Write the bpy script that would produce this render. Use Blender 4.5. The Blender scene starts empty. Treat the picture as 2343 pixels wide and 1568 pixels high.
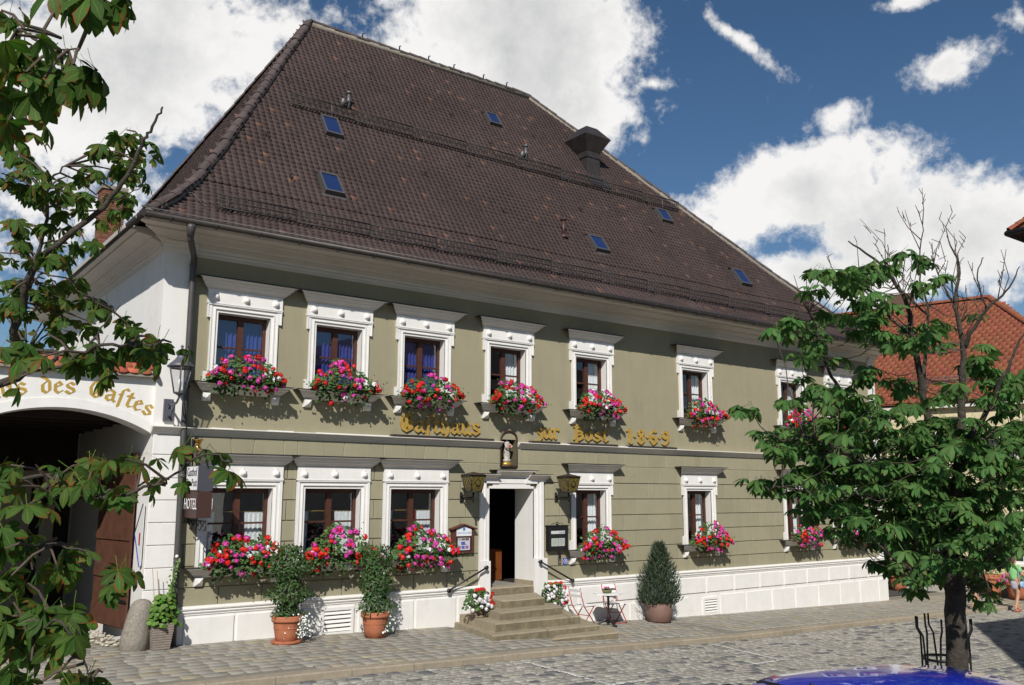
import bpy, math, random
import numpy as np
from mathutils import Vector, Matrix, Euler
random.seed(7)
rng = np.random.default_rng(11)
R = math.radians
scene = bpy.context.scene
COL = scene.collection

# ------------------------------------------------------------------ camera, sky, sun, exposure
YAW, PITCH, ROLL, FPX = 0.645442714, 0.167810969, 0.00208168741, 3383.38 / 3872
CAMP = Vector((0.0, -16.612, 2.62))
_f = Vector((math.sin(YAW) * math.cos(PITCH), math.cos(YAW) * math.cos(PITCH), math.sin(PITCH)))
_r = Vector((math.cos(YAW), -math.sin(YAW), 0))
_u = _r.cross(_f)
_r, _u = _r * math.cos(ROLL) + _u * math.sin(ROLL), -_r * math.sin(ROLL) + _u * math.cos(ROLL)
cd = bpy.data.cameras.new('camera')
cd.sensor_width = 36.0
cd.lens = 36.0 * FPX
cd.clip_start = 0.1
cd.clip_end = 3000
cam = bpy.data.objects.new('camera', cd)
COL.objects.link(cam)
cam.matrix_world = Matrix(((_r.x, _u.x, -_f.x, CAMP.x), (_r.y, _u.y, -_f.y, CAMP.y), (_r.z, _u.z, -_f.z, CAMP.z), (0, 0, 0, 1)))
scene.camera = cam

SUN = Vector((-0.85, -1.0, 1.02)).normalized()      # towards the sun
sd = bpy.data.lights.new('sun', 'SUN')
sd.energy = 5.0
sd.angle = R(0.5)
sd.color = (1.0, 0.955, 0.88)
so = bpy.data.objects.new('sun', sd)
COL.objects.link(so)
so.rotation_euler = SUN.to_track_quat('Z', 'Y').to_euler()

scene.view_settings.view_transform = 'Standard'
scene.view_settings.look = 'None'
scene.view_settings.exposure = 0.0
scene.view_settings.gamma = 1.0
scene.view_settings.use_curve_mapping = False
scene.cycles.max_bounces = 6
scene.cycles.diffuse_bounces = 3
scene.cycles.glossy_bounces = 3
scene.cycles.transmission_bounces = 4
scene.cycles.transparent_max_bounces = 8
scene.cycles.caustics_reflective = False
scene.cycles.caustics_refractive = False


def dir_of(x, y):                                    # direction seen at a point of the 2342 x 1568 photograph
    return (_f + (x - 1171) / (FPX * 2342) * _r + (784 - y) / (FPX * 2342) * _u).normalized()


def at(x, y, dist):                                  # a world point `dist` metres in front of the camera
    return CAMP + (_f + (x - 1171) / (FPX * 2342) * _r + (784 - y) / (FPX * 2342) * _u) * dist


def proj(p):
    d = Vector(p) - CAMP
    z = d.dot(_f)
    if z < 0.2:
        return (-9999, -9999, z)
    return (1171 + FPX * 2342 * d.dot(_r) / z, 784 - FPX * 2342 * d.dot(_u) / z, z)


def build_world():
    w = bpy.data.worlds.new('World')
    scene.world = w
    w.use_nodes = True
    nt = w.node_tree
    nt.nodes.clear()
    N, L = nt.nodes.new, nt.links.new
    out = N('ShaderNodeOutputWorld')
    sky = N('ShaderNodeTexSky')
    sky.sky_type = 'NISHITA'
    sky.sun_disc = False
    sky.sun_elevation = math.asin(SUN.z)
    sky.sun_rotation = math.atan2(SUN.x, SUN.y)
    sky.air_density = 1.0
    sky.dust_density = 0.25
    sky.ozone_density = 3.0
    hsv = N('ShaderNodeHueSaturation')
    hsv.inputs['Saturation'].default_value = 1.15
    L(sky.outputs[0], hsv.inputs['Color'])
    bg = N('ShaderNodeBackground')
    bg.inputs['Strength'].default_value = 0.070
    L(hsv.outputs[0], bg.inputs['Color'])
    tc = N('ShaderNodeTexCoord')
    G = tc.outputs['Generated']

    def math_(op, a, b=None, c=None, clamp=False):
        n = N('ShaderNodeMath')
        n.operation = op
        n.use_clamp = clamp
        for i, v in enumerate((a, b, c)):
            if v is None:
                continue
            if isinstance(v, (int, float)):
                n.inputs[i].default_value = v
            else:
                L(v, n.inputs[i])
        return n.outputs[0]

    def dot(vec):
        n = N('ShaderNodeVectorMath')
        n.operation = 'DOT_PRODUCT'
        L(G, n.inputs[0])
        n.inputs[1].default_value = vec
        return n.outputs['Value']

    def noise(scale, detail, rough, off=(0, 0, 0), dist=0.0):
        m = N('ShaderNodeMapping')
        m.inputs['Location'].default_value = off
        L(G, m.inputs['Vector'])
        n = N('ShaderNodeTexNoise')
        n.inputs['Scale'].default_value = scale
        n.inputs['Detail'].default_value = detail
        n.inputs['Roughness'].default_value = rough
        n.inputs['Distortion'].default_value = dist
        L(m.outputs[0], n.inputs['Vector'])
        return n.outputs['Fac']

    # cumulus banks at their places in the sky: centre, radii and tilt given by where they stand over the inn
    banks = [(1170, 90, 330, 230, 20, 1.0), (1330, 250, 170, 90, 25, .8), (1800, 435, 290, 115, -14, 1.1), (2190, 540, 350, 160, 4, 1.3),
             (1900, 650, 240, 90, 0, .8), (1690, 90, 185, 24, 36, .62), (2180, 140, 130, 52, -18, .62), (2070, 8, 100, 24, -8, .62),
             (1925, 265, 85, 40, -25, .60), (2325, 45, 48, 40, 0, .5), (260, 170, 500, 270, -8, 1.1), (560, 60, 260, 90, 10, .5), (120, 480, 260, 150, 0, .5),
             (1490, 190, 40, 18, 10, .35)]
    field = None
    for (x, y, a, b, tilt, amp) in banks:
        c = dir_of(x, y)
        e1 = (dir_of(x + 20 * math.cos(R(tilt)), y + 20 * math.sin(R(tilt))) - c)
        e1 = (e1 - c * e1.dot(c)).normalized()
        e2 = c.cross(e1).normalized()
        k = 1 / (FPX * 2342) * max(0.75, c.dot(_f))
        dc = math_('MAXIMUM', dot(c), 0.05)
        u = math_('DIVIDE', dot(e1 / (a * k)), dc)
        v = math_('DIVIDE', dot(e2 / (b * k)), dc)
        r2 = math_('ADD', math_('MULTIPLY', u, u), math_('MULTIPLY', v, v))
        d = math_('SUBTRACT', 1.0, math_('POWER', r2, 0.5))
        front = math_('GREATER_THAN', dot(c), 0.1)
        d = math_('ADD', math_('MULTIPLY', math_('MAXIMUM', d, -1.2), front), math_('MULTIPLY', math_('SUBTRACT', front, 1.0), 1.2))
        d = math_('MULTIPLY', d, amp)
        field = d if field is None else math_('MAXIMUM', field, d)
    # sparser cumulus over the unseen sky, thinned to let the shadows go darker
    away = math_('MULTIPLY', math_('SUBTRACT', 0.80, dot(_f)), 6.0, clamp=True)
    gen = math_('SUBTRACT', math_('MULTIPLY', noise(2.2, 3, .5, (3, 1, 2)), 3.4), 2.75)
    gen = math_('SUBTRACT', gen, math_('MULTIPLY', math_('SUBTRACT', 1.0, away), 3.0))
    field = math_('MAXIMUM', field, gen)
    n1 = noise(5.5, 12, .58, (0.3, 0.1, 0.7), .2)
    n2 = noise(17, 10, .62, (1.3, 2.1, 0.7), .1)
    n3 = noise(52, 9, .62, (2.3, 0.1, 1.7), .1)
    nn = math_('ADD', math_('MULTIPLY', math_('SUBTRACT', n1, .5), 3.4), math_('MULTIPLY', math_('SUBTRACT', n2, .5), 2.4))
    nn = math_('ADD', nn, math_('MULTIPLY', math_('SUBTRACT', n3, .5), 1.7))
    dens = math_('ADD', math_('ADD', math_('MULTIPLY', field, 1.75), nn), 0.02)
    alpha = N('ShaderNodeMapRange')
    alpha.interpolation_type = 'SMOOTHSTEP'
    alpha.inputs['From Min'].default_value = -0.05
    alpha.inputs['From Max'].default_value = 0.85
    L(dens, alpha.inputs['Value'])
    # nothing below the horizon
    sx = N('ShaderNodeSeparateXYZ')
    L(G, sx.inputs[0])
    up = math_('MULTIPLY', sx.outputs['Z'], 12.0, clamp=True)
    al = math_('MULTIPLY', math_('MULTIPLY', alpha.outputs[0], up), 0.97)
    # cloud tone: bright rims and billows, greyer thick bases
    sh = math_('ADD', math_('MULTIPLY', noise(4.0, 6, .55, (0.32, 0.05, 0.78)), 1.5), math_('MULTIPLY', dens, -0.16))
    ramp = N('ShaderNodeValToRGB')
    ramp.color_ramp.elements[0].position = 0.18
    ramp.color_ramp.elements[0].color = (0.60, 0.61, 0.61, 1)
    ramp.color_ramp.elements[1].position = 0.62
    ramp.color_ramp.elements[1].color = (1.0, 0.985, 0.965, 1)
    L(sh, ramp.inputs[0])
    bgc = N('ShaderNodeBackground')
    bgc.inputs['Strength'].default_value = 0.95
    L(ramp.outputs[0], bgc.inputs['Color'])
    mix = N('ShaderNodeMixShader')
    L(al, mix.inputs[0])
    L(bg.outputs[0], mix.inputs[1])
    L(bgc.outputs[0], mix.inputs[2])
    L(mix.outputs[0], out.inputs['Surface'])
    w.cycles.sampling_method = 'MANUAL'
    w.cycles.sample_map_resolution = 512


build_world()

# ------------------------------------------------------------------ materials
MATS = {}


def mat(name, col, rough=0.8, var=0.0, vscale=4.0, bump=0.0, bscale=40.0, island=0.0, hue=0.0, alt=None, altp=0.0, metal=0.0, spec=0.4, dirt=None, dirts=1.5, dirtp=.5, detail=6, streak=0):
    """procedural material; var = tone variation by noise, island = tone variation per piece, alt/altp = share of pieces in another colour, dirt = stain colour"""
    if name in MATS:
        return MATS[name]
    m = bpy.data.materials.new(name)
    MATS[name] = m
    m.use_nodes = True
    nt = m.node_tree
    N, L = nt.nodes.new, nt.links.new
    p = nt.nodes['Principled BSDF']
    p.inputs['Roughness'].default_value = rough
    p.inputs['Metallic'].default_value = metal
    p.inputs['Specular IOR Level'].default_value = spec
    geo = N('ShaderNodeNewGeometry')
    pos = geo.outputs['Position']
    rgb = N('ShaderNodeRGB')
    rgb.outputs[0].default_value = (*col, 1)
    c = rgb.outputs[0]

    def mixc(fac, a, b, mode='MIX'):
        n = N('ShaderNodeMix')
        n.data_type = 'RGBA'
        n.blend_type = mode
        for sock, v in ((n.inputs[0], fac), (n.inputs[6], a), (n.inputs[7], b)):
            if isinstance(v, (int, float)):
                sock.default_value = v
            elif isinstance(v, tuple):
                sock.default_value = (*v, 1) if len(v) == 3 else v
            else:
                L(v, sock)
        return n.outputs[2]

    def mth(op, a, b, clamp=False):
        n = N('ShaderNodeMath')
        n.operation = op
        n.use_clamp = clamp
        for i, v in enumerate((a, b)):
            if isinstance(v, (int, float)):
                n.inputs[i].default_value = v
            else:
                L(v, n.inputs[i])
        return n.outputs[0]

    def noise(scale, det=detail, rgh=.6):
        n = N('ShaderNodeTexNoise')
        n.inputs['Scale'].default_value = scale
        n.inputs['Detail'].default_value = det
        n.inputs['Roughness'].default_value = rgh
        L(pos, n.inputs['Vector'])
        return n.outputs['Fac']

    if island or altp or hue:
        oi = N('ShaderNodeObjectInfo')
        rnd = mth('FRACT', mth('ADD', geo.outputs['Random Per Island'], oi.outputs['Random']), 0)
        if altp:
            f = mth('GREATER_THAN', mth('FRACT', mth('MULTIPLY', rnd, 7.31), 0), 1 - altp)
            c = mixc(f, c, alt)
        h = N('ShaderNodeHueSaturation')
        L(mth('ADD', 1 - island, mth('MULTIPLY', rnd, 2 * island)), h.inputs['Value'])
        if hue:
            L(mth('ADD', .5 - hue, mth('MULTIPLY', mth('FRACT', mth('MULTIPLY', rnd, 13.7), 0), 2 * hue)), h.inputs['Hue'])
        L(c, h.inputs['Color'])
        c = h.outputs[0]
    if var:
        n = noise(vscale)
        mr = N('ShaderNodeMapRange')
        mr.inputs['From Min'].default_value = .3
        mr.inputs['From Max'].default_value = .7
        mr.inputs['To Min'].default_value = 1 - var
        mr.inputs['To Max'].default_value = 1 + var
        L(n, mr.inputs['Value'])
        h = N('ShaderNodeHueSaturation')
        L(mr.outputs[0], h.inputs['Value'])
        L(c, h.inputs['Color'])
        c = h.outputs[0]
    if dirt:
        n = noise(dirts, 8, .7)
        mr = N('ShaderNodeMapRange')
        mr.inputs['From Min'].default_value = dirtp
        mr.inputs['From Max'].default_value = dirtp + .22
        L(n, mr.inputs['Value'])
        c = mixc(mr.outputs[0], c, dirt)
    if streak:                                       # faint run-off streaks down the wall
        mp = N('ShaderNodeMapping')
        mp.inputs['Scale'].default_value = (5.5, 5.5, .35)
        L(pos, mp.inputs['Vector'])
        sn = N('ShaderNodeTexNoise')
        sn.inputs['Scale'].default_value = 1.0
        sn.inputs['Detail'].default_value = 7
        sn.inputs['Roughness'].default_value = .7
        L(mp.outputs[0], sn.inputs['Vector'])
        mr = N('ShaderNodeMapRange')
        mr.inputs['From Min'].default_value = .45
        mr.inputs['From Max'].default_value = .72
        mr.inputs['To Min'].default_value = 1.0
        mr.inputs['To Max'].default_value = 1 - 1.6 * streak
        L(sn.outputs['Fac'], mr.inputs['Value'])
        h = N('ShaderNodeHueSaturation')
        L(mr.outputs[0], h.inputs['Value'])
        L(c, h.inputs['Color'])
        c = h.outputs[0]
    L(c, p.inputs['Base Color'])
    if bump:
        b = N('ShaderNodeBump')
        b.inputs['Strength'].default_value = bump
        b.inputs['Distance'].default_value = .02
        L(noise(bscale, 5), b.inputs['Height'])
        L(b.outputs[0], p.inputs['Normal'])
    return m


def mat_glass(name, refl, tint, alpha_dark=0.0):
    if name in MATS:
        return MATS[name]
    m = bpy.data.materials.new(name)
    MATS[name] = m
    m.use_nodes = True
    nt = m.node_tree
    nt.nodes.clear()
    N, L = nt.nodes.new, nt.links.new
    o = N('ShaderNodeOutputMaterial')
    g = N('ShaderNodeBsdfGlossy')
    g.inputs['Roughness'].default_value = .015
    g.inputs['Color'].default_value = (.95, .97, 1, 1)
    t = N('ShaderNodeBsdfTransparent')
    t.inputs['Color'].default_value = (*tint, 1)
    geo = N('ShaderNodeNewGeometry')
    nz = N('ShaderNodeTexNoise')
    nz.inputs['Scale'].default_value = 1.3
    L(geo.outputs['Position'], nz.inputs['Vector'])
    bp = N('ShaderNodeBump')
    bp.inputs['Strength'].default_value = .04
    bp.inputs['Distance'].default_value = .05
    L(nz.outputs['Fac'], bp.inputs['Height'])
    L(bp.outputs[0], g.inputs['Normal'])
    fr = N('ShaderNodeFresnel')
    io = N('ShaderNodeMath')                          # the same reflectance from either side of the pane
    io.operation = 'MULTIPLY_ADD'
    L(geo.outputs['Backfacing'], io.inputs[0])
    io.inputs[1].default_value = -.8333
    io.inputs[2].default_value = 1.5
    L(io.outputs[0], fr.inputs['IOR'])
    ma = N('ShaderNodeMath')
    ma.operation = 'ADD'
    ma.use_clamp = True
    L(fr.outputs[0], ma.inputs[0])
    ma.inputs[1].default_value = refl
    mx = N('ShaderNodeMixShader')
    L(ma.outputs[0], mx.inputs[0])
    L(t.outputs[0], mx.inputs[1])
    L(g.outputs[0], mx.inputs[2])
    L(mx.outputs[0], o.inputs['Surface'])
    return m


SAGE = mat('sage_plaster', (.300, .272, .180), .9, var=.06, vscale=1.2, bump=.25, bscale=60, dirt=(.235, .21, .14), dirts=.7, dirtp=.56, streak=.05)
SAGEB = mat('sage_block_plaster', (.295, .272, .183), .9, var=.05, vscale=2.0, bump=.25, bscale=60, island=.06, streak=.045)
JOINT = mat('sage_joint', (.20, .18, .125), .95)
WHITE = mat('white_paint', (.73, .715, .69), .75, var=.04, vscale=3, bump=.12, bscale=50, dirt=(.58, .55, .49), dirts=1.3, dirtp=.6, streak=.03)
WHITEC = mat('cornice_paint', (.68, .65, .60), .8, var=.05, vscale=2, bump=.1)
TILE = mat('roof_tile_clay', (.053, .034, .031), .82, var=.2, vscale=.55, dirt=(.080, .064, .056), dirts=1.1, dirtp=.60, bump=.3, bscale=45, island=.13, hue=.006, alt=(.115, .062, .045), altp=.02)
RIDGE = mat('ridge_clay', (.080, .060, .057), .8, var=.2, vscale=3, bump=.3, island=.2)
UNDER = mat('roof_underlay', (.035, .025, .022), .95)
MORTAR = mat('lime_mortar', (.24, .215, .18), .95, var=.2, vscale=8)
GUTTER = mat('weathered_metal', (.040, .035, .033), .5, var=.2, vscale=5, metal=.3)
PIPE = mat('downspout_metal', (.075, .072, .07), .5, var=.12, vscale=4, metal=.3)
STEEL = mat('galvanised_steel', (.13, .125, .125), .5, metal=.5)
IRON = mat('black_iron', (.012, .012, .013), .45, spec=.5)
LEADM = mat('dark_sheet_metal', (.05, .043, .042), .5, var=.25, vscale=4, metal=.3)
WOOD = mat('window_wood', (.070, .026, .016), .5, var=.2, vscale=9, bump=.1)
DOORW = mat('gate_wood', (.085, .035, .020), .65, var=.25, vscale=5, bump=.3, bscale=25)
STONE = mat('step_stone', (.30, .255, .175), .9, var=.18, vscale=6, bump=.5, bscale=40, dirt=(.16, .14, .09), dirts=3, dirtp=.55, island=.08)
GRAN = mat('bollard_granite', (.24, .215, .18), .9, var=.3, vscale=25, bump=.6, bscale=50, dirt=(.13, .10, .07), dirts=5, dirtp=.55)
GOLD = mat('gold_leaf', (.43, .275, .06), .45, var=.12, vscale=8, metal=.1)
GOLDP = mat('gold_paint', (.40, .26, .045), .7, var=.1, vscale=6)
TERRA = mat('terracotta', (.36, .125, .062), .8, var=.15, vscale=7, bump=.2, dirt=(.32, .15, .09), dirts=5, dirtp=.6)
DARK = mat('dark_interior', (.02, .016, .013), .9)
GLASS = mat_glass('window_glass', .10, (.9, .93, .92))
LACE = mat('white_curtain', (.80, .81, .85), .9, var=.1, vscale=14)
SKYTINTC = mat('sky_tinted_curtain', (.030, .042, .24), .9, var=.25, vscale=9)  # blue of shade and mirrored sky put into the colour of white curtains
REDM = mat('red_lacquer', (.42, .03, .02), .4)
WHITEM = mat('white_lacquer', (.78, .78, .77), .45)

# ------------------------------------------------------------------ mesh helpers
class MB:
    def __init__(s):
        s.v, s.f, s.m, s.sm, s.uv = [], [], [], [], []

    def add(s, vs, fs, m=0, smooth=False):
        b = len(s.v)
        s.v += [tuple(v) for v in vs]
        for f in fs:
            s.f.append(tuple(i + b for i in f))
            s.m.append(m)
            s.sm.append(smooth)
        return s

    def box(s, x0, x1, y0, y1, z0, z1, m=0):
        return s.add([(x0, y0, z0), (x1, y0, z0), (x1, y1, z0), (x0, y1, z0), (x0, y0, z1), (x1, y0, z1), (x1, y1, z1), (x0, y1, z1)],
                     [(0, 3, 2, 1), (4, 5, 6, 7), (0, 1, 5, 4), (1, 2, 6, 5), (2, 3, 7, 6), (3, 0, 4, 7)], m)

    def cbox(s, x0, x1, y0, y1, z0, z1, c=.006, m=0):
        """box with its front (-y) edges chamfered, open at the back"""
        a, b = [(x0, z0), (x1, z0), (x1, z1), (x0, z1)], [(x0 + c, z0 + c), (x1 - c, z0 + c), (x1 - c, z1 - c), (x0 + c, z1 - c)]
        vs = [(x, y1, z) for x, z in a] + [(x, y0 + c, z) for x, z in a] + [(x, y0, z) for x, z in b]
        fs = [(8, 9, 10, 11)]
        for i in range(4):
            j = (i + 1) % 4
            fs += [(i, j, 4 + j, 4 + i), (4 + i, 4 + j, 8 + j, 8 + i)]
        return s.add(vs, fs, m)

    def obox(s, M, sx, sy, sz, m=0):
        vs = [M @ Vector((x * sx / 2, y * sy / 2, z * sz / 2)) for z in (-1, 1) for y in (-1, 1) for x in (-1, 1)]
        return s.add(vs, [(0, 2, 3, 1), (4, 5, 7, 6), (0, 1, 5, 4), (1, 3, 7, 5), (3, 2, 6, 7), (2, 0, 4, 6)], m)

    def prism(s, prof, x0, x1, m0=0, m1=0, m=0, axis='x'):
        """closed (y,z) profile extruded in x; ends mitred: x0 + m0*y, x1 - m1*y (y < 0 outwards)"""
        n = len(prof)
        vs = [(x0 + m0 * y, y, z) for y, z in prof] + [(x1 - m1 * y, y, z) for y, z in prof]
        if axis == 'y':
            vs = [(y, x, z) for x, y, z in vs]
        fs = [tuple(range(n)), tuple(range(2 * n - 1, n - 1, -1))] + [(i, i + n, (i + 1) % n + n, (i + 1) % n) for i in range(n)]
        return s.add(vs, fs, m)

    def tube(s, pts, r, n=8, m=0, caps=True, smooth=True):
        pts = [Vector(p) for p in pts]
        rs = r if isinstance(r, (list, tuple)) else [r] * len(pts)
        vs, fs = [], []
        prev = None
        for i, p in enumerate(pts):
            d = (pts[min(i + 1, len(pts) - 1)] - pts[max(i - 1, 0)]).normalized()
            if prev is None:
                a = d.orthogonal().normalized()
            else:
                a = (prev - d * prev.dot(d))
                a = a.normalized() if a.length > 1e-6 else d.orthogonal().normalized()
            prev = a
            b = d.cross(a)
            for k in range(n):
                t = 2 * math.pi * k / n
                vs.append(p + (a * math.cos(t) + b * math.sin(t)) * rs[i])
        for i in range(len(pts) - 1):
            for k in range(n):
                k2 = (k + 1) % n
                fs.append((i * n + k, i * n + k2, (i + 1) * n + k2, (i + 1) * n + k))
        s.add(vs, fs, m, smooth)
        if caps:
            b = len(s.v) - len(vs)
            s.f += [tuple(b + k for k in reversed(range(n))), tuple(b + (len(pts) - 1) * n + k for k in range(n))]
            s.m += [m, m]
            s.sm += [False, False]
        return s

    def lathe(s, prof, c=(0, 0, 0), n=16, m=0, smooth=True, sx=1, sy=1):
        vs = [(c[0] + r * math.cos(2 * math.pi * k / n) * sx, c[1] + r * math.sin(2 * math.pi * k / n) * sy, c[2] + z) for r, z in prof for k in range(n)]
        fs = [(i * n + k, i * n + (k + 1) % n, (i + 1) * n + (k + 1) % n, (i + 1) * n + k) for i in range(len(prof) - 1) for k in range(n)]
        s.add(vs, fs, m, smooth)
        b = len(s.v) - len(vs)
        s.f += [tuple(b + k for k in reversed(range(n))), tuple(b + (len(prof) - 1) * n + k for k in range(n))]
        s.m += [m, m]
        s.sm += [False, False]
        return s

    def build(s, name, mats, parent=None, **kw):
        me = bpy.data.meshes.new(name)
        me.from_pydata(s.v, [], s.f)
        for x in (mats if isinstance(mats, (list, tuple)) else [mats]):
            me.materials.append(x)
        if any(s.m):
            me.polygons.foreach_set('material_index', s.m)
        me.polygons.foreach_set('use_smooth', s.sm)
        me.update()
        return link(name, me, parent, **kw)


def link(name, me, parent=None, loc=None, label=None, cat=None, group=None, kind=None, mat4=None):
    o = bpy.data.objects.new(name, me)
    COL.objects.link(o)
    if mat4 is not None:
        o.matrix_basis = mat4
    elif loc is not None:
        o.location = loc
    if parent is not None:
        o.parent = parent
        q = parent
        chain = Matrix.Identity(4)
        while q is not None:
            chain = q.matrix_basis @ chain if q.parent is None else (q.matrix_parent_inverse @ q.matrix_basis) @ chain
            q = q.parent
        o.matrix_parent_inverse = chain.inverted()
    tag(o, label, cat, group, kind)
    return o


def tag(o, label=None, cat=None, group=None, kind=None):
    for k, v in (('label', label), ('category', cat), ('group', group), ('kind', kind)):
        if v:
            o[k] = v
    return o


def thing(name, loc, label, cat, group=None):
    o = bpy.data.objects.new(name, None)
    COL.objects.link(o)
    o.location = loc
    o.empty_display_size = .2
    return tag(o, label, cat, group)


def kids(o):
    return [c for c in list(o.children)]


def copy_tree(o, parent=None, loc=None, rz=None, label=None):
    c = o.copy()
    COL.objects.link(c)
    if parent is not None:
        c.parent = parent
        c.matrix_parent_inverse = o.matrix_parent_inverse.copy()
    if loc is not None:
        c.location = loc
    if rz is not None:
        c.rotation_euler = (0, 0, rz)
    if label:
        c['label'] = label
    for ch in kids(o):
        copy_tree(ch, c)
    return c


def raw_mesh(name, V, F, mats, smooth=False, uv=None):
    """V (n,3) array, F (m,k) index array with k the same for all faces"""
    me = bpy.data.meshes.new(name)
    k = F.shape[1]
    me.vertices.add(len(V))
    me.vertices.foreach_set('co', np.asarray(V, np.float32).ravel())
    me.loops.add(F.size)
    me.loops.foreach_set('vertex_index', F.astype(np.int32).ravel())
    me.polygons.add(len(F))
    me.polygons.foreach_set('loop_start', np.arange(0, F.size, k, dtype=np.int32))
    me.polygons.foreach_set('loop_total', np.full(len(F), k, np.int32))
    if uv is not None:
        l = me.uv_layers.new(name='UVMap')
        l.data.foreach_set('uv', np.asarray(uv, np.float32).ravel())
    if smooth:
        me.polygons.foreach_set('use_smooth', np.ones(len(F), bool))
    for x in (mats if isinstance(mats, (list, tuple)) else [mats]):
        me.materials.append(x)
    me.update(calc_edges=True)
    me.validate()
    return me


def instance_arrays(V, F, mats4):
    """the mesh V, F repeated under each 4x4 matrix"""
    M = np.asarray(mats4, np.float64)
    Vh = np.c_[V, np.ones(len(V))]
    W = np.einsum('nij,vj->nvi', M[:, :3, :], Vh).reshape(-1, 3)
    FF = (F[None] + (np.arange(len(M)) * len(V))[:, None, None]).reshape(-1, F.shape[1])
    return W, FF


def frame(p, x, y, z):
    return Matrix(((x[0], y[0], z[0], p[0]), (x[1], y[1], z[1], p[1]), (x[2], y[2], z[2], p[2]), (0, 0, 0, 1)))


def scatter(name, protos, placed, parent, limit=300, kind_name=None, smooth=False, score=None):
    """placed = list of (Matrix, variant). The `limit` largest in the picture become parts of their own, the others one joined part."""
    sc = []
    for M, k in placed:
        p = M.translation
        q = proj(p)
        inside = -30 < q[0] < 2372 and -30 < q[1] < 1598 and q[2] > 0
        s = M.to_scale().length / max(q[2], .1)
        sc.append(s if inside else s * 1e-3)
    order = sorted(range(len(placed)), key=lambda i: -sc[i])
    top, rest = order[:limit], order[limit:]
    meshes = [raw_mesh(name, V, F, m, smooth, uv) for (V, F, m, uv) in protos]
    for i in top:
        M, k = placed[i]
        link(name, meshes[k], parent, mat4=M)
    if rest:
        Vs, Fs, Us, off = [], [], [], 0
        for k, (V, F, m, uv) in enumerate(protos):
            ms = [placed[i][0] for i in rest if placed[i][1] == k]
            if not ms:
                continue
            W, FF = instance_arrays(V, F, [np.array(x) for x in ms])
            Vs.append(W)
            Fs.append(FF + off)
            off += len(W)
            if uv is not None:
                Us.append(np.tile(uv, (len(ms), 1)))
        me = raw_mesh(kind_name or name, np.concatenate(Vs), np.concatenate(Fs), protos[0][2], smooth, np.concatenate(Us) if Us else None)
        o = link(kind_name or name, me, parent, kind='stuff')
        return o

# ------------------------------------------------------------------ ground heights
GX = [-60, 4, 7, 11, 17, 20, 28, 45, 90]
GZ = [.1, .02, -.03, -.155, -.48, -.56, -.74, -.95, -1.2]
KX = [-40, 4, 8.5, 13, 16, 20, 28, 45]
KY = [-3.25, -3.3, -3.4, -3.2, -2.95, -2.72, -2.75, -3.2]


def gz(x):
    return float(np.interp(x, GX, GZ))


def ky(x):
    return float(np.interp(x, KX, KY))


def ground(x, y):                                   # pavement and road surface
    k = ky(x)
    t = min(1, max(0, (-8.2 - y) / 5.3))             # the square rises towards the camera
    if t:
        return gz(x) + .02 * k - .085 + .14 * t * t * (3 - 2 * t)
    return gz(x) + .02 * max(y, k) - (.085 if y < k else 0) if y < 0 else gz(x)


# ------------------------------------------------------------------ the inn
INN = thing('inn', (16, 0, 0), 'long two storey sage green inn with white window surrounds and steep brown hipped roof', 'inn')
XL, XR, YB = 4.5, 27.72, 10.6
UPC = [6.06, 8.06, 10.11, 12.39, 15.0, 18.85, 23.19, 25.65]
LOW = [(6.17, 1.21), (8.05, 1.21), (9.955, 1.21), (14.93, .98), (18.86, .96), (23.17, .96), (25.60, .96)]
openings = [(c - .515, c + .515, 4.64, 6.0) for c in UPC] + [(c - w / 2, c + w / 2, 1.31, 2.72) for c, w in LOW] + [(11.86, 13.13, .56, 2.744)]
openings.append((12.2, 12.62, 3.27, 3.86))


def wall_cells(mb, xs, zs, holes, y, m=0):
    xs = sorted(set(round(x, 4) for x in xs + [v for h in holes for v in h[:2]]))
    zs = sorted(set(round(z, 4) for z in zs + [v for h in holes for v in h[2:4]]))
    for i in range(len(xs) - 1):
        for j in range(len(zs) - 1):
            cx, cz = (xs[i] + xs[i + 1]) / 2, (zs[j] + zs[j + 1]) / 2
            if any(a < cx < b and c < cz < d for a, b, c, d in holes):
                continue
            mb.add([(xs[i], y, zs[j]), (xs[i + 1], y, zs[j]), (xs[i + 1], y, zs[j + 1]), (xs[i], y, zs[j + 1])], [(0, 1, 2, 3)], m)


mb = MB()
wall_cells(mb, [XL + .005, XR - .005], [-1.2, 3.66], [h for h in openings if h[2] < 3.6], .012, 1)
wall_cells(mb, [XL + .005, XR - .005], [3.66, 7.3], [h for h in openings if h[3] > 3.6], -.003, 0)
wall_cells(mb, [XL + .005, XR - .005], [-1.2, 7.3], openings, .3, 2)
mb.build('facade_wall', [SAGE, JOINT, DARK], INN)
mb = MB()
mb.add([(XL, 0, -1), (XL, YB, -1), (XL, YB, 7.3), (XL, 0, 7.3)], [(3, 2, 1, 0)], 0)
mb.build('side_wall', [WHITE], INN)
mb = MB()
mb.add([(XR, 0, -1.3), (XR, YB, -1.3), (XR, YB, 7.3), (XR, 0, 7.3)], [(0, 1, 2, 3)], 0)
mb.build('side_wall', [SAGE], INN)
mb = MB()
mb.add([(XL, YB, -1.3), (XR, YB, -1.3), (XR, YB, 7.3), (XL, YB, 7.3)], [(3, 2, 1, 0)], 0)
mb.build('rear_wall', [SAGE], INN)
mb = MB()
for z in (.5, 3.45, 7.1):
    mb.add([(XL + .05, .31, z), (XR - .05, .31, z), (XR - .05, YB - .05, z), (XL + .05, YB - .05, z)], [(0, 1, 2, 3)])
mb.add([(XL + .05, 3.5, .5), (XR - .05, 3.5, .5), (XR - .05, 3.5, 7.1), (XL + .05, 3.5, 7.1)], [(0, 1, 2, 3)])
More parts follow.
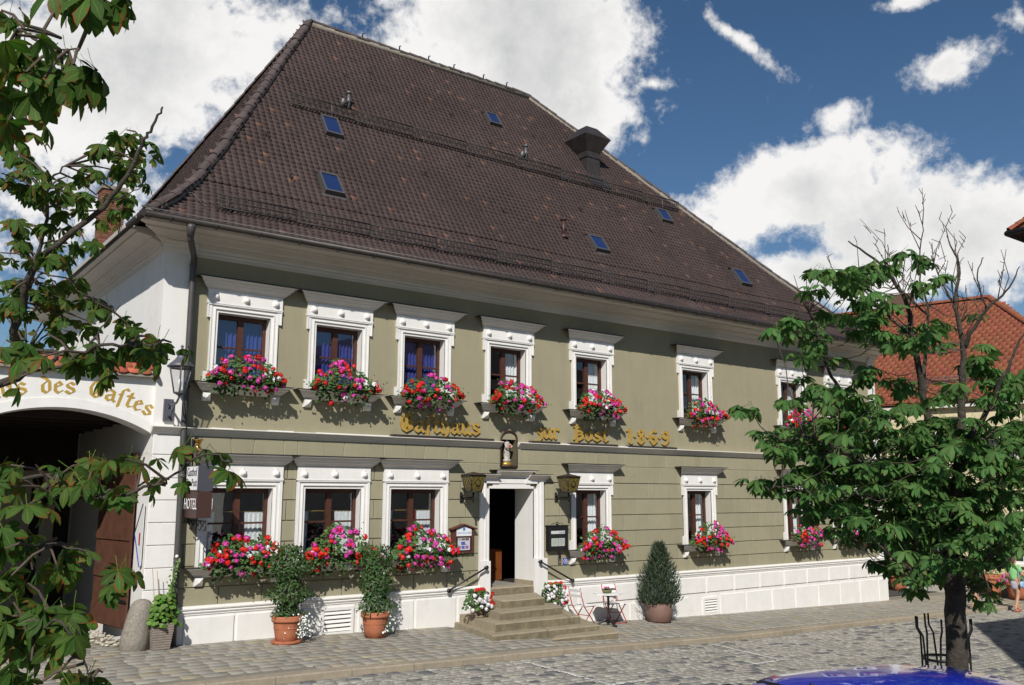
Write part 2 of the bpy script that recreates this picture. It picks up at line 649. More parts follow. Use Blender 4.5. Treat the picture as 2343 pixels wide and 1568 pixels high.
mb.build('interior_shell', DARK, INN)

# rusticated blocks of the ground floor
ROWS = [.63, .96, 1.33, 1.72, 2.11, 2.50, 2.89, 3.30, 3.66]
block_clip = [(c - w / 2 - .185, c + w / 2 + .185, 1.18, 3.345) for c, w in LOW] + [(11.59, 13.49, -1, 3.05)]


def block(x0, x1, z0, z1, sl0=0, sl1=0, mt=SAGEB, y0=-.012, y1=.014, name='stone_block', g=.008):
    m = MB()
    if sl0 or sl1:
        c = .006
        b = [(x0 + g + sl0, z0 + g), (x1 - g + sl1, z0 + g), (x1 - g, z1 - g), (x0 + g, z1 - g)]
        i = [(b[0][0] + c, b[0][1] + c), (b[1][0] - c, b[1][1] + c), (b[2][0] - c, b[2][1] - c), (b[3][0] + c, b[3][1] - c)]
        vs = [(x, y1, z) for x, z in b] + [(x, y0 + c, z) for x, z in b] + [(x, y0, z) for x, z in i]
        fs = [(8, 9, 10, 11)]
        for k in range(4):
            j = (k + 1) % 4
            fs += [(k, j, 4 + j, 4 + k), (4 + k, 4 + j, 8 + j, 8 + k)]
        m.add(vs, fs)
    else:
        m.cbox(x0 + g, x1 - g, y0, y1, z0 + g, z1 - g, .006)
    return m.build(name, mt, INN)


for r in range(len(ROWS) - 1):
    z0, z1 = ROWS[r], ROWS[r + 1]
    clips = sorted((a, b) for a, b, c, d in block_clip if min(d, z1) - max(c, z0) > .55 * (z1 - z0))
    spans, x = [], 5.02
    for a, b in clips:
        if a > x + .03:
            spans.append((x, a))
        x = max(x, b)
    spans.append((x, 27.38))
    if r == 7:
        js = []
        for c, w in LOW[:3]:
            js += [(c - .79, 0), (c - .25, .035), (c + .22, -.04), (c + .80, 0)]
        js += [(11.75, 0), (13.1, 0), (14.15, 0)] + sum([[(c - .55, 0), (c - .17, .03), (c + .17, -.03), (c + .55, 0)] for c, w in LOW[3:]], []) + [(16.1, 0), (16.9, 0), (17.6, 0), (20.3, 0), (21.3, 0), (22.1, 0), (24.3, 0)]
        js = [(5.02, 0)] + sorted(j for j in js if j[0] > 5.1) + [(27.38, 0)]
        for (a, sa), (b, sb) in zip(js[:-1], js[1:]):
            if a < 12.17 < b or 12.17 < a < 12.65 or a < 12.65 < b:
                for p, q in ((a, 12.17), (12.65, b)):
                    if q - p > .1:
                        block(p, q, z0, z1)
                continue
            block(a, b, z0, z1, sa, sb)
        continue
    for a, b in spans:
        n = max(1, round((b - a) / .82))
        if b - a < .5:
            cuts = [a, (a + b) / 2 + (.02 if r % 2 else -.04), b] if r % 2 == 0 and b - a > .2 else [a, b]
        elif b - a < 1.3:
            cuts = [a, a + (b - a) * (.42 if r % 2 else .58), b]
        else:
            st = (b - a) / n
            cuts = [a] + [a + st * (i + (.5 if r % 2 else 0)) for i in range(0 if r % 2 else 1, n)] + [b]
        for p, q in zip(cuts[:-1], cuts[1:]):
            if q - p > .04:
                if z1 > 3.27 and p < 12.65 and q > 12.17:
                    for s_, t_ in ((p, 12.17), (12.65, q)):
                        if t_ - s_ > .05:
                            block(s_, t_, z0, z1)
                    continue
                block(p, q, z0, z1)

# white corner pilasters
MB().box(4.50, 5.0, -.055, .0, -.3, 7.1).build('corner_pilaster', WHITE, INN)
MB().box(27.40, XR + .02, -.055, .0, -1.2, 7.1).build('corner_pilaster', WHITE, INN)
for r in range(len(ROWS) - 1):
    block(4.495, 5.0, ROWS[r], ROWS[r + 1], mt=WHITE, y0=-.075, y1=-.05)
    block(27.40 - (.18 if r % 2 else 0), XR + .025, ROWS[r], ROWS[r + 1], mt=WHITE, y0=-.075, y1=-.05 if r % 2 == 0 else 0)

# plinth: moulding, body and raised panels
mb = MB()
for a, b in ((5.0, 11.59), (13.49, XR + .02)):
    mb.prism([(0, .49), (-.075, .49), (-.075, .515), (-.09, .525), (-.10, .545), (-.085, .56), (-.085, .575), (-.11, .585), (-.115, .605), (-.06, .635), (0, .645)], a, b)
    mb.box(a, b, -.06, .01, -1.2, .489)
mb.box(4.49, 5.0, -.085, -.05, -.3, .60)
mb.build('plinth', WHITE, INN)


def panel(x0, x1, z0, z1):
    return block(x0, x1, z0, z1, mt=WHITE, y0=-.088, y1=-.055, name='plinth_panel', g=.03)


for a, b in ((5.2, 6.16), (6.16, 7.72), (8.62, 9.94), (9.94, 10.99), (10.99, 11.62)):
    panel(a, b, gz((a + b) / 2) - .14, .475)
jt = [13.49, 14.42, 15.6, 16.7, 17.83, 18.95, 20.09, 21.2, 22.3, 23.4, 24.5, 25.56, 26.62, XR + .02]
for a, b in zip(jt[1:-1], jt[2:]):
    panel(a, b, .03, .475)
panel(14.06, 14.42, .03, .475)
jl = [13.49, 14.9, 16.1, 17.2, 18.29]
for a, b in list(zip(jl[:-1], jl[1:])) + list(zip([19.48, 20.57, 21.71, 22.8, 23.92, 25.04, 26.11, 27.16], [20.57, 21.71, 22.8, 23.92, 25.04, 26.11, 27.16, XR + .02])):
    panel(a, b, gz((a + b) / 2) - .12, -.01)


def louvre(x0, x1, z0, z1, n):
    fr = MB()
    t = .06
    fr.box(x0, x0 + t, -.10, -.055, z0, z1).box(x1 - t, x1, -.10, -.055, z0, z1).box(x0 + t, x1 - t, -.10, -.055, z0, z0 + t).box(x0 + t, x1 - t, -.10, -.055, z1 - t, z1)
    f = fr.build('plinth_vent', WHITE, INN)
    MB().box(x0 + t, x1 - t, -.0615, -.061, z0 + t, z1 - t).build('vent_recess', DARK, f)
    h = (z1 - z0 - 2 * t) / n
    for i in range(n):
        s = MB()
        zz = z0 + t + h * i
        s.add([(x0 + t, -.098, zz + .1 * h), (x1 - t, -.098, zz + .1 * h), (x1 - t, -.066, zz + .72 * h), (x0 + t, -.066, zz + .72 * h),
               (x0 + t, -.098, zz + .25 * h), (x1 - t, -.098, zz + .25 * h), (x1 - t, -.066, zz + .85 * h), (x0 + t, -.066, zz + .85 * h)],
              [(0, 1, 5, 4), (4, 5, 6, 7), (3, 2, 1, 0), (0, 4, 7, 3), (1, 2, 6, 5)])
        s.build('louvre_slat', WHITE, f)


louvre(7.84, 8.54, -.09, .43, 5)
louvre(13.56, 14.02, .06, .45, 4)
louvre(18.80, 19.41, -.54, -.08, 5)

# string course, in two lengths either side of the niche, with its lead flashing
SP = [(.0, 3.655), (-.018, 3.66), (-.032, 3.678), (-.062, 3.702), (-.062, 3.712), (-.095, 3.735), (-.105, 3.752), (-.13, 3.772), (-.165, 3.784), (-.165, 3.796), (.0, 3.815)]
for a, b in ((5.0, 12.17), (12.65, 27.40)):
    MB().prism(SP, a, b).build('string_course', WHITEC, INN)
for a, b in ((4.50, 5.0), (27.40, XR + .02)):
    MB().prism([(y - .055, z) for y, z in SP], a - .05, b + .01).build('string_course', WHITEC, INN)
mb = MB()
for a, b in ((9.3, 11.9), (13.0, 13.85), (14.2, 15.75), (16.15, 17.9)):
    MB().box(a, b, -.15, -.004, 3.80, 3.85).build('flashing', LEADM, INN)
for a, b in ((5.5, 5.9), (6.6, 7.1), (7.6, 9.2), (13.9, 14.15), (15.8, 16.1)):
    MB().box(a, b, -.142, -.004, 3.787, 3.815).build('mortar_fillet', WHITE, INN)

# eaves cornice on the front and on the left end, mitred at the corner
CP = [(.0, 7.0), (-.05, 7.06), (-.05, 7.10), (-.085, 7.115), (-.085, 7.16), (-.16, 7.20), (-.24, 7.215), (-.24, 7.25), (-.36, 7.28), (-.50, 7.30), (-.50, 7.335), (-.72, 7.345), (-.74, 7.40), (.0, 7.42)]
MB().prism(CP, XL, XR, 1, .3).build('cornice', WHITEC, INN)
MB().prism([(XL + y, z) for y, z in CP], 0, YB, 0, 0, axis='y').build('cornice', WHITEC, INN)
c = kids(INN)[-1]
for v in c.data.vertices:                            # mitre against the front cornice
    if v.co.y < .5:
        v.co.y = (v.co.x - XL) - .004
for x0, x1 in ((XL - .05, 5.06), (27.36, XR + .04)):
    MB().prism([(y - .06, z) for y, z in CP[:6]] + [(0, 7.2)], x0, x1, 0, 0).build('capital', WHITEC, INN)

# ------------------------------------------------------------------ windows
def frame_band(mb, c, w, z0, z1, t0, t1, y, m=0):
    """three-sided band round an opening of width w from z0 to z1, from t0 to t1 outside the opening"""
    a, b = c - w / 2, c + w / 2
    mb.box(a - t1, a - t0, y, .0, z0, z1 + t1, m).box(b + t0, b + t1, y, .0, z0, z1 + t1, m).box(a - t0, b + t0, y, .0, z1 + t0, z1 + t1, m)


def boss_mesh():
    m = MB()
    n, pts = 6, []
    ring = [(.078 if k % 2 == 0 else .066) for k in range(12)]
    vs = [(ring[k] * math.sin(2 * math.pi * k / 12), 0, ring[k] * math.cos(2 * math.pi * k / 12)) for k in range(12)]
    vs += [(.055 * math.sin(2 * math.pi * k / 12), -.03, .055 * math.cos(2 * math.pi * k / 12) - .004) for k in range(12)]
    vs += [(.03 * math.sin(2 * math.pi * k / 12), -.062, .03 * math.cos(2 * math.pi * k / 12)) for k in range(12)] + [(0, -.07, 0), (0, -.045, .1)]
    fs = []
    for a in (0, 12):
        fs += [(a + k, a + (k + 1) % 12, a + 12 + (k + 1) % 12, a + 12 + k) for k in range(12)]
    fs += [(24 + k, 24 + (k + 1) % 12, 36) for k in range(12)] + [(0, 13, 37), (0, 37, 23), (12, 37, 13), (23, 37, 12)]
    m.add(vs, [tuple(reversed(f)) for f in fs])
    me = m.build('boss', WHITE)
    d = me.data
    bpy.data.objects.remove(me)
    return d


BOSS = boss_mesh()


def cornice_small(mb, c, hw, z0, h, m=0):
    k = h / .22
    P = [(.0, 0), (-.045, 0), (-.055, .022), (-.098, .05), (-.10, .062), (-.135, .085), (-.15, .105), (-.15, .118), (-.185, .14), (-.20, .165), (-.20, .178), (-.225, .195), (-.262, .20), (-.262, .209)]
    P = [(y, z0 + z * k) for y, z in P] + [(0, z0 + .215 * k)]
    mb.prism(P, c - hw, c + hw, 1, 1, m)


def window(c, w, z1, z0, ears, curtain):
    o = .185
    sur = MB()
    frame_band(sur, c, w, z0, z1, .0, .055, -.02)
    frame_band(sur, c, w, z0, z1, .055, .075, -.05)
    frame_band(sur, c, w, z0, z1, .075, .13, -.035)
    if ears:
        for s in (-1, 1):
            a = c + s * (w / 2 + .13)
            sur.box(min(a, a + s * .02), max(a, a + s * .02), -.052, 0, z0, z1 - .12)
            b = c + s * (w / 2 + .215)
            a = c + s * (w / 2 + .1305)
            sur.box(min(a, b), max(a, b), -.048, 0, z1 - .115, z1 + .15)
            a = c + s * (w / 2 + .195)
            sur.box(min(a, b), max(a, b), -.062, -.0485, z1 - .12, z1 + .15)
            a = c + s * (w / 2 + .14)
            sur.box(min(a, b + s * .01), max(a, b + s * .01), -.055, 0, z0 + .0, z0 + .22)
        ow = w / 2 + .22
    else:
        for s in (-1, 1):
            a, b = c + s * (w / 2 + .1302), c + s * (w / 2 + o)
            sur.box(min(a, b), max(a, b), -.055, 0, z0, z1 + .15)
        ow = w / 2 + o
    sur.box(c - ow, c + ow, -.066, 0, z1 + .131, z1 + .42)
    sur.box(c - ow - .012, c + ow + .012, -.074, 0, z1 + .155, z1 + .175)
    win = sur.build('window', WHITE, INN)
    m = MB()
    cornice_small(m, c, ow - .03, z1 + .415, .205)
    m.box(c - ow - .24, c + ow + .24, -.275, -.02, z1 + .617, z1 + .632, 1)
    m.build('window_cornice', [WHITEC, LEADM], win)
    for k in (-1, 0, 1):
        link('boss', BOSS, win, mat4=Matrix.Translation((c + k * (ow - .14), -.066, z1 + .28)))
    m = MB()
    cornice_small(m, c, ow - .05, z0 - .18, .175)
    m.box(c - ow - .225, c + ow + .225, -.275, .0, z0 - .004, z0 + .008, 1)
    m.build('window_sill', [WHITEC, LEADM], win)
    for s in (-1, 1):
        x = c + s * (ow - .07)
        m = MB().box(x - .075, x + .075, -.10, -.0, z0 - .19, z0 - .18)
        m.add([(x - .075, -.10, z0 - .185), (x + .075, -.10, z0 - .185), (x + .075, -.06, z0 - .33), (x - .075, -.06, z0 - .33), (x, -.125, z0 - .265),
               (x - .075, 0, z0 - .185), (x + .075, 0, z0 - .185), (x + .075, 0, z0 - .33), (x - .075, 0, z0 - .33)],
              [(0, 4, 1), (1, 4, 2), (2, 4, 3), (3, 4, 0), (0, 3, 8, 5), (1, 6, 7, 2), (3, 2, 7, 8)])
        m.build('bracket', WHITE, win)
    a, b = c - w / 2, c + w / 2
    m = MB()
    m.add([(a, -.02, z0), (a, .22, z0), (a, .22, z1), (a, -.02, z1), (b, -.02, z0), (b, .22, z0), (b, .22, z1), (b, -.02, z1)],
          [(0, 1, 2, 3), (7, 6, 5, 4), (3, 2, 6, 7), (4, 5, 1, 0)])
    m.build('reveal', WHITE, win)
    t, yy = .065, .19
    m = MB()
    m.box(a, a + t, yy, yy + .07, z0, z1).box(b - t, b, yy, yy + .07, z0, z1).box(a + t, b - t, yy, yy + .07, z1 - .09, z1).box(a + t, b - t, yy, yy + .07, z0, z0 + .09)
    zt = z0 + (z1 - z0) * .54
    m.box(c - .055, c + .055, yy - .012, yy + .07, z0 + .09, z1 - .09)
    for p, q in ((a + t, c - .055), (c + .055, b - t)):
        m.box(p, q, yy + .012, yy + .05, zt - .018, zt + .018)
    m.build('sash', WOOD, win)
    for p, q in ((a + t, c - .055), (c + .055, b - t)):
        for r_, s_ in ((z0 + .09, zt - .018), (zt + .018, z1 - .09)):
            MB().add([(p, yy + .03, r_), (q, yy + .03, r_), (q, yy + .03, s_), (p, yy + .03, s_)], [(0, 1, 2, 3)]).build('pane', GLASS, win)
    # curtains as pleated cloth behind the panes
    def cloth(p, q, r_, s_, mt, y=.36, amp=.025, per=.085, lean=0):
        n = max(6, int((q - p) / .018))
        vs = []
        for j, zz in enumerate((s_, r_)):
            for i in range(n + 1):
                x = p + (q - p) * i / n + lean * j
                vs.append((x, y + amp * math.sin(2 * math.pi * x / per + .6 * math.sin(9 * x)), zz))
        MB().add(vs, [(i, n + 1 + i, n + 2 + i, i + 1) for i in range(n)], 0, True).build('curtain', mt, win)
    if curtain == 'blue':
        cloth(a + .01, b - .01, z0, z1, SKYTINTC, y=.31)
    elif curtain == 'sheer':
        cloth(a, a + .30, z0, z1, LACE)
        cloth(b - .42, b, z0, z1, LACE)
    elif curtain == 'cafe':
        zz = z0 + (z1 - z0) * .68
        cloth(a, a + .25, z0, zz, LACE, lean=-.03)
        cloth(b - .38, b - .02, z0, zz, LACE, lean=.04)
        cloth(b - .42, b - .39, z0, zz, REDM, lean=.03)
        MB().tube([(a, .36, zz + .01), (b, .36, zz + .01)], .006, 5).build('curtain_rod', GOLD, win)
    else:
        cloth(b - .35, b, z0, z1, LACE)
    return win


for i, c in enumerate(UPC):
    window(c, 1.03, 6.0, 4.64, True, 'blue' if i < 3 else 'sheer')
for i, (c, w) in enumerate(LOW):
    window(c, w, 2.72, 1.31, i > 2, 'cafe' if i < 3 else 'side')
mb = MB()
for x, y, z in ((5.95, 1.6, 2.35), (7.8, 1.7, 2.35)):
    mb.lathe([(.001, 0), (.018, .01), (.022, .03), (.001, .05)], (x, y, z), 8)
lm = mat('lit_bulb', (1, .75, .4))
lm.node_tree.nodes['Principled BSDF'].inputs['Emission Color'].default_value = (1, .7, .35, 1)
lm.node_tree.nodes['Principled BSDF'].inputs['Emission Strength'].default_value = 6
mb.build('ceiling_bulb', lm, INN)

# ------------------------------------------------------------------ door
mb = MB()
for s, xo, xi in ((-1, 11.59, 11.86), (1, 13.485, 13.13)):
    a = lambda p, q: (min(p, q), max(p, q))
    for (u0, u1, y) in ((.0, .10, -.03), (.10, .135, -.062), (.135, .19, -.045), (.19, .27, -.07)):
        p, q = a(xi + s * u0, xi + s * min(u1, abs(xo - xi)))
        mb.box(p, q, y, .0, 1.16, 2.744 if u0 == 0 else 2.90)
    p, q = a(xi, xo)
    mb.box(p - (.008 if s > 0 else 0), q + .008, -.085, .0, -.35, 1.159)
mb.box(11.96, 13.03, -.03, 0, 2.745, 2.86).box(12.10, 12.89, -.045, 0, 2.861, 2.97).box(11.86, 11.9599, -.03, 0, 2.745, 2.80)
mb.box(13.0301, 13.13, -.03, 0, 2.745, 2.80)
for a_, b_ in ((11.725, 12.10), (12.89, 13.265)):
    mb.box(a_, b_, -.062, 0, 2.801 if False else 2.8605, 2.90)
for x in (12.06, 12.89):
    mb.box(x, x + .04, -.064, 0, 2.9005, 2.985)
mb.box(12.06, 12.93, -.066, 0, 2.9855, 3.02)
mb.box(11.59, 12.06, -.055, 0, 2.9005, 2.95).box(12.93, 13.485, -.055, 0, 2.9005, 2.95)
door = mb.build('door_surround', WHITE, INN)
m = MB()
for a_, b_, z in ((11.60, 12.06, 2.951), (12.93, 13.47, 2.951)):
    m.prism([(0, z), (-.07, z), (-.085, z + .02), (-.13, z + .055), (-.165, z + .085), (-.205, z + .10), (-.205, z + .107), (0, z + .115)], a_, b_, .5 if a_ < 12 else 0, .5 if a_ > 12 else 0)
m.prism([(0, 3.021), (-.07, 3.021), (-.085, 3.04), (-.14, 3.085), (-.17, 3.115), (-.215, 3.13), (-.215, 3.14), (0, 3.15)], 12.06, 12.93, .5, .5)
m.box(11.86, 13.14, -.225, -.01, 3.1501, 3.162, 1).box(11.47, 11.95, -.21, -.01, 3.0665, 3.078, 1).box(13.04, 13.60, -.21, -.01, 3.0665, 3.078, 1)
m.build('door_cornice', [WHITEC, LEADM], door)
m = MB()
a, b, z0, z1, d = 11.86, 13.13, .56, 2.744, .69
m.add([(a, -.03, z0), (a, .55, z0), (a, .55, z1), (a, -.03, z1), (b, -.03, z0), (b, d, z0), (b, d, z1), (b, -.03, z1)],
      [(0, 1, 2, 3), (7, 6, 5, 4), (3, 2, 6, 7)])
m.box(b - .012, b, -.02, d, z0 + .001, z0 + .10, 1)
m.build('reveal', [WHITE, STONE], door)
m = MB().box(12.95, 13.30, 1.45, 2.2, .57, 1.30)
m.build('reception_desk', mat('desk_wood', (.16, .05, .015), .35, var=.2, vscale=6), INN)
m = MB().box(11.86, 13.13, .0, 3.4, .50, .562)
m.build('hall_floor', mat('hall_tiles', (.25, .23, .2), .6, var=.2, vscale=5), INN)

# ------------------------------------------------------------------ inn roof
PROF = [(-.93, 7.40), (-.30, 7.93), (.31, 8.55), (1.09, 9.60), (4.82, 15.23)]
KL = (9.15 - 3.92) / (4.82 + .93)                    # plan slope of the left hip


def rz_of(y):
    return float(np.interp(y, [p[0] for p in PROF], [p[1] for p in PROF]))


def left_x(y):
    return 3.92 + KL * (y + .93)


def right_x(y):
    return float(np.interp(y, [-.93, -.37, .31, 1.09, 4.82], [28.02, 26.9, 25.85, 24.35, 16.8]))


YC = 4.82
roof = MB()
fr = [(left_x(y), y, z - .03) for y, z in PROF]
fR = [(right_x(y), y, z - .03) for y, z in PROF]
bk = [(left_x(y), 2 * YC - y, z - .03) for y, z in PROF]
bR = [(right_x(y), 2 * YC - y, z - .03) for y, z in PROF]
n = len(PROF)
roof.add(fr + fR, [(i, i + n, i + n + 1, i + 1) for i in range(n - 1)])
roof.add(fr + bk, [(i, i + 1, i + n + 1, i + n) for i in range(n - 1)])
roof.add(fR + bR, [(i, i + n, i + n + 1, i + 1) for i in range(n - 1)])
roof.add(bk + bR, [(i, i + 1, i + n + 1, i + n) for i in range(n - 1)])
ROOF = roof.build('roof', UNDER, INN)


def tile_proto(w, l, t=.02, seg=4, rise=.028):
    """a beaver-tail tile: straight head, rounded tail; x along the course, y up the slope, z off the roof; origin at the tail"""
    arc = [(-w / 2 + w * i / seg, .032 * (1 - math.sin(math.pi * i / seg) ** .8)) for i in range(seg + 1)]
    top = [(x, y, rise) for x, y in arc]
    bot = [(x, y, rise - t) for x, y in arc]
    head = [(w / 2, l, .0), (-w / 2, l, .0)]
    V = np.array(top + bot + head)
    k = seg + 1
    F = []
    for i in range(seg):
        F.append((i, i + 1, k + i + 1, k + i)[::-1])
    F.append((0, 1, 2 * k, 2 * k + 1))
    F.append((1, 2, 2 * k, 2 * k))
    for i in range(2, seg):
        F.append((i, i + 1, 2 * k, 2 * k))
    F.append((0, 2 * k + 1, k, k))
    F.append((seg, 2 * seg + 1, 2 * k, 2 * k))
    tri = []
    for f in F:
        f = list(f)
        if len(set(f)) == 4:
            tri += [(f[0], f[1], f[2]), (f[0], f[2], f[3])]
        else:
            g = []
            for q in f:
                if q not in g:
                    g.append(q)
            tri.append(tuple(g))
    return V, np.array(tri)


TW, TS = .146, .150                                   # tile width, course exposure
tv, tf = tile_proto(TW - .002, .30, .026)
PROTO_T = [(tv, tf, TILE, None)]


def course_tiles(prof, xl, xr, mapp, w=TW, s=TS, jit=.006, holes=()):
    """tile placements on a face given by its slope profile; mapp(u, y, z) -> world point, xl/xr limits of u at y"""
    res, pos, row = [], .02, 0
    seglen = [math.hypot(b[0] - a[0], b[1] - a[1]) for a, b in zip(prof[:-1], prof[1:])]
    tot = sum(seglen)
    while pos < tot - .12:
        acc, i = 0, 0
        while i < len(seglen) - 1 and pos > acc + seglen[i]:
            acc += seglen[i]
            i += 1
        f = (pos - acc) / seglen[i]
        y = prof[i][0] + f * (prof[i + 1][0] - prof[i][0])
        z = prof[i][1] + f * (prof[i + 1][1] - prof[i][1])
        a, b = xl(y), xr(y)
        e = .001
        o0, o1, o2 = mapp(a, y, z), mapp(b, y, z), mapp(a, y + (prof[i + 1][0] - prof[i][0]) * e, z + (prof[i + 1][1] - prof[i][1]) * e)
        ux = (Vector(o1) - Vector(o0)).normalized()
        uy = Vector(o2) - Vector(o0)
        uy = (uy - ux * uy.dot(ux)).normalized()
        uz = ux.cross(uy)
        x = a + w * (.5 if row % 2 else 0)
        wob = .012 * math.sin(row * 1.7)
        while x < b:
            if not any(h[0] < x < h[1] and h[2] < y < h[3] for h in holes):
                p = Vector(mapp(x, y, z)) + uy * (random.uniform(-jit, jit) + .012 * math.sin(x * .8 + row * .35)) + uz * (random.uniform(0, .006) + .016 * math.sin(x * .9 + row * .07) * math.sin(row * .21 + x * .13))
                r = random.gauss(0, .012)
                res.append((frame(p, (ux + uy * r).normalized(), (uy - ux * r).normalized(), uz), 0))
            x += w
        pos += s
        row += 1
    return res


SKY = [(8.70, 1.98, 2.36, .44), (8.14, .66, 1.07, .46), (14.50, 3.50, 3.80, .42), (20.05, 2.0, 2.31, .48), (22.05, .63, 1.04, .50), (16.08, .70, 1.06, .50)]
holes = [(x - w / 2, x + w / 2, a - .05, b) for x, a, b, w in SKY]
front = course_tiles(PROF, left_x, right_x, lambda u, y, z: (u, y, z), holes=holes)
scatter('roof_tile', PROTO_T, front, ROOF, 300, 'roof_tile')
side = course_tiles([(p[0], p[1]) for p in PROF], lambda y: -(2 * YC - y), lambda y: -y, lambda u, y, z: (left_x(y), -u, z))
Vs, Fs = instance_arrays(tv, tf, [np.array(m) for m, k in side])
link('roof_tile', raw_mesh('roof_tile', Vs, Fs, TILE), ROOF, kind='stuff')

# ridge and hip tiles, bedded in mortar
def cap_mesh():
    m = MB()
    vs, n = [], 7
    for y, r in ((0, .115), (.40, .098)):
        for k in range(n + 1):
            t = math.pi * k / n
            vs.append((r * math.cos(t), y, r * math.sin(t) * .95))
    for k in range(n + 1):
        t = math.pi * k / n
        vs.append((.092 * math.cos(t), 0, .092 * math.sin(t) * .95))
    fs = [(k, k + 1, n + 2 + k, n + 1 + k) for k in range(n)] + [(2 * n + 2 + k, 2 * n + 3 + k, k + 1, k) for k in range(n)]
    m.add(vs, [tuple(reversed(f)) for f in fs], 0, False)
    o = m.build('hip_tile', RIDGE)
    d = o.data
    bpy.data.objects.remove(o)
    return d


CAP = cap_mesh()


def cap_line(pts, name, step=.35, bed=True, start=0):
    pts = [Vector(p) for p in pts]
    if bed:
        b = MB().tube([p - Vector((0, 0, .03)) for p in pts], .10, 6)
        b.build('mortar_bed', MORTAR, ROOF)
    for a, b in zip(pts[:-1], pts[1:]):
        d = b - a
        nn = max(1, round(d.length / step))
        y = d.normalized()
        x = y.cross(Vector((0, 0, 1))).normalized()
        z = x.cross(y)
        for i in range(nn):
            p = a + d * (i / nn) + z * random.uniform(-.008, .012)
            j = random.gauss(0, .02)
            link(name, CAP, ROOF, mat4=frame(p, (x + y * j).normalized(), (y - x * j).normalized(), z) @ Matrix.Diagonal((1, d.length / nn / .35, 1, 1)))


cap_line([(left_x(y), y, z + .03) for y, z in PROF], 'hip_tile')
cap_line([(right_x(y), y, z + .03) for y, z in PROF], 'hip_tile')
cap_line([(left_x(y), 2 * YC - y, z + .02) for y, z in PROF], 'hip_tile', .42, False)
cap_line([(9.2, YC, 15.30), (16.8, YC, 15.30)], 'ridge_tile')

# gutters
def half_gutter(pts, r=.062):
    m = MB()
    m.tube(pts, r, 10)
    return m.build('gutter', GUTTER, INN)


half_gutter([(3.86, -.98, 7.385), (27.98, -.98, 7.385)])
half_gutter([(3.84, -.98, 7.385), (3.84, 10.5, 7.385)])
m = MB()
for x in np.arange(4.3, 28, .8):
    m.tube([(x, -.90, 7.33), (x, -.99, 7.295), (x, -1.065, 7.385)], .009, 4)
m.build('gutter_bracket', GUTTER, INN, kind='stuff')
MB().tube([(3.82, -1.065, 7.46), (28.0, -1.065, 7.46)], .008, 4).build('lightning_wire', STEEL, INN)
MB().tube([(4.95, -1.065, 7.46), (5.0, -.95, 7.50), (5.05, -.45, 7.85), (4.9, -.1, 8.2), (4.6, -.15, 8.15)], .007, 4).build('lightning_wire', STEEL, INN)
# downspout with its swan neck and collars
pv = MB()
pv.lathe([(.06, -.16), (.085, 0), (.085, .05)], (4.66, -.95, 7.27), 12)
pv.tube([(4.66, -.95, 7.16), (4.67, -.92, 7.08), (4.95, -.28, 6.92), (4.985, -.16, 6.86), (4.985, -.14, 6.74), (5.0, -.14, 3.9), (5.03, -.15, .65), (5.04, -.16, .02)], .057, 12)
ds = pv.build('downspout', PIPE, INN)
for z in (6.76, 4.5, 2.9, 1.4, .68, .40):
    MB().lathe([(.057, 0), (.068, .01), (.068, .05), (.057, .06)], (4.985 + (6.8 - z) * .008, -.14 - .0025 * (6.8 - z), z), 12).build('pipe_collar', PIPE, ds)
MB().lathe([(.001, 0), (.03, .0), (.03, .004), (.001, .004)], (0, 0, 0), 12).build('sticker', WHITEM, ds, mat4=Matrix.Translation((5.0, -.21, 1.53)) @ Matrix.Rotation(R(90), 4, 'X'))

# snow guard grids in bays
def roof_frame(x, y, off=0.0):
    e = .05
    d = Vector((0, 2 * e, rz_of(y + e) - rz_of(y - e))).normalized()
    nrm = Vector((0, -d.z, d.y))
    return Vector((x, y, rz_of(y))) + nrm * off, d, nrm


GRIDM = mat('dark_zinc', (.030, .028, .028), .6, metal=.2)


def guard(x0, x1, y, bay=1.62, h=.24):
    n = max(1, round((x1 - x0) / bay))
    for i in range(n):
        a, b = x0 + (x1 - x0) * i / n + .01, x0 + (x1 - x0) * (i + 1) / n - .01
        p, d, nr = roof_frame(0, y)
        up = (Vector((0, 0, 1)) + nr * .12).normalized()
        base = p + nr * .10
        m = MB()

        def P(x, t):
            return Vector((x, 0, 0)) + base + up * t
        for t in (0.0, h):
            m.tube([P(a, t), P(b, t)], .017, 4)
        m.tube([P(a, h * .55), P(b, h * .55)], .010, 3)
        k = int((b - a) / .085)
        for j in range(k + 1):
            x = a + (b - a) * j / k
            m.tube([P(x, 0), P(x, h)], .0115, 3, caps=False)
        g = m.build('snow_guard', GRIDM, ROOF)
        q = MB()
        x = a + .25
        q.tube([P(x, h), P(x, -.02), Vector((x, 0, 0)) + p + nr * .03], .014, 4)
        q.tube([Vector((x, 0, 0)) + p + nr * .035 - d * .1, Vector((x, 0, 0)) + p + nr * .035 + d * .25], .012, 4)
        q.build('guard_bracket', GRIDM, g)


guard(5.2, 26.3, -.42)
guard(7.75, 21.0, 2.44)

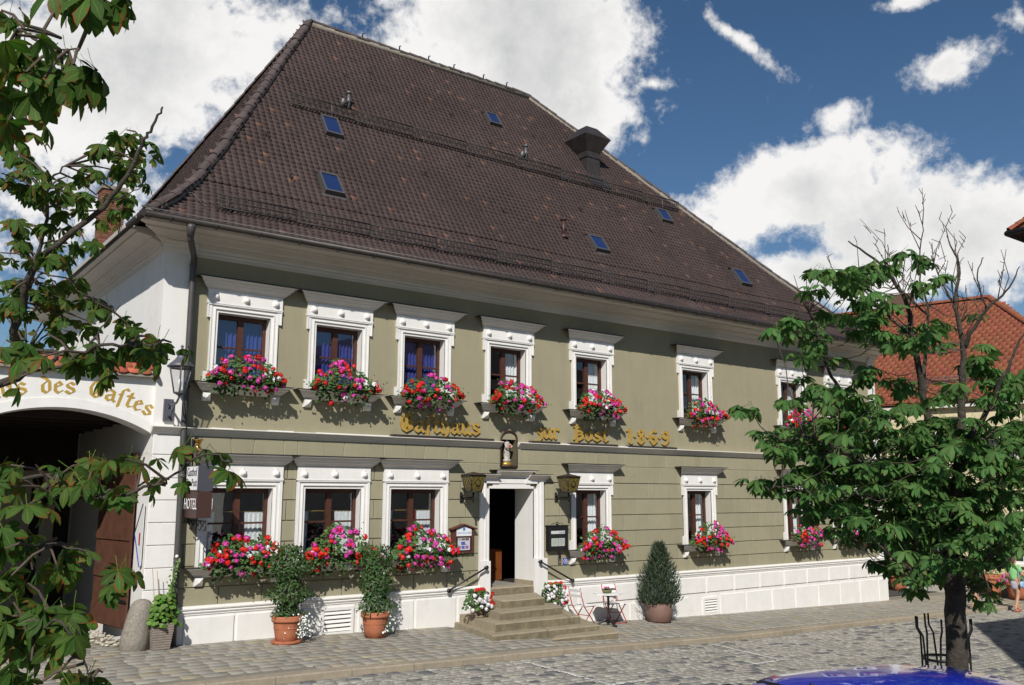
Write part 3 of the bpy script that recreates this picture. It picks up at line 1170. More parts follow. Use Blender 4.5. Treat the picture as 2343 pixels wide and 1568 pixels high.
# roof windows
for x, a, b, w in SKY:
    p, d, nr = roof_frame(x, (a + b) / 2)
    L_ = math.hypot(b - a, rz_of(b) - rz_of(a))
    X = Vector((1, 0, 0))
    M = frame(p + nr * .06, X, d, nr)
    m = MB()
    for (u0, u1, v0, v1) in ((-w / 2, -w / 2 + .04, -L_ / 2, L_ / 2), (w / 2 - .04, w / 2, -L_ / 2, L_ / 2), (-w / 2 + .04, w / 2 - .04, -L_ / 2, -L_ / 2 + .05), (-w / 2 + .04, w / 2 - .04, L_ / 2 - .05, L_ / 2)):
        m.box(u0, u1, v0, v1, -.10, .06)
    m.box(-w / 2 - .05, w / 2 + .05, -L_ / 2 - .12, -L_ / 2 - .001, -.06, -.045)
    m.v = [tuple(M @ Vector(v)) for v in m.v]
    fr_ = m.build('roof_window', STEEL, ROOF)
    m = MB().box(-w / 2 + .04, w / 2 - .04, -L_ / 2 + .05, L_ / 2 - .05, .03, .04)
    m.v = [tuple(M @ Vector(v)) for v in m.v]
    m.build('pane', mat('roof_window_glass', (.015, .03, .10), .05, spec=1.0), fr_)
    if x in (8.70, 20.05):
        s = MB().tube([M @ Vector((w * .2, L_ / 2 - .02, .05)), M @ Vector((w * .1, L_ / 2 + .25, .22))], .012, 5)
        s.build('prop_stay', STEEL, fr_)

# exhaust chimney with its hood
m = MB()
yA, yBk = 2.86, 3.40
xa, xb = 17.52, 18.06
m.add([(xa, yA, rz_of(yA)), (xb, yA, rz_of(yA)), (xb, yBk, rz_of(yBk)), (xa, yBk, rz_of(yBk)),
       (xa, yA, 13.15), (xb, yA, 13.15), (xb, yBk, 13.15), (xa, yBk, 13.15)], [(0, 1, 5, 4), (1, 2, 6, 5), (2, 3, 7, 6), (3, 0, 4, 7), (4, 5, 6, 7)])
m.box(xa - .025, xb + .025, yA - .025, yBk + .025, 12.84, 12.88)
chim = m.build('sheet_metal_chimney', LEADM, ROOF)
m = MB()
hx, hy = 17.79, 3.13
lo = [(hx + s * .28, hy + t * .28, 13.05) for s, t in ((-1, -1), (1, -1), (1, 1), (-1, 1))]
md = [(hx + s * .52, hy + t * .52, 13.47) for s, t in ((-1, -1), (1, -1), (1, 1), (-1, 1))]
hi = [(hx + s * .22, hy + t * .22, 13.86) for s, t in ((-1, -1), (1, -1), (1, 1), (-1, 1))]
m.add(lo + md + hi, [(0, 1, 5, 4), (1, 2, 6, 5), (2, 3, 7, 6), (3, 0, 4, 7), (4, 5, 9, 8), (5, 6, 10, 9), (6, 7, 11, 10), (7, 4, 8, 11), (8, 9, 10, 11)])
m.build('hood', LEADM, chim)
p, d, nr = roof_frame(17.8, 2.72)
m = MB().box(-.42, .42, -.3, .12, 0, .03)
m.v = [tuple(frame(p + nr * .03, (1, 0, 0), d, nr) @ Vector(v)) for v in m.v]
m.build('apron_flashing', LEADM, chim)
# vent pipes
p = Vector((14.92, .93, rz_of(.93)))
m = MB().tube([p, p + Vector((0, 0, .42))], .055, 10).lathe([(.09, 0), (.09, .03), (.02, .06)], tuple(p + Vector((0, 0, .44))), 10).lathe([(.14, -.06), (.06, .06)], tuple(p), 10)
m.build('vent_pipe', mat('red_brown_pipe', (.06, .03, .028), .5), ROOF)
for x, y in ((9.25, 2.75), (14.86, 2.72)):
    p = Vector((x, y, rz_of(y)))
    m = MB().tube([p, p + Vector((0, -.1, .22))], .06, 8).tube([p + Vector((.18, 0, 0)), p + Vector((.18, 0, .42))], .05, 8).tube([p + Vector((0, -.1, .12)), p + Vector((.18, 0, .22))], .04, 8)
    m.lathe([(.07, 0), (.07, .06), (.01, .08)], tuple(p + Vector((.18, 0, .42))), 8)
    m.build('vent_pipe', STEEL, ROOF)
# roof hooks scattered over the tiles
m = MB()
for x, y in ((6.9, 1.6), (7.9, 3.0), (9.7, 3.6), (11.0, 1.6), (12.9, 3.4), (13.1, 1.2), (16.2, 1.7), (18.9, 1.6), (15.9, 3.5), (10.6, 3.9), (13.9, 2.9), (20.8, 1.5), (7.2, .8), (12.6, 2.1)):
    p, d, nr = roof_frame(x, y, .03)
    m.tube([p + d * .15, p, p + nr * .12 - d * .02, p + nr * .12 + d * .05], .012, 4)
m.build('roof_hook', IRON, ROOF, kind='stuff')
# little finials of the ridge clips
m = MB()
for x in (10.8, 12.0, 13.0, 13.9, 15.0, 15.9):
    m.tube([(x, YC, 15.40), (x, YC, 15.52), (x + .05, YC, 15.54)], .02, 4)
m.build('ridge_clip', IRON, ROOF, kind='stuff')

# ------------------------------------------------------------------ ground, pavement, road
def sheet(name, xs, ys, dz, m, kind='structure', zf=None):
    zf = zf or ground
    V = [(x, y, zf(x, y) + dz) for x in xs for y in ys]
    k = len(ys)
    F = [(i * k + j, (i + 1) * k + j, (i + 1) * k + j + 1, i * k + j + 1) for i in range(len(xs) - 1) for j in range(k - 1)]
    return MB().add(V, F).build(name, m, None, kind=kind)


ASPH = mat('asphalt', (.055, .055, .056), .9, var=.2, vscale=20, bump=.3, bscale=120)
BED = mat('joint_sand', (.20, .185, .15), .95, var=.2, vscale=12)
EARTH = mat('packed_ground', (.17, .155, .125), .95, var=.25, vscale=2, bump=.3)
SLAB = mat('paving_slab_stone', (.27, .252, .215), .85, var=.13, vscale=7, bump=.35, bscale=60, island=.12, hue=.012, alt=(.30, .26, .19), altp=.14)
COBB = mat('cobble_granite', (.285, .27, .235), .8, var=.2, vscale=14, bump=.4, bscale=70, island=.20, hue=.025, alt=(.12, .12, .125), altp=.12, dirt=(.22, .205, .17), dirts=.8, dirtp=.52)
KERB = mat('kerb_stone', (.30, .255, .19), .85, var=.15, vscale=8, bump=.4, island=.08)

xs = [-60, -30, -12, -5, 0, 4, 7, 11, 14, 17, 20, 24, 28, 33, 40, 50]


def zg(x, y):
    return gz(x) - .35


big = MB()
Xs = [-900, -200, -60] + xs[1:] + [90, 250, 900]
Ys = [-900, -200, -60, -30, 0, 30, 60, 200, 900]
k = len(Ys)
big.add([(x, y, gz(x) - .30 if abs(x) < 91 else gz(x) - .3) for x in Xs for y in Ys], [(i * k + j, (i + 1) * k + j, (i + 1) * k + j + 1, i * k + j + 1) for i in range(len(Xs) - 1) for j in range(k - 1)])
big.build('ground', EARTH, None, kind='structure')

xk = [-30, -20, -10, -5, 0, 2, 4, 6, 8.5, 11, 13, 16, 18, 20, 24, 28, 33, 39, 45, 60]
PAVE = MB()
rows = [[(x, y, ground(x, y) - .012) for y in (max(ky(x), -9) + .28, -2.0, -1.0, .6 if 4.4 < x < 28 else .6)] for x in xk]
V = [p for r_ in rows for p in r_]
PAVE.add(V, [(i * 4 + j, (i + 1) * 4 + j, (i + 1) * 4 + j + 1, i * 4 + j + 1) for i in range(len(xk) - 1) for j in range(3)])
PAVE = PAVE.build('pavement', BED, None, kind='structure')
ROAD = MB()
ry = [-40, -20, -14, -13, -12, -11, -10, -9.2, -8.2, -6]
rows = [[(x, y, ground(x, min(y, -7)) - .02) for y in ry] + [(x, ky(x) + .02, ground(x, -8) - .02)] for x in xk]
V = [p for r_ in rows for p in r_]
k = len(ry) + 1
ROAD.add(V, [(i * k + j, (i + 1) * k + j, (i + 1) * k + j + 1, i * k + j + 1) for i in range(len(xk) - 1) for j in range(k - 1)])
ROAD = ROAD.build('road', BED, None, kind='structure')
sheet('side_street', [28.0, 29, 31, 34], [.62, 4, 10, 30, 60], .004, ASPH)


def slab_proto(w, d, h, c=.006, dome=0.0):
    a, b = w / 2, d / 2
    V = [(-a, -b, -h), (a, -b, -h), (a, b, -h), (-a, b, -h), (-a, -b, -c - dome), (a, -b, -c - dome), (a, b, -c - dome), (-a, b, -c - dome),
         (-a + c + dome * 1.2, -b + c + dome * 1.2, 0), (a - c - dome * 1.2, -b + c + dome * 1.2, 0), (a - c - dome * 1.2, b - c - dome * 1.2, 0), (-a + c + dome * 1.2, b - c - dome * 1.2, 0)]
    F = [(8, 9, 10, 11)]
    for i in range(4):
        j = (i + 1) % 4
        F += [(i, j, 4 + j, 4 + i), (4 + i, 4 + j, 8 + j, 8 + i)]
    return np.array(V), np.array(F)


# pavement slabs laid in courses along the wall
protos = [slab_proto(w, .228, .02) + (SLAB, None) for w in (.24, .31, .40)]
wid = (.24, .31, .40)
placed = []
for r_ in range(-9, 30):
    x = -3.5 + random.random() * .3
    y0 = -.12 - r_ * .235
    while x < 42:
        k = random.choices((0, 1, 2), (3, 4, 2))[0]
        w = wid[k] + .008
        xc = x + w / 2
        x += w
        y = y0 + .0
        if y - .11 < ky(xc) + .30 or (y > -.1 and not 1.7 < xc < 4.3):
            continue
        if 10.7 < xc < 13.4 and y > -1.6 or 28 < xc and y > -.0:
            continue
        sl = (gz(xc + .1) - gz(xc - .1)) / .2
        X = Vector((1, 0, sl)).normalized()
        Y = Vector((0, 1, .02)).normalized()
        p = Vector((xc, y, ground(xc, y) + random.uniform(-.003, .003)))
        placed.append((frame(p, X, Y, X.cross(Y)), k))


scatter('paving_slab', protos, placed, PAVE, 300)

# kerb stones
x = -12.0
while x < 44:
    L_ = random.uniform(.9, 1.3)
    a, b = x + .006, x + L_ - .006
    m = MB()
    za, zb = ground(a, ky(a) + .001), ground(b, ky(b) + .001)
    ya, yb = ky(a), ky(b)
    c = .015
    m.add([(a, ya, za - .2), (b, yb, zb - .2), (b, yb, zb - c), (a, ya, za - c), (a, ya + c, za + .004), (b, yb + c, zb + .004), (b, yb + .27, zb + .006), (a, ya + .27, za + .006), (a, ya + .27, za - .2), (b, yb + .27, zb - .2)],
          [(0, 1, 2, 3), (3, 2, 5, 4), (4, 5, 6, 7), (8, 7, 6, 9), (0, 3, 4, 7, 8), (1, 9, 6, 5, 2)])
    m.build('kerb_stone', KERB, PAVE)
    x += L_

# cobbles
protos = [slab_proto(w, d, .05, .008, .012) + (COBB, None) for w, d in ((.17, .15), (.22, .15), (.27, .15))]
wid = (.17, .22, .27)
placed = []
for r_ in range(0, 52):
    x = -2 + random.random() * .3
    while x < 40:
        k = random.choices((0, 1, 2), (3, 4, 2))[0]
        w = wid[k] + .016
        xc = x + w / 2
        x += w
        y = -2.55 - r_ * .165 + random.uniform(-.008, .008)
        if y > ky(xc) - .09 or (xc > 27 and y < -5.5) or (xc > 22 and y < -9) or math.hypot(xc - 10.9, y + 7.4) < .42:
            continue
        sl = (gz(xc + .1) - gz(xc - .1)) / .2
        X = Vector((1, random.gauss(0, .02), sl + random.gauss(0, .015))).normalized()
        Y = Vector((0, 1, random.gauss(0, .02)))
        Y = (Y - X * X.dot(Y)).normalized()
        p = Vector((xc, y, ground(xc, min(y, -7)) + random.uniform(.0, .012)))
        placed.append((frame(p, X, Y, X.cross(Y)), k))
scatter('cobble', protos, placed, ROAD, 300)

# worn white parking marks
def worn(name, dens):
    m = mat(name, (.72, .72, .69), .85)
    nt = m.node_tree
    N, L = nt.nodes.new, nt.links.new
    geo = N('ShaderNodeNewGeometry')
    nz = N('ShaderNodeTexNoise')
    nz.inputs['Scale'].default_value = 22
    nz.inputs['Detail'].default_value = 6
    nz.inputs['Roughness'].default_value = .7
    L(geo.outputs['Position'], nz.inputs['Vector'])
    mr = N('ShaderNodeMapRange')
    mr.inputs['From Min'].default_value = dens
    mr.inputs['From Max'].default_value = dens + .05
    L(nz.outputs['Fac'], mr.inputs['Value'])
    L(mr.outputs[0], nt.nodes['Principled BSDF'].inputs['Alpha'])
    return m


WORN = worn('worn_road_paint', .47)
for a, b, lab in (((10.0, -3.75), (9.85, -6.05), 0), ((9.2, -6.10), (10.65, -6.0), 0), ((15.35, -3.4), (14.85, -5.45), 1), ((13.85, -5.6), (15.0, -5.42), 1)):
    a, b = Vector((*a, 0)), Vector((*b, 0))
    d = (b - a).normalized()
    nrm = Vector((-d.y, d.x, 0)) * .05
    vs = []
    n = 14
    for i in range(n + 1):
        p = a + (b - a) * i / n
        for s in (-1, 1):
            q = p + nrm * s
            vs.append((q.x, q.y, ground(q.x, -8) + .018))
    MB().add(vs, [(2 * i, 2 * i + 1, 2 * i + 3, 2 * i + 2) for i in range(n)]).build('painted_line', WORN, None, kind='structure')

# manhole
mz = ground(10.9, -8) + .016
mh = MB().lathe([(.36, -.05), (.36, .004), (.27, .006), (.265, -.004), (.001, -.004)], (10.9, -7.4, mz), 36, smooth=False)
mh = mh.build('manhole', mat('cast_iron', (.045, .038, .033), .6, var=.2, vscale=10, metal=.2), None, label='round cast iron manhole cover in the cobbled road before the blue car', cat='manhole')
MB().lathe([(.255, -.002), (.255, .003), (.001, .003)], (10.9, -7.4, mz), 32, smooth=False).build('cover', mat('manhole_concrete', (.20, .18, .15), .9, var=.3, vscale=30), mh)

# ------------------------------------------------------------------ gate wall with its arch
GATE = thing('gate_wall', (3, .3, 0), 'white gateway wall with low arch, gold lettering and red tiled coping', 'gate wall')
AC, AR = (3.03, 1.084), 2.966
ang = [math.asin(1.47 / AR) * t for t in np.linspace(-1, 1, 25)]
arc = [(AC[0] + AR * math.sin(t), AC[1] + AR * math.cos(t)) for t in ang]
mb = MB()
y0, y1, zt = .03, .53, 4.68
for (xa, za), (xb, zb) in zip(arc[:-1], arc[1:]):
    for y, fl in ((y0, 0), (y1, 1)):
        q = [(xa, y, za), (xb, y, zb), (xb, y, zt), (xa, y, zt)]
        mb.add(q, [(0, 1, 2, 3) if not fl else (3, 2, 1, 0)])
    mb.add([(xa, y0, za), (xb, y0, zb), (xb, y1, zb), (xa, y1, za)], [(3, 2, 1, 0)])
mb.box(-6, 1.56, y0, y1, -.3, zt)
mb.add([(4.499, -.05, -.3), (4.499, y1, -.3), (4.499, y1, 3.66), (4.499, -.05, 3.66)], [(0, 1, 2, 3)])
mb.build('wall', WHITE, GATE)
mb = MB()
for i in range(24):
    a, b = ang[i], ang[i + 1]
    p = [(AC[0] + r * math.sin(t), AC[1] + r * math.cos(t)) for t, r in ((a, AR + .004), (b, AR + .004), (b, AR + .165), (a, AR + .165))]
    p = [(min(x, 4.496), z) for x, z in p]
    vs = [(x, .012, z) for x, z in p] + [(x, .032, z) for x, z in p]
    mb.add(vs, [(0, 1, 2, 3), (3, 2, 6, 7), (1, 0, 4, 5)])
mb.build('arch_band', WHITE, GATE)
COP = mat('red_clay_tile', (.34, .095, .045), .8, var=.15, vscale=3, bump=.3, island=.22, hue=.012)
mb = MB().prism([(-.10, 4.66), (-.10, 4.69), (.28, 4.965), (.66, 4.69), (.66, 4.66)], -6, 4.46)
mb.build('coping_bed', MORTAR, GATE)
cop = [(-.14, 4.685), (.27, 4.975)]
pl = course_tiles(cop, lambda y: -2.5, lambda y: 4.45, lambda u, y, z: (u, y, z), w=.20, s=.20)
v2, f2 = tile_proto(.195, .27, .022)
scatter('coping_tile', [(v2, f2, COP, None)], pl, GATE, 300)
pl = course_tiles(cop, lambda y: -4.45, lambda y: 2.5, lambda u, y, z: (-u, .56 - y, z), w=.20, s=.20)
Vs, Fs = instance_arrays(v2, f2, [np.array(m) for m, k in pl])
link('coping_tile', raw_mesh('coping_tile', Vs, Fs, COP), GATE, kind='stuff')
m = MB()
m.v = []
for i in range(18):
    x = -2.4 + i * .38
    link('ridge_tile', CAP, GATE, mat4=frame(Vector((x, .28, 4.965)), (0, -1, 0), (1, 0, 0), (0, 0, 1)) @ Matrix.Diagonal((.8, .97, .6, 1)))
m = MB().prism([(-.18, 4.64), (-.18, 4.70), (.28, 5.06), (.33, 5.06), (.33, 4.64)], 4.45, 4.499)
m.build('verge_flashing', GUTTER, GATE)
# passage behind the gate
TIMB = mat('dark_timber', (.028, .018, .014), .85, var=.3, vscale=6)
CREAM = mat('cream_plaster', (.50, .43, .33), .9, var=.08, vscale=2)
m = MB().box(.8, 4.48, .54, 6.0, 4.12, 4.3)
m.box(.8, 4.48, 5.9, 6.0, 3.12, 4.119)
m.build('passage_ceiling', TIMB, GATE)
for i in range(6):
    MB().box(.95, 4.47, 1.1 + i * .85, 1.25 + i * .85, 3.95, 4.119).build('beam', TIMB, GATE)
m = MB().box(.6, .8, .54, 6.2, -.2, 4.3)
m.build('passage_side_wall', CREAM, GATE)
m = MB().box(.8, 4.48, 6.0, 6.2, -.2, 3.12)
bw = m.build('passage_rear_wall', CREAM, GATE)
for a, b, z in ((1.9, 2.85, 2.1), (3.62, 3.82, 3.0), (4.12, 4.42, 3.0)):
    MB().box(a, b, 5.94, 5.995, .05, z).build('door_panel', TIMB, GATE)
m = MB()
m.tube([(3.88, 5.9, 1.25), (3.88, 5.9, 1.6)], .02, 6)
m.build('door_handle', STEEL, GATE)
# brown plank door leaf, folded back inside
h, e = Vector((4.43, .60, .25)), Vector((4.20, 2.12, .22))
d = (e - h)
X = Vector((d.x, d.y, 0)).normalized()
N_ = Vector((-X.y, X.x, 0))
LEAF = thing('gate_leaf', tuple(h), 'brown panelled wooden gate leaf standing open inside the archway', 'gate leaf')
w_ = d.length


def leafbox(u0, u1, z0, z1, t0, t1, name, mt=DOORW):
    m = MB().box(u0, u1, t0, t1, z0, z1)
    M = frame(Vector((h.x, h.y, 0)), X, N_, (0, 0, 1))
    m.v = [tuple(M @ Vector(v)) for v in m.v]
    return m.build(name, mt, LEAF)


n = 6
for i in range(n):
    leafbox(w_ * i / n + .004, w_ * (i + 1) / n - .004, .25, 3.35 - .03 * i, -.02, .02, 'plank')
for z0, z1 in ((.27, .62), (1.1, 1.25), (1.78, 1.95), (2.6, 2.75), (3.0, 3.15)):
    leafbox(.03, w_ - .03, z0, z1, .0205, .045, 'rail')
for z in (.7, 2.4):
    leafbox(-.03, .55, z, z + .05, .046, .056, 'hinge', IRON)
# arrow sign on the reveal
SIGN_W = mat('sign_white', (.72, .72, .72), .5)
BLUE = mat('sign_blue', (.02, .035, .35), .45)
REDP = mat('sign_red', (.35, .02, .03), .5)
AS = thing('arrow_sign', (4.47, .3, 1.9), 'white arrow shaped sign with blue edges fixed to the white gate jamb', 'arrow sign')
pts = [(.03, 2.42), (.10, 2.44), (.52, 1.91), (.10, 1.35), (.03, 1.38)]


def yz_plate(pts, x0, x1, name, mt, par):
    n = len(pts)
    vs = [(x0, y, z) for y, z in pts] + [(x1, y, z) for y, z in pts]
    return MB().add(vs, [tuple(range(n)), tuple(reversed(range(n, 2 * n)))] + [(i, (i + 1) % n, (i + 1) % n + n, i + n) for i in range(n)]).build(name, mt, par)


yz_plate(pts, 4.462, 4.47, 'board', SIGN_W, AS)
yz_plate([(.10, 2.44), (.13, 2.44), (.55, 1.91), (.52, 1.91)], 4.452, 4.475, 'edge_trim', IRON, AS)
yz_plate([(.10, 1.35), (.52, 1.909), (.55, 1.909), (.13, 1.35)], 4.452, 4.475, 'edge_trim', BLUE, AS)
yz_plate([(.17, 1.72), (.24, 1.72), (.24, 1.93), (.17, 1.93)], 4.455, 4.461, 'red_panel', REDP, AS)
for z in (1.7, 2.0):
    MB().box(4.47, 4.498, .1, .13, z, z + .03).build('fixing', STEEL, AS)

# ------------------------------------------------------------------ lettering
NIB = (.118 * math.cos(R(38)), .118 * math.sin(R(38)))
NIT = (-.035 * math.sin(R(38)), .035 * math.cos(R(38)))
GLYPH = {
    'G': (1.22, [[(1.0, 1.22), (.68, 1.5), (.3, 1.3), (.12, .8), (.25, .25), (.6, .04), (.98, .25), (1.05, .72), (.88, .98), (.66, .88)], [(.56, 1.38), (.52, .38)], [(.78, .8), (.78, .28)]]),
    'a': (.98, [[(.12, .80), (.38, .96), (.64, .82), (.64, .17), (.82, .04)], [(.6, .6), (.16, .44), (.14, .18), (.36, .03), (.6, .2)]]),
    'S': (.60, [[(.18, -.28), (.2, 1.22), (.42, 1.46), (.60, 1.34)], [(.02, .82), (.2, .88)]]),
    't': (.66, [[(.28, 1.28), (.22, .17), (.4, .03), (.56, .14)], [(.02, .92), (.5, .92)]]),
    'h': (.92, [[(.34, 1.46), (.16, 1.3), (.16, .14), (.3, .02)], [(.16, .78), (.44, .97), (.66, .82), (.66, .1), (.54, -.2), (.34, -.36)]]),
    'u': (.98, [[(.0, .86), (.14, .97), (.15, .17), (.36, .03), (.62, .22)], [(.5, .86), (.64, .97), (.64, .14), (.82, .02)]]),
    's': (.82, [[(.62, .80), (.36, .97), (.12, .78), (.18, .58), (.58, .42), (.64, .2), (.36, .02), (.06, .2)]]),
    'z': (.72, [[(.06, .82), (.3, .97), (.5, .82), (.26, .54), (.5, .40), (.53, -.02), (.28, -.34), (.04, -.24)]]),
    'r': (.68, [[(.0, .86), (.15, .97), (.15, .14), (.3, .02)], [(.15, .74), (.4, .97), (.56, .82)]]),
    'P': (.98, [[(.0, 1.32), (.2, 1.46), (.2, -.3)], [(.22, 1.16), (.52, 1.34), (.74, 1.05), (.74, .2), (.46, .03), (.2, .18)], [(.0, .12), (.2, .3)], [(.36, .86), (.62, .9)], [(.36, .58), (.62, .62)]]),
    'o': (.84, [[(.36, .97), (.13, .78), (.13, .22), (.36, .03), (.62, .22), (.62, .78), (.36, .97)]]),
    'e': (.80, [[(.14, .5), (.58, .72), (.36, .97), (.13, .76), (.13, .22), (.36, .03), (.60, .2)]]),
    'd': (.86, [[(.08, 1.36), (.36, 1.24), (.62, .92), (.62, .22), (.4, .03), (.13, .22), (.13, .72), (.36, .94)]]),
    'H': (1.0, [[(.3, 1.42), (.12, 1.2), (.12, .1), (.3, .02)], [(.12, .8), (.5, .97), (.72, .8), (.7, .12), (.85, .02)]]),
    '1': (.52, [[(.04, 1.26), (.24, 1.42), (.25, .14), (.4, .04)]]),
    '8': (.74, [[(.36, 1.42), (.14, 1.22), (.2, .96), (.5, .66), (.58, .32), (.36, .04), (.12, .28), (.18, .6), (.5, .9), (.56, 1.2), (.36, 1.42)]]),
    '6': (.74, [[(.6, 1.28), (.38, 1.42), (.13, 1.08), (.1, .4), (.36, .04), (.6, .3), (.56, .66), (.32, .8), (.14, .66)]]),
    '.': (.36, [[(.16, .74), (.161, .741)]]),
    ' ': (.80, []),
}
GLYPH['9'] = (.74, [[(.72 - x, 1.46 - y) for x, y in GLYPH['6'][1][0]]])


def hull(P):
    P = sorted(set((round(x, 5), round(y, 5)) for x, y in P))

    def half(Q):
        r = []
        for p in Q:
            while len(r) > 1 and (r[-1][0] - r[-2][0]) * (p[1] - r[-2][1]) - (r[-1][1] - r[-2][1]) * (p[0] - r[-2][0]) <= 0:
                r.pop()
            r.append(p)
        return r[:-1]
    return half(P) + half(P[::-1])


def glyph_mesh(ch, sx, sz, depth, xform):
    m = MB()
    nib = NIB if ch != '.' else (.001, .13)
    nit = NIT if ch != '.' else (.11, 0)
    q = [(s * nib[0] + t * nit[0], s * nib[1] + t * nit[1]) for s in (-1, 1) for t in (-1, 1)]
    if ch == '.':
        q = [(-.13, 0), (.13, 0), (0, .15), (0, -.15)]
    k = 0
    for st in GLYPH[ch][1]:
        for a, b in zip(st[:-1], st[1:]):
            H = hull([(a[0] + x, a[1] + y) for x, y in q] + [(b[0] + x, b[1] + y) for x, y in q])
            k += 1
            f, n = -depth - .0006 * k, len(H)
            vs = [xform(x * sx, f, z * sz) for x, z in H] + [xform(x * sx, 0, z * sz) for x, z in H]
            m.add(vs, [tuple(range(n))] + [(i, i + n, (i + 1) % n + n, (i + 1) % n) for i in range(n)])
    return m


def wall_word(text, x0, x1, z, unit, label):
    tot = sum(GLYPH[c][0] for c in text) - .12
    sx = (x1 - x0) / tot
    T = thing('gold_lettering', (x0, -.02, z), label, 'lettering', 'gold words on the inn front')
    x = x0
    for c in text:
        o = glyph_mesh(c, sx, unit, .032, lambda a, y, b, x=x: (x + a, y - .008, z + b)).build('letter', GOLD, T)
        x += GLYPH[c][0] * sx


wall_word('GaSthaus', 9.52, 11.58, 3.925, .262, 'gold blackletter word Gasthaus on the sage green wall')
wall_word('zur', 13.20, 13.90, 3.925, .25, 'gold blackletter word zur on the wall right of the niche')
wall_word('Post', 14.40, 15.50, 3.915, .25, 'gold blackletter word Post on the sage green wall')
wall_word('1.8.6.9', 16.18, 17.70, 3.895, .262, 'gold numerals 1869 with diamond dots on the wall')
T = thing('painted_lettering', (3.03, .03, 4.2), 'ochre blackletter words Haus des Gastes painted along the gate arch', 'lettering')
txt = 'Haus des GaStes'
tot = sum(GLYPH[c][0] for c in txt)
A0, A1, RB = R(-24.5), R(26.3), 3.205
pos = 0
for c in txt:
    t = A0 + (A1 - A0) * (pos + GLYPH[c][0] * .5) / tot
    wd = (A1 - A0) * RB / tot

    def xf(a, y, b, t=t, wd=wd, hw=GLYPH[c][0] * .5):
        a -= hw * wd
        return (AC[0] + (RB + b) * math.sin(t) + a * math.cos(t), .0285 + y, AC[1] + (RB + b) * math.cos(t) - a * math.sin(t))
    if c != ' ':
        glyph_mesh(c, wd, .20, .001, xf).build('letter', GOLDP, T)
    pos += GLYPH[c][0]


def text(name, s, size, M, mt, parent, align='CENTER', xs=1.0):
    c = bpy.data.curves.new(name, 'FONT')
    c.body = s
    c.size = size
    c.align_x = align
    c.align_y = 'CENTER'
    c.extrude = .0015
    c.resolution_u = 2
    t = bpy.data.objects.new(name, c)
    me = bpy.data.meshes.new_from_object(t)
    bpy.data.objects.remove(t)
    me.materials.clear()
    me.materials.append(mt)
    return link(name, me, parent, mat4=M @ Matrix.Diagonal((xs, 1, 1, 1)))


def facing(p, right, up=(0, 0, 1)):                 # frame of a flat thing at p that reads along `right`
    x, y = Vector(right).normalized(), Vector(up).normalized()
    return frame(Vector(p), x, y, x.cross(y))


# ------------------------------------------------------------------ hanging inn sign
HS = thing('hanging_sign', (5.1, -.5, 2.6), 'double sided hanging sign box reading HOTEL on iron bracket beside the downspout', 'hanging sign')
BRN = mat('sign_brown', (.055, .025, .02), .5)
DGR = mat('sign_grey_side', (.06, .06, .075), .5)
X0, X1, Y0, Y1 = 5.08, 5.34, -.86, -.20
INK = mat('sign_ink', (.03, .03, .05), .6)
MB().box(X0, X1, Y0, Y1, 2.665, 3.10).build('sign_panel', DGR, HS)
b = MB().box(X0 + .004, X1 - .004, Y0 + .004, Y1 - .004, 2.20, 2.655).build('sign_panel', BRN, HS)
for xx, rr in ((X0 - .004, (0, -1, 0)), (X1 + .004, (0, 1, 0))):
    MB().box(min(xx, xx + .003), max(xx, xx + .003), Y0 + .03, Y1 - .03, 2.68, 3.085).build('sign_face', SIGN_W, HS)
    o = -.003 if rr[1] < 0 else .006
    text('lettering', 'Gasthof', .21, facing((xx + o, (Y0 + Y1) / 2, 2.985), rr), INK, HS, xs=.8)
    text('lettering', 'Zur Post', .19, facing((xx + o, (Y0 + Y1) / 2, 2.80), rr), INK, HS, xs=.85)
    text('lettering', 'HOTEL', .27, facing((xx + o, (Y0 + Y1) / 2, 2.43), rr), WHITEM, HS, xs=.82)
m = MB()
m.tube([(5.21, -.01, 3.30), (5.21, -1.02, 3.30)], .018, 6).tube([(5.21, -.01, 2.15), (5.21, -1.0, 2.15)], .014, 6)
for y in (-.3, -.9):
    m.tube([(5.21, y, 3.30), (5.21, y, 3.09)], .012, 5)
for k in range(4):
    yy = -.2 - k * .24
    m.tube([(5.21, yy + .09 * math.cos(t), 2.06 + .07 * math.sin(t)) for t in np.linspace(0, 5.2, 12)], .011, 5)
for s in (0, 1):
    m.tube([(5.21, -.05 - .32 * t, 3.32 + .30 * math.sin(t * 2.6 + s * .4)) for t in np.linspace(0, 1, 10)], .013, 5)
m.tube([(5.21, -.03, 2.1), (5.21, -.03, 3.6)], .02, 6)
m.build('bracket', IRON, HS)
m = MB()
pts = [Vector((5.2, -.55 + .02 * i, 3.33 + .025 * i)) + Vector((.05 * math.sin(i), .0, .03 * math.cos(i))) for i in range(6)]
m.tube(pts, [.014, .016, .02, .024, .03, .04], 8)
tip = pts[-1]
m.lathe([(.03, -.05), (.05, .03), (.09, .07), (.10, .075), (.085, .07), (.04, .0)], (tip.x + .02, tip.y - .02, tip.z + .03), 14)
m.build('posthorn', mat('brass', (.65, .42, .12), .25, metal=.9), HS)

# ------------------------------------------------------------------ lamps
YGL = mat('amber_glass', (.15, .112, .018), .25, var=.35, vscale=9, spec=.6)


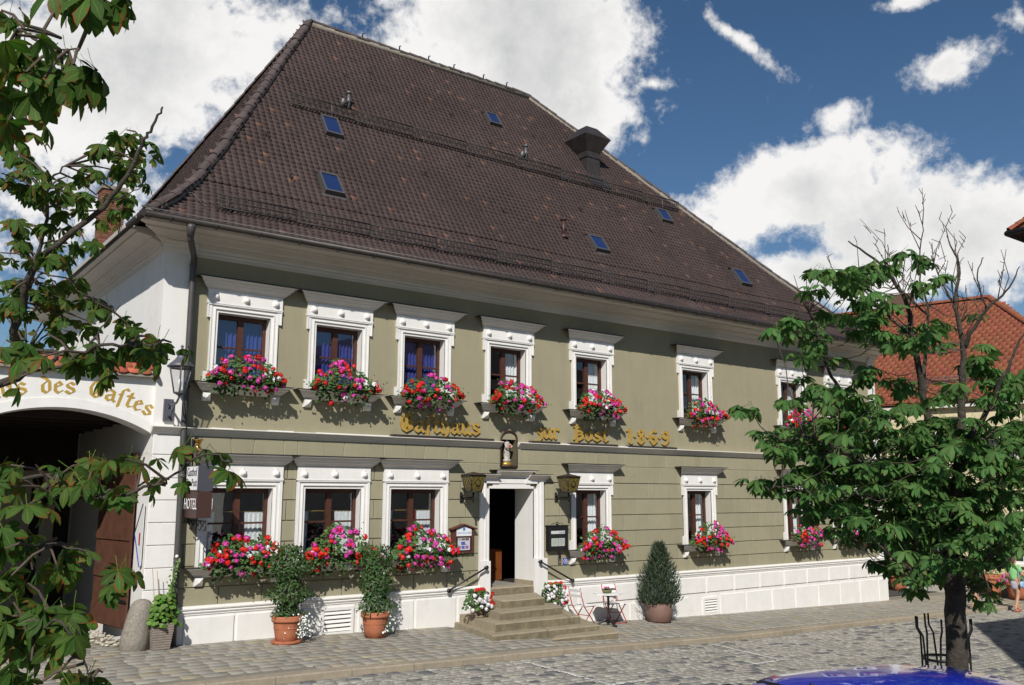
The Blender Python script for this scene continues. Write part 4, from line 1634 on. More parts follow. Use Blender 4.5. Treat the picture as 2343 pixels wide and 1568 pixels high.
def wall_lantern(xw, label):
    L = thing('wall_lantern', (xw, -.05, 2.54), label, 'lantern', 'amber lanterns beside the door')
    m = MB()
    m.tube([(xw, -.02, 2.54), (xw, -.5, 2.54)], .022, 6).tube([(xw, -.5, 2.44), (xw, -.5, 2.66)], .024, 6)
    m.box(xw - .025, xw + .025, -.045, -.014, 2.44, 2.66)
    for t in np.linspace(0, 2 * math.pi, 5)[:-1]:
        m.lathe([(.001, -.03), (.03, 0), (.001, .03)], (xw + .045 * math.cos(t + .8), -.06, 2.54 + .07 * math.sin(t + .8)), 8)
    m.build('bracket', IRON, L)
    c = Vector((xw, -.5))
    b, t_ = .125, .19
    z0, z1 = 2.67, 3.02
    q0 = [(c.x + s * b, c.y + r * b, z0) for s, r in ((-1, -1), (1, -1), (1, 1), (-1, 1))]
    q1 = [(c.x + s * t_, c.y + r * t_, z1) for s, r in ((-1, -1), (1, -1), (1, 1), (-1, 1))]
    for i in range(4):
        j = (i + 1) % 4
        MB().add([q0[i], q0[j], q1[j], q1[i]], [(0, 1, 2, 3)]).build('glass_pane', YGL, L)
    m = MB()
    for i in range(4):
        j = (i + 1) % 4
        m.tube([q0[i], q1[i]], .013, 5).tube([q0[i], q0[j]], .013, 5).tube([q1[i], q1[j]], .013, 5)
        a, b_, cc, dd = (Vector(v) for v in (q0[i], q0[j], q1[j], q1[i]))
        o = ((b_ - a).cross(dd - a)).normalized() * .004
        for k in range(-3, 5):                       # diamond lattice
            for s in (0, 1):
                u0, u1 = k / 4, k / 4 + .9
                if s:
                    u0, u1 = 1 - u0, 1 - u1
                P = []
                for w in np.linspace(0, 1, 9):
                    u = u0 + (u1 - u0) * w
                    if 0 <= u <= 1:
                        P.append(a.lerp(b_, u).lerp(dd.lerp(cc, u), w) + o)
                if len(P) > 1:
                    m.tube([P[0], P[-1]], .0035, 3, caps=False)
    ce = Vector((c.x, c.y - .168, 2.86))
    m.tube([ce + Vector((.07 * math.cos(t), 0, .065 * math.sin(t))) for t in np.linspace(0, 6.28, 13)], .009, 4)
    m.build('frame', IRON, L)
    m = MB()
    r = .225
    q = [(c.x + s * r, c.y + w * r, z1 + .005) for s, w in ((-1, -1), (1, -1), (1, 1), (-1, 1))]
    m.add(q + [(c.x, c.y, z1 + .075)], [(0, 1, 4), (1, 2, 4), (2, 3, 4), (3, 0, 4), (3, 2, 1, 0)])
    m.build('roof', mat('lantern_roof', (.04, .026, .022), .6), L)


wall_lantern(11.10, 'square amber glass wall lantern on the left of the open doorway')
wall_lantern(13.80, 'square amber glass wall lantern on the right of the open doorway')

SL = thing('street_lantern', (4.74, -.07, 4.1), 'grey six sided street lantern on the white corner pilaster', 'street lantern')
LG = mat('lantern_grey', (.11, .11, .135), .5, metal=.3)
yl = -.62
m = MB().box(4.64, 4.80, -.115, -.06, 3.90, 4.29)
m.box(4.665, 4.775, -.125, -.115, 3.95, 4.24)
m.build('wall_plate', LG, SL)
m = MB()
m.tube([(4.72, -.12, 4.20), (4.725, -.35, 4.16), (4.735, -.52, 4.20), (4.74, yl, 4.28), (4.74, yl, 4.34)], .02, 8)
m.tube([(4.72, -.12, 3.98), (4.72, -.25, 4.0), (4.725, -.33, 4.08), (4.73, -.42, 4.18)], .016, 6)
m.tube([(4.72, -.12 - .09 + .09 * math.cos(t), 4.09 + .09 * math.sin(t)) for t in np.linspace(.3, 5.4, 12)], .012, 5)
m.build('arm', LG, SL)
def hexr(r, z, k=6, a0=.26):
    return [(4.74 + r * math.cos(a0 + 2 * math.pi * i / k), yl + r * math.sin(a0 + 2 * math.pi * i / k), z) for i in range(k)]


b0, b1 = hexr(.105, 4.36), hexr(.205, 4.80)
m = MB()
for i in range(6):
    j = (i + 1) % 6
    m.tube([b0[i], b1[i]], .011, 5).tube([b0[i], b0[j]], .014, 5).tube([b1[i], b1[j]], .015, 5)
m.lathe([(.03, -.04), (.10, 0), (.10, .01)], (4.74, yl, 4.35), 6, smooth=False)
m.build('frame', LG, SL)
LGL = mat_glass('lantern_glass', .06, (.97, .97, .97))
for i in range(6):
    j = (i + 1) % 6
    MB().add([b0[i], b0[j], b1[j], b1[i]], [(0, 1, 2, 3)]).build('glass_pane', LGL, SL)
m = MB().lathe([(.23, 0), (.235, .02), (.16, .09), (.10, .15), (.075, .19), (.075, .215), (.10, .225), (.09, .25), (.05, .30), (.02, .33), (.02, .36), (.03, .375), (.01, .40)], (4.74, yl, 4.81), 18)
m.build('cap', LG, SL)
for i in range(6):
    m = MB().tube([b1[i], tuple(Vector(b1[i]) + (Vector(b1[i]) - Vector((4.74, yl, 4.80))) * .15 + Vector((0, 0, .04)))], .012, 5)
    m.build('corner_knob', LG, SL)
MB().lathe([(.02, 0), (.022, .1), (.04, .14), (.035, .2), (.01, .23)], (4.74, yl, 4.38), 10).build('bulb', WHITEM, SL)

# ------------------------------------------------------------------ niche with figure
NI = MB()
zz = [(12.41 - .21 * math.cos(math.pi * i / 12), 3.86 + .18 * math.sin(math.pi * i / 12)) for i in range(13)]
for (xa, za), (xb, zb) in zip(zz[:-1], zz[1:]):
    NI.add([(xa, -.02, za), (xb, -.02, zb), (xb, .24, zb), (xa, .24, za)], [(0, 1, 2, 3)])
out_ = [(12.2, 3.27), (12.62, 3.27)] + zz[::-1]
NI.add([(12.2, -.02, 3.27), (12.2, .24, 3.27), (12.2, .24, 3.86), (12.2, -.02, 3.86), (12.62, -.02, 3.27), (12.62, .24, 3.27), (12.62, .24, 3.86), (12.62, -.02, 3.86)], [(0, 1, 2, 3), (7, 6, 5, 4), (0, 4, 5, 1)])
NI.add([(x, .235, z) for x, z in out_], [tuple(range(len(out_)))])
NIM = mat('niche_olive', (.11, .10, .055), .9, var=.2, vscale=5)
ni = NI.build('statue_niche', NIM, INN)
m = MB()
m.tube([(12.18, -.03, 3.25), (12.18, -.03, 3.86)] + [(12.41 + (x - 12.41) * 1.09, -.03, z + .015) for x, z in zz] + [(12.64, -.03, 3.86), (12.64, -.03, 3.25), (12.18, -.03, 3.25)], .022, 5)
m.build('niche_frame', BRN, ni)
m = MB().box(12.18, 12.64, -.05, .2, 3.15, 3.24)
ST = thing('saint_statue', (12.43, .08, 3.27), 'small robed statue with gilded base in the dark arched niche', 'statue')
m = MB().lathe([(.10, 0), (.10, .05), (.07, .07), (.085, .14), (.07, .28), (.055, .36), (.07, .42), (.06, .46), (.02, .48), (.02, .50), (.038, .53), (.04, .57), (.02, .60)], (12.42, .07, 3.35), 14, sy=.7)
m.tube([(12.36, .05, 3.76), (12.33, -.02, 3.68), (12.40, -.04, 3.66)], .022, 6).tube([(12.47, .05, 3.76), (12.51, -.02, 3.70), (12.44, -.05, 3.68)], .022, 6)
m.build('robed_figure', mat('painted_wood', (.42, .38, .33), .6, var=.3, vscale=20), ST)
MB().lathe([(.13, 0), (.12, .05), (.09, .08)], (12.42, .07, 3.27), 12, sy=.7).build('gilded_base', mat('gilding', (.6, .38, .08), .35, metal=.6), ST)
MB().tube([(12.42, -.03, 3.66), (12.45, -.03, 3.73)], .026, 6).build('red_mantle', REDM, ST)

# ------------------------------------------------------------------ menu cases, bell, small plates
MENUW = mat('menu_case_wood', (.10, .033, .025), .5, var=.15, vscale=8)
MC = thing('menu_case', (11.1, -.07, 1.6), 'red brown gabled display case with blue and white beer sign', 'menu case')
m = MB().box(10.85, 11.40, -.10, -.012, 1.36, 1.86)
m.v = [v for v in m.v]
m.build('case', MENUW, MC)
m = MB().prism([(0, 0)] * 0 or [(-.145, 0), (-.012, 0), (-.012, .03), (-.145, .03)], 0, .36)
for s in (-1, 1):
    a = Matrix.Translation((11.125, 0, 1.965)) @ Matrix.Rotation(R(17 * s), 4, 'Y')
    q = MB().box(0 if s > 0 else -.345, .345 if s > 0 else 0, -.15, -.012, -.015, .015)
    q.v = [tuple(a @ Vector(v)) for v in q.v]
    q.build('gable_board', MENUW, MC)
MB().add([(10.94, -.108, 1.72), (11.33, -.108, 1.72), (11.33, -.108, 1.865), (11.135, -.108, 1.925), (10.94, -.108, 1.865)], [(0, 1, 2, 3, 4)]).build('beer_sign', SIGN_W, MC)
CB = mat('crest_blue', (.05, .2, .55), .5)
text('lettering', 'GRAF ARCO BIER', .055, facing((11.135, -.110, 1.785), (1, 0, 0)), mat('pale_blue_ink', (.15, .3, .6), .5), MC, xs=.85)
MB().box(11.105, 11.165, -.1115, -.1085, 1.835, 1.90).build('crest', CB, MC)
MB().box(10.94, 11.33, -.1085, -.101, 1.40, 1.70).build('black_frame', IRON, MC)
MB().box(10.97, 11.29, -.1105, -.109, 1.42, 1.68).build('poster', mat('poster_paper', (.5, .48, .55), .6), MC)
PH = [mat('print_brown', (.12, .08, .06), .6), mat('print_blue', (.08, .10, .32), .6), mat('print_violet', (.25, .12, .28), .6), mat('print_grey', (.3, .3, .32), .6)]
for x0, x1, z0, z1, k in ((10.975, 11.06, 1.63, 1.67, 3), (11.07, 11.16, 1.63, 1.67, 0), (11.17, 11.26, 1.625, 1.675, 0), (11.06, 11.16, 1.53, 1.60, 1), (10.98, 11.05, 1.45, 1.51, 2), (11.07, 11.15, 1.45, 1.51, 1), (11.17, 11.25, 1.45, 1.51, 2)):
    MB().box(x0, x1, -.1125, -.1107, z0, z1).build('printed_picture', PH[k], MC)
MC2 = thing('menu_case', (13.77, -.07, 1.6), 'black framed glass menu case with open menu and scrollwork on top', 'menu case')
m = MB()
for a in ((13.50, 13.565, 1.31, 1.88), (14.035, 14.10, 1.31, 1.88), (13.565, 14.035, 1.31, 1.39), (13.565, 14.035, 1.80, 1.88)):
    m.box(a[0], a[1], -.115, -.012, a[2], a[3])
m.box(13.565, 14.035, -.097, -.012, 1.39, 1.80).box(13.48, 14.12, -.13, -.01, 1.881, 1.90)
m.build('case', IRON, MC2)
m = MB()
for s in (-1, 1):
    m.tube([(13.8 + s * (.02 + .16 * t), -.07, 1.91 + .035 * math.sin(t * 3.1)) for t in np.linspace(0, 1, 8)], .007, 4)
m.tube([(13.8, -.07, 1.90), (13.8, -.07, 1.98)], .014, 5).tube([(13.76, -.07, 1.965), (13.84, -.07, 1.965)], .008, 4)
m.build('scrollwork', IRON, MC2)
MB().box(13.59, 14.01, -.104, -.098, 1.70, 1.77).build('header_card', SIGN_W, MC2)
text('lettering', 'Zur Post', .05, facing((13.93, -.106, 1.73), (1, 0, 0)), PH[1], MC2)
for x in (13.60, 13.81):
    MB().box(x, x + .195, -.104, -.098, 1.42, 1.60).build('menu_page', mat('menu_paper', (.55, .60, .55), .6), MC2)
    for k in range(6):
        MB().box(x + .025, x + .165, -.1055, -.1042, 1.565 - k * .022, 1.571 - k * .022).build('print_line', PH[3], MC2)
MB().add([(13.565, -.111, 1.39), (14.035, -.111, 1.39), (14.035, -.111, 1.80), (13.565, -.111, 1.80)], [(0, 1, 2, 3)]).build('glass_door', LGL, MC2)
BE = thing('door_intercom', (13.9, -.02, 1.1), 'narrow grey intercom panel on the wall below the black menu case', 'intercom')
MB().box(13.865, 13.955, -.03, -.012, 1.0, 1.25).build('plate', STEEL, BE)
MB().box(13.885, 13.935, -.034, -.0305, 1.12, 1.23).build('speaker_panel', IRON, BE)
MB().box(13.89, 13.93, -.034, -.0305, 1.035, 1.06).build('bell_button', GOLD, BE)
BP = thing('blue_plate', (14.09, -.02, 1.05), 'small blue and white square plate beside the intercom', 'plate')
MB().box(14.02, 14.155, -.02, -.012, .98, 1.13).build('plate', BLUE, BP)
MB().tube([(14.0875 + .05 * math.cos(t), -.022, 1.055 + .055 * math.sin(t)) for t in np.linspace(0, 6.283, 15)], .005, 4).tube([(14.06, -.022, 1.02), (14.115, -.022, 1.09)], .007, 4).build('emblem', WHITEM, BP)

# ------------------------------------------------------------------ handrails
for (xa, za), (xb, zb), lab in (((11.70, 1.03), (10.72, .60), 'black iron handrail on the wall left of the doorway'), ((13.22, 1.09), (14.18, .62), 'black iron handrail on the wall right of the doorway')):
    H = thing('handrail', (xa, -.1, za), lab, 'handrail', 'handrails beside the entrance steps')
    y = -.17
    MB().tube([(xa, y, za), (xb, y, zb)], .021, 8).build('rail', IRON, H)
    for x, z in ((xa, za), (xb, zb)):
        MB().tube([(x, y, z), (x, -.06, z)], .016, 6).build('post', IRON, H)
        q = MB().lathe([(.001, -.02), (.045, -.015), (.045, .015), (.001, .02)], (0, 0, 0), 14)
        M = Matrix.Translation((x, y - .005, z)) @ Matrix.Rotation(R(90), 4, 'X')
        q.v = [tuple(M @ Vector(v)) for v in q.v]
        q.build('knob', IRON, H)

# ------------------------------------------------------------------ entrance steps
STP = thing('entrance_steps', (12, -1, -.2), 'worn stone steps leading up to the open doorway', 'steps')


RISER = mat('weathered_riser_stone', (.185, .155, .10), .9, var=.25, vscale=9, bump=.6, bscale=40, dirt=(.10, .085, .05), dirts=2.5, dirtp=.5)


def step(poly, z0, z1, cuts, name='step_slab'):
    """poly: front-left, front-right, back-right, back-left"""
    fl, fr_, br, bl = (Vector((*p, 0)) for p in poly)
    es = [0] + cuts + [1]
    for u, v in zip(es[:-1], es[1:]):
        g = .002
        a, b = fl.lerp(fr_, u + (g if u else 0)), fl.lerp(fr_, v - (g if v < 1 else 0))
        d, c = bl.lerp(br, u + (g if u else 0)), bl.lerp(br, v - (g if v < 1 else 0))
        e = .022
        ins = lambda p, dx, dy: p + Vector((dx, dy, 0))
        i0 = e if u == 0 else .003
        i1 = e if v == 1 else .003
        n = max(2, int((b - a).length / .35))
        m = MB()
        rows = []
        low = []
        for k in range(n + 1):
            t = k / n
            j = random.uniform(-.006, .006)
            f, r_ = a.lerp(b, t), d.lerp(c, t)
            dx = i0 * (1 - t) - i1 * t
            rows.append([(f.x, f.y + j, z0), (f.x, f.y + j, z1 - e + j * .5), (f.x + dx * .3, f.y + e * .35 + j, z1 - e * .3), (f.x + dx, f.y + e + j, z1 + j * .3), (r_.x + dx * .5, r_.y, z1), (r_.x, r_.y, z0)])
        V = [p for q in rows for p in q]
        F = [(i * 6 + s, (i + 1) * 6 + s, (i + 1) * 6 + s + 1, i * 6 + s + 1) for i in range(n) for s in range(5)]
        F += [tuple(range(5, -1, -1)), tuple(n * 6 + s for s in range(6))]
        m.add(V, F)
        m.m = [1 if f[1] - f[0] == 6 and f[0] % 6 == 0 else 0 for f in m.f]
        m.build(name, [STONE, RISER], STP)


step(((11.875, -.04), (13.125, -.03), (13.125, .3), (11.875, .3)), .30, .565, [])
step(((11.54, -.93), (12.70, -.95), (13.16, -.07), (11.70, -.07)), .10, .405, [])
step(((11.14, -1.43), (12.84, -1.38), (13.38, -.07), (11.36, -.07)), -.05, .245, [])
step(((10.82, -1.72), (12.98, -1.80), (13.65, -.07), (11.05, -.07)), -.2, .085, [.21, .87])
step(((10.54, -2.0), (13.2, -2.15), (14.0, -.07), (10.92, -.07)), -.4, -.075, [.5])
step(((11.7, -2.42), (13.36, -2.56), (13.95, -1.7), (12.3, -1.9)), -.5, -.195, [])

# ------------------------------------------------------------------ bollard
B = MB()
B.lathe([(.25, -.1), (.235, .2), (.22, .5), (.205, .66), (.18, .74), (.13, .80), (.06, .83), (.01, .835)], (4.40, -.12, .0), 18)
for i, v in enumerate(B.v):
    h_ = v[2]
    B.v[i] = (v[0] + .12 * max(h_, 0) + .012 * math.sin(9 * v[2] + 5 * v[0]), v[1] + .01 * math.sin(7 * v[2] + 3 * v[1]), v[2])
tag(B.build('stone_bollard', GRAN), 'rough leaning stone guard bollard at the corner of the gateway', 'bollard')
# flat pebbles beside the open gate leaf
m = MB()
for i in range(60):
    p = Vector((random.uniform(4.0, 4.4), random.uniform(.3, 2.2), .04))
    r = random.uniform(.02, .05)
    m.lathe([(r * .5, -.01), (r, .0), (r * .7, .02), (.004, .026)], tuple(p), 6, sx=random.uniform(.8, 1.3))
tag(m.build('pebbles', mat('pale_pebble', (.42, .38, .31), .9, island=.25)), kind='stuff')

# ------------------------------------------------------------------ the red roofed house beyond the side street
HP, HU, HN = Vector((33, -3, 0)), Vector((-.24, .97, 0)).normalized(), Vector((-.97, -.24, 0)).normalized()   # wall foot, along the wall, outwards
HOUSE = thing('corner_house', (33, 0, -.8), 'cream house with orange red tiled hipped roof across the side street', 'house')
HM = Matrix(((HU.x, HN.x, 0, HP.x), (HU.y, HN.y, 0, HP.y), (0, 0, 1, 0), (0, 0, 0, 1)))      # x along the wall, y outwards
YEL = mat('yellow_plaster', (.60, .52, .34), .9, var=.06, vscale=1.5, bump=.2)


def hb(boxes, name, mt, par=None):
    m = MB()
    for b in boxes:
        m.box(*b)
    m.v = [tuple(HM @ Vector(v)) for v in m.v]
    return m.build(name, mt, par or HOUSE)


hb([(-1.9, 17, -9.5, 0, -1.4, 5.9)], 'wall', YEL)
hb([(-1.95, 17, 0, .05, -1.4, -.1)], 'plinth', mat('grey_plinth', (.35, .33, .29), .9))
hb([(-2.1, 17, -9.6, .22, 5.75, 5.88)], 'eaves_board', WHITEC)
for s in (-.9, 1.3, 3.6, 5.9, 8.2):
    for z in (.3, 3.3):
        w = hb([(s - .5, s + .5, -.02, .035, z, z + 1.6)], 'window', WHITE)
        hb([(s - .38, s - .03, .036, .04, z + .1, z + 1.5), (s + .03, s + .38, .036, .04, z + .1, z + 1.5)], 'pane', mat('dark_pane', (.02, .025, .03), .08, spec=.8), w)
        hb([(s - .6, s + .6, 0, .12, z - .08, z - .001)], 'sill', WHITEC, w)
hprof = [(.30, 5.95), (-5.0, 10.62)]
n_ = [((-2.3 - .3, .30, 5.92), (16, .30, 5.92), (16, -5, 10.59), (2.2, -5, 10.59)), ((-2.6, .30, 5.92), (2.2, -5, 10.59), (2.2, -5.0, 10.59), (-2.6, -10.3, 5.92)), ((-2.6, -10.3, 5.92), (2.2, -5, 10.59), (16, -5, 10.59), (16, -10.3, 5.92))]
m = MB()
for q in n_:
    m.add([HM @ Vector(v) for v in q], [(0, 1, 2, 3)])
HR = m.build('roof', mat('red_underlay', (.12, .04, .02), .9), HOUSE)
pl = course_tiles(hprof, lambda y: -13.0, lambda y: 2.6 + (-2.2 - 2.6) * (.30 - y) / 5.3, lambda u, y, z: tuple(HM @ Vector((-u, y, z))), w=.27, s=.24)
RTILE = mat('orange_red_tile', (.23, .070, .035), .8, var=.14, vscale=.8, bump=.3, island=.10, hue=.008)
v3, f3 = tile_proto(.262, .36, .03, rise=.035)
scatter('roof_tile', [(v3, f3, RTILE, None)], pl, HR, 300)


me_house = CAP.copy()
me_house.materials.clear()
me_house.materials.append(RTILE)


def house_caps(a, b, n):
    a, b = HM @ Vector(a), HM @ Vector(b)
    d = b - a
    y = d.normalized()
    x = y.cross(Vector((0, 0, 1))).normalized()
    z = x.cross(y)
    for i in range(n):
        link('hip_tile', me_house, HR, mat4=frame(a + d * i / n, x, y, z) @ Matrix.Diagonal((1.3, d.length / n / .36, 1.2, 1)))


house_caps((-2.6, .3, 5.97), (2.2, -5, 10.64), 17)
house_caps((13, -5, 10.64), (2.2, -5, 10.64), 26)
hb([(5.2, 6.2, -5.5, -4.9, 10.2, 11.25)], 'chimney', mat('brown_chimney', (.12, .07, .05), .9))
m = MB()
P = lambda s, t: HM @ Vector((s, -.55, 6.75 + t))
for i in range(40):
    m.tube([P(1.5 + i * .1, 0), P(1.5 + i * .1, .22)], .012, 3, caps=False)
for t in (0, .11, .22):
    m.tube([P(1.5, t), P(5.5, t)], .014, 4)
m.build('snow_guard', STEEL, HR)

# ------------------------------------------------------------------ tall house further off whose eaves corner hangs into view at the right
EB = thing('tall_house', (52, 3, -1), 'tall plastered house at the right edge showing its dark gutter corner and red tiles', 'house')
ex, ey, ez = 49.0, 4.2, 16.4
PALE = mat('pale_plaster', (.62, .60, .55), .9, var=.05)
MB().box(ex + 1.6, ex + 14, ey - 16, ey - 1.4, -1.5, ez - .2).build('wall', PALE, EB)
MB().prism([(ey - 1.4, ez - 1.3), (ey - 1.1, ez - .8), (ey - .5, ez - .35), (ey - .2, ez - .2), (ey - 1.4, ez - .15)], ex + 1.4, ex + 14).build('cove_cornice', PALE, EB)
MB().prism([(ex + 1.6, ez - 1.3), (ex + 1.3, ez - .8), (ex + .7, ez - .35), (ex + .3, ez - .2), (ex + 1.6, ez - .15)], ey - 16, ey - .6, axis='y').build('cove_cornice', PALE, EB)
er = MB().add([(ex, ey, ez), (ex + 14, ey, ez), (ex + 14, ey - 8, ez + 7), (ex + 7, ey - 8, ez + 7), (ex, ey - 16, ez)], [(0, 1, 2, 3), (0, 3, 4)]).build('roof', MATS['red_underlay'], EB)
MB().tube([(ex - .15, ey + .15, ez), (ex + 14, ey + .15, ez)], .16, 8).build('gutter', GUTTER, EB)
MB().tube([(ex - .15, ey + .15, ez), (ex - .15, ey - 16, ez)], .16, 8).build('gutter', GUTTER, EB)
pl = course_tiles([(-ey, ez + .05), (8 - ey, ez + 7.05)], lambda y: -(ex + 7), lambda y: -(ex + (y + ey) * .875), lambda u, y, z: (-u, -y, z), w=.30, s=.26)
scatter('roof_tile', [(v3 * 1.15, f3, RTILE, None)], pl, er, 40)
for i in range(12):
    y = Vector((.875, -1, .875)).normalized()
    p = Vector((ex - .05, ey + .05, ez + .12)) + y * (.5 * i)
    x = y.cross(Vector((0, 0, 1))).normalized()
    link('hip_tile', me_house, er, mat4=frame(p, x, y, x.cross(y)) @ Matrix.Diagonal((2.0, 1.4, 2.0, 1)))

# house south of the square, beyond the frame, that shades the road
SB = thing('square_house', (20, -18, -.6), 'plain plastered house beyond the right edge that throws its shadow on the cobbles', 'house')
foot = [(18.2, -12.1), (33, -12.4), (33, -24), (11, -24), (11.2, -16.5)]
cen = Vector((20, -18))
wl = [tuple(Vector(p) + (cen - Vector(p)).normalized() * .7) for p in foot]
m = MB()
n = 5
m.add([(x, y, -1.2) for x, y in wl] + [(x, y, 7.3) for x, y in wl], [(i, (i + 1) % n, (i + 1) % n + n, i + n) for i in range(n)])
m.build('wall', MATS['pale_plaster'], SB)
m = MB()
m.add([(x, y, 7.4) for x, y in foot] + [(20, -18.5, 10.0)], [(i, (i + 1) % n, n) for i in range(n)] + [(4, 3, 2, 1, 0)])
m.build('roof', mat('grey_brown_tiles', (.07, .055, .05), .9, var=.2), SB)

# brick chimney rising behind the left end of the inn
RW = thing('rear_wing', (8, 13, 0), 'rear wing standing behind the inn', 'building')
MB().box(5.4, 9.5, 11.0, 17, -.3, 7.0).build('wall', CREAM, RW)
MB().prism([(5.2, 7.0), (9.7, 7.0), (7.45, 9.3)], 10.9, 17.2, axis='y').build('roof', UNDER, RW)
BC = thing('brick_chimney', (6.35, 13.3, 8), 'old red brick chimney stack rising behind the inn roof', 'chimney')
BRK = mat('chimney_brick', (.20, .085, .055), .9, var=.2, vscale=8, bump=.3, island=.3, hue=.015)
MB().box(6.02, 6.68, 13.02, 13.68, 7.0, 12.2).build('mortar_core', MORTAR, BC)
MB().box(5.95, 6.75, 12.95, 13.75, 12.2, 12.32).build('cap', MORTAR, BC)
bm = [MB().box(-.11, .11, -.02, .04, 0, .065), MB().box(-.02, .04, -.11, .11, 0, .065)]
bms = []
for q in bm:
    o = q.build('brick', BRK)
    bms.append(o.data)
    bpy.data.objects.remove(o)
r_ = 0
z = 9.0
while z < 12.18:
    for i in range(3):
        o = (.5 if r_ % 2 else 0) * .12
        link('brick', bms[0], BC, mat4=Matrix.Translation((6.13 + i * .225 - o * .3, 13.015, z)))
        link('brick', bms[1], BC, mat4=Matrix.Translation((6.015, 13.13 + i * .225, z)))
    z += .078
    r_ += 1

# ------------------------------------------------------------------ geraniums in the window boxes
LEAFG = mat('geranium_leaf', (.048, .105, .022), .6, var=.2, vscale=9, island=.4, hue=.03)
FRED = mat('geranium_red', (.62, .018, .012), .6, island=.2)
FPINK = mat('geranium_pink', (.60, .055, .33), .6, island=.2)
FWHITE = mat('geranium_white', (.72, .70, .72), .6)


def disc_leaf(n=6):
    t = np.linspace(0, 2 * math.pi, n, endpoint=False)
    V = [(0, 0, -.12)] + [(math.cos(a) * (1 if i % 2 else .88), math.sin(a) * (1 if i % 2 else .88), .0) for i, a in enumerate(t)]
    F = [(0, i + 1, (i + 1) % n + 1) for i in range(n)]
    return np.array(V), np.array(F)


DL = disc_leaf()


def leaf_arrays(pts, nrm, size, V=None, F=None):
    Ms = []
    for p, nn, s in zip(pts, nrm, size):
        z = Vector(nn).normalized()
        x = z.orthogonal().normalized()
        q = Matrix.Rotation(random.uniform(0, 6.28), 3, z) @ x
        Ms.append(np.array(frame(p, q * s, z.cross(q) * s, z * s)))
    return instance_arrays(DL[0] if V is None else V, DL[1] if F is None else F, Ms)


def head_mesh(mt, seed):
    r = np.random.default_rng(seed)
    pts, nrm, size = [], [], []
    for i in range(17):
        d = r.normal(size=3)
        d /= np.linalg.norm(d)
        d[2] = abs(d[2]) * .8 - .1
        pts.append(Vector(d * .042))
        nrm.append(Vector(d))
        size.append(r.uniform(.017, .026))
    V, F = leaf_arrays(pts, nrm, size)
    return raw_mesh('flower_head', V, F, mt)


HEADS = {'r': [head_mesh(FRED, i) for i in range(3)], 'p': [head_mesh(FPINK, 5 + i) for i in range(3)], 'w': [head_mesh(FWHITE, 9 + i) for i in range(2)]}


def geranium_box(cx, zs, w, label, dens=1.0, mixp=(.52, .41, .07), seed=0, hgt=.45):
    rr = random.Random(seed * 13 + 5)
    T = thing('flower_box', (cx, -.15, zs), label, 'flower box', 'geranium boxes on the window sills')
    MB().box(cx - w / 2, cx + w / 2, -.255, -.07, zs + .012, zs + .16).build('box', MATS['sign_brown'], T)
    pts, nrm, size = [], [], []
    lump = [(rr.uniform(-.5, .5), rr.uniform(-.10, .16)) for _ in range(5)]

    def top(u):
        b = hgt * (1 - (abs(u) ** 3.2)) + .05
        return b + sum(h * math.exp(-((u - q) / .18) ** 2) for q, h in lump)

    def sample(shell):
        u = rr.uniform(-1, 1)
        x = cx - .03 + u * (w / 2 + .19)
        h = top(u)
        lo = -.12 - .16 * rr.random() if abs(u) < .8 else .0
        t = rr.random() ** .9
        z = zs + lo + (h - lo) * t
        bulge = .40 * math.sin(math.pi * min(1, max(.12, t * .75 + .1)))
        d = bulge * (1 if shell else rr.random() ** .5)
        y = -.16 - d
        if z < zs + .02:
            y = min(y, -.30)
        nn = Vector((u * .5 + rr.gauss(0, .35), -1 + rr.gauss(0, .35), .45 + t * .7 + rr.gauss(0, .3)))
        return Vector((x, y, z)), nn, t
    for i in range(int(640 * dens)):
        p, nn, t = sample(rr.random() < .6)
        pts.append(p)
        nrm.append(nn)
        size.append(rr.uniform(.022, .042))
    for i in range(int(14 * dens)):                  # sprays that stick out
        p, nn, t = sample(True)
        u = (p.x - cx) / (w / 2)
        for k in range(4):
            pts.append(p + Vector((u * .05 * k, -.03 * k, rr.uniform(-.03, .05) * k)))
            nrm.append(nn)
            size.append(.022)
    V, F = leaf_arrays(pts, nrm, size)
    link('foliage', raw_mesh('foliage', V, F, LEAFG), T, kind='stuff')
    kinds = []
    for i in range(int(58 * dens)):
        p, nn, t = sample(True)
        u = (p.x - cx) / (w / 2 + .16)
        a = mixp[1] * (1.5 if abs(u) < .55 else .45)
        k = 'r' if rr.random() > a + mixp[2] else ('w' if rr.random() < mixp[2] / (a + mixp[2]) else 'p')
        if k == 'w' and rr.random() < .3:
            k = 'p'
        z = nn.normalized()
        x = z.orthogonal().normalized()
        s = rr.uniform(.9, 1.45)
        p = p + z * .03
        link('flower_head', rr.choice(HEADS[k]), T, mat4=frame(p, x * s, z.cross(x) * s, z * s))
    return T


UL = ['lush red and pink geraniums in the upper window nearest the downspout', 'red and pink geranium box under the second upper window from the left',
      'geranium box above the gold word Gasthaus', 'geranium box above the niche with the statue', 'geranium box above the gold word Post',
      'geranium box right of the gold numerals 1869', 'upper geranium box half hidden by the right chestnut tree', 'upper geranium box nearest the right end of the inn']
LL = ['ground floor geraniums partly shaded by the hanging sign', 'ground floor geraniums between the two tall potted climbers', 'ground floor geraniums left of the menu case with the beer sign',
      'ground floor geraniums right of the black menu case', 'ground floor geraniums above the potted conifer to its right', 'ground floor geraniums behind the lower twigs of the chestnut', 'ground floor geraniums nearest the right end of the inn']
for i, c in enumerate(UPC):
    geranium_box(c - .02, 4.64, 1.05, UL[i], seed=i + 1)
for i, (c, w) in enumerate(LOW):
    geranium_box(c + (.04 if i else .05), 1.31, 1.2 if i < 3 else 1.0, LL[i], seed=i + 21, hgt=.50 if i < 3 else .44, dens=1.15 if i < 3 else .95)

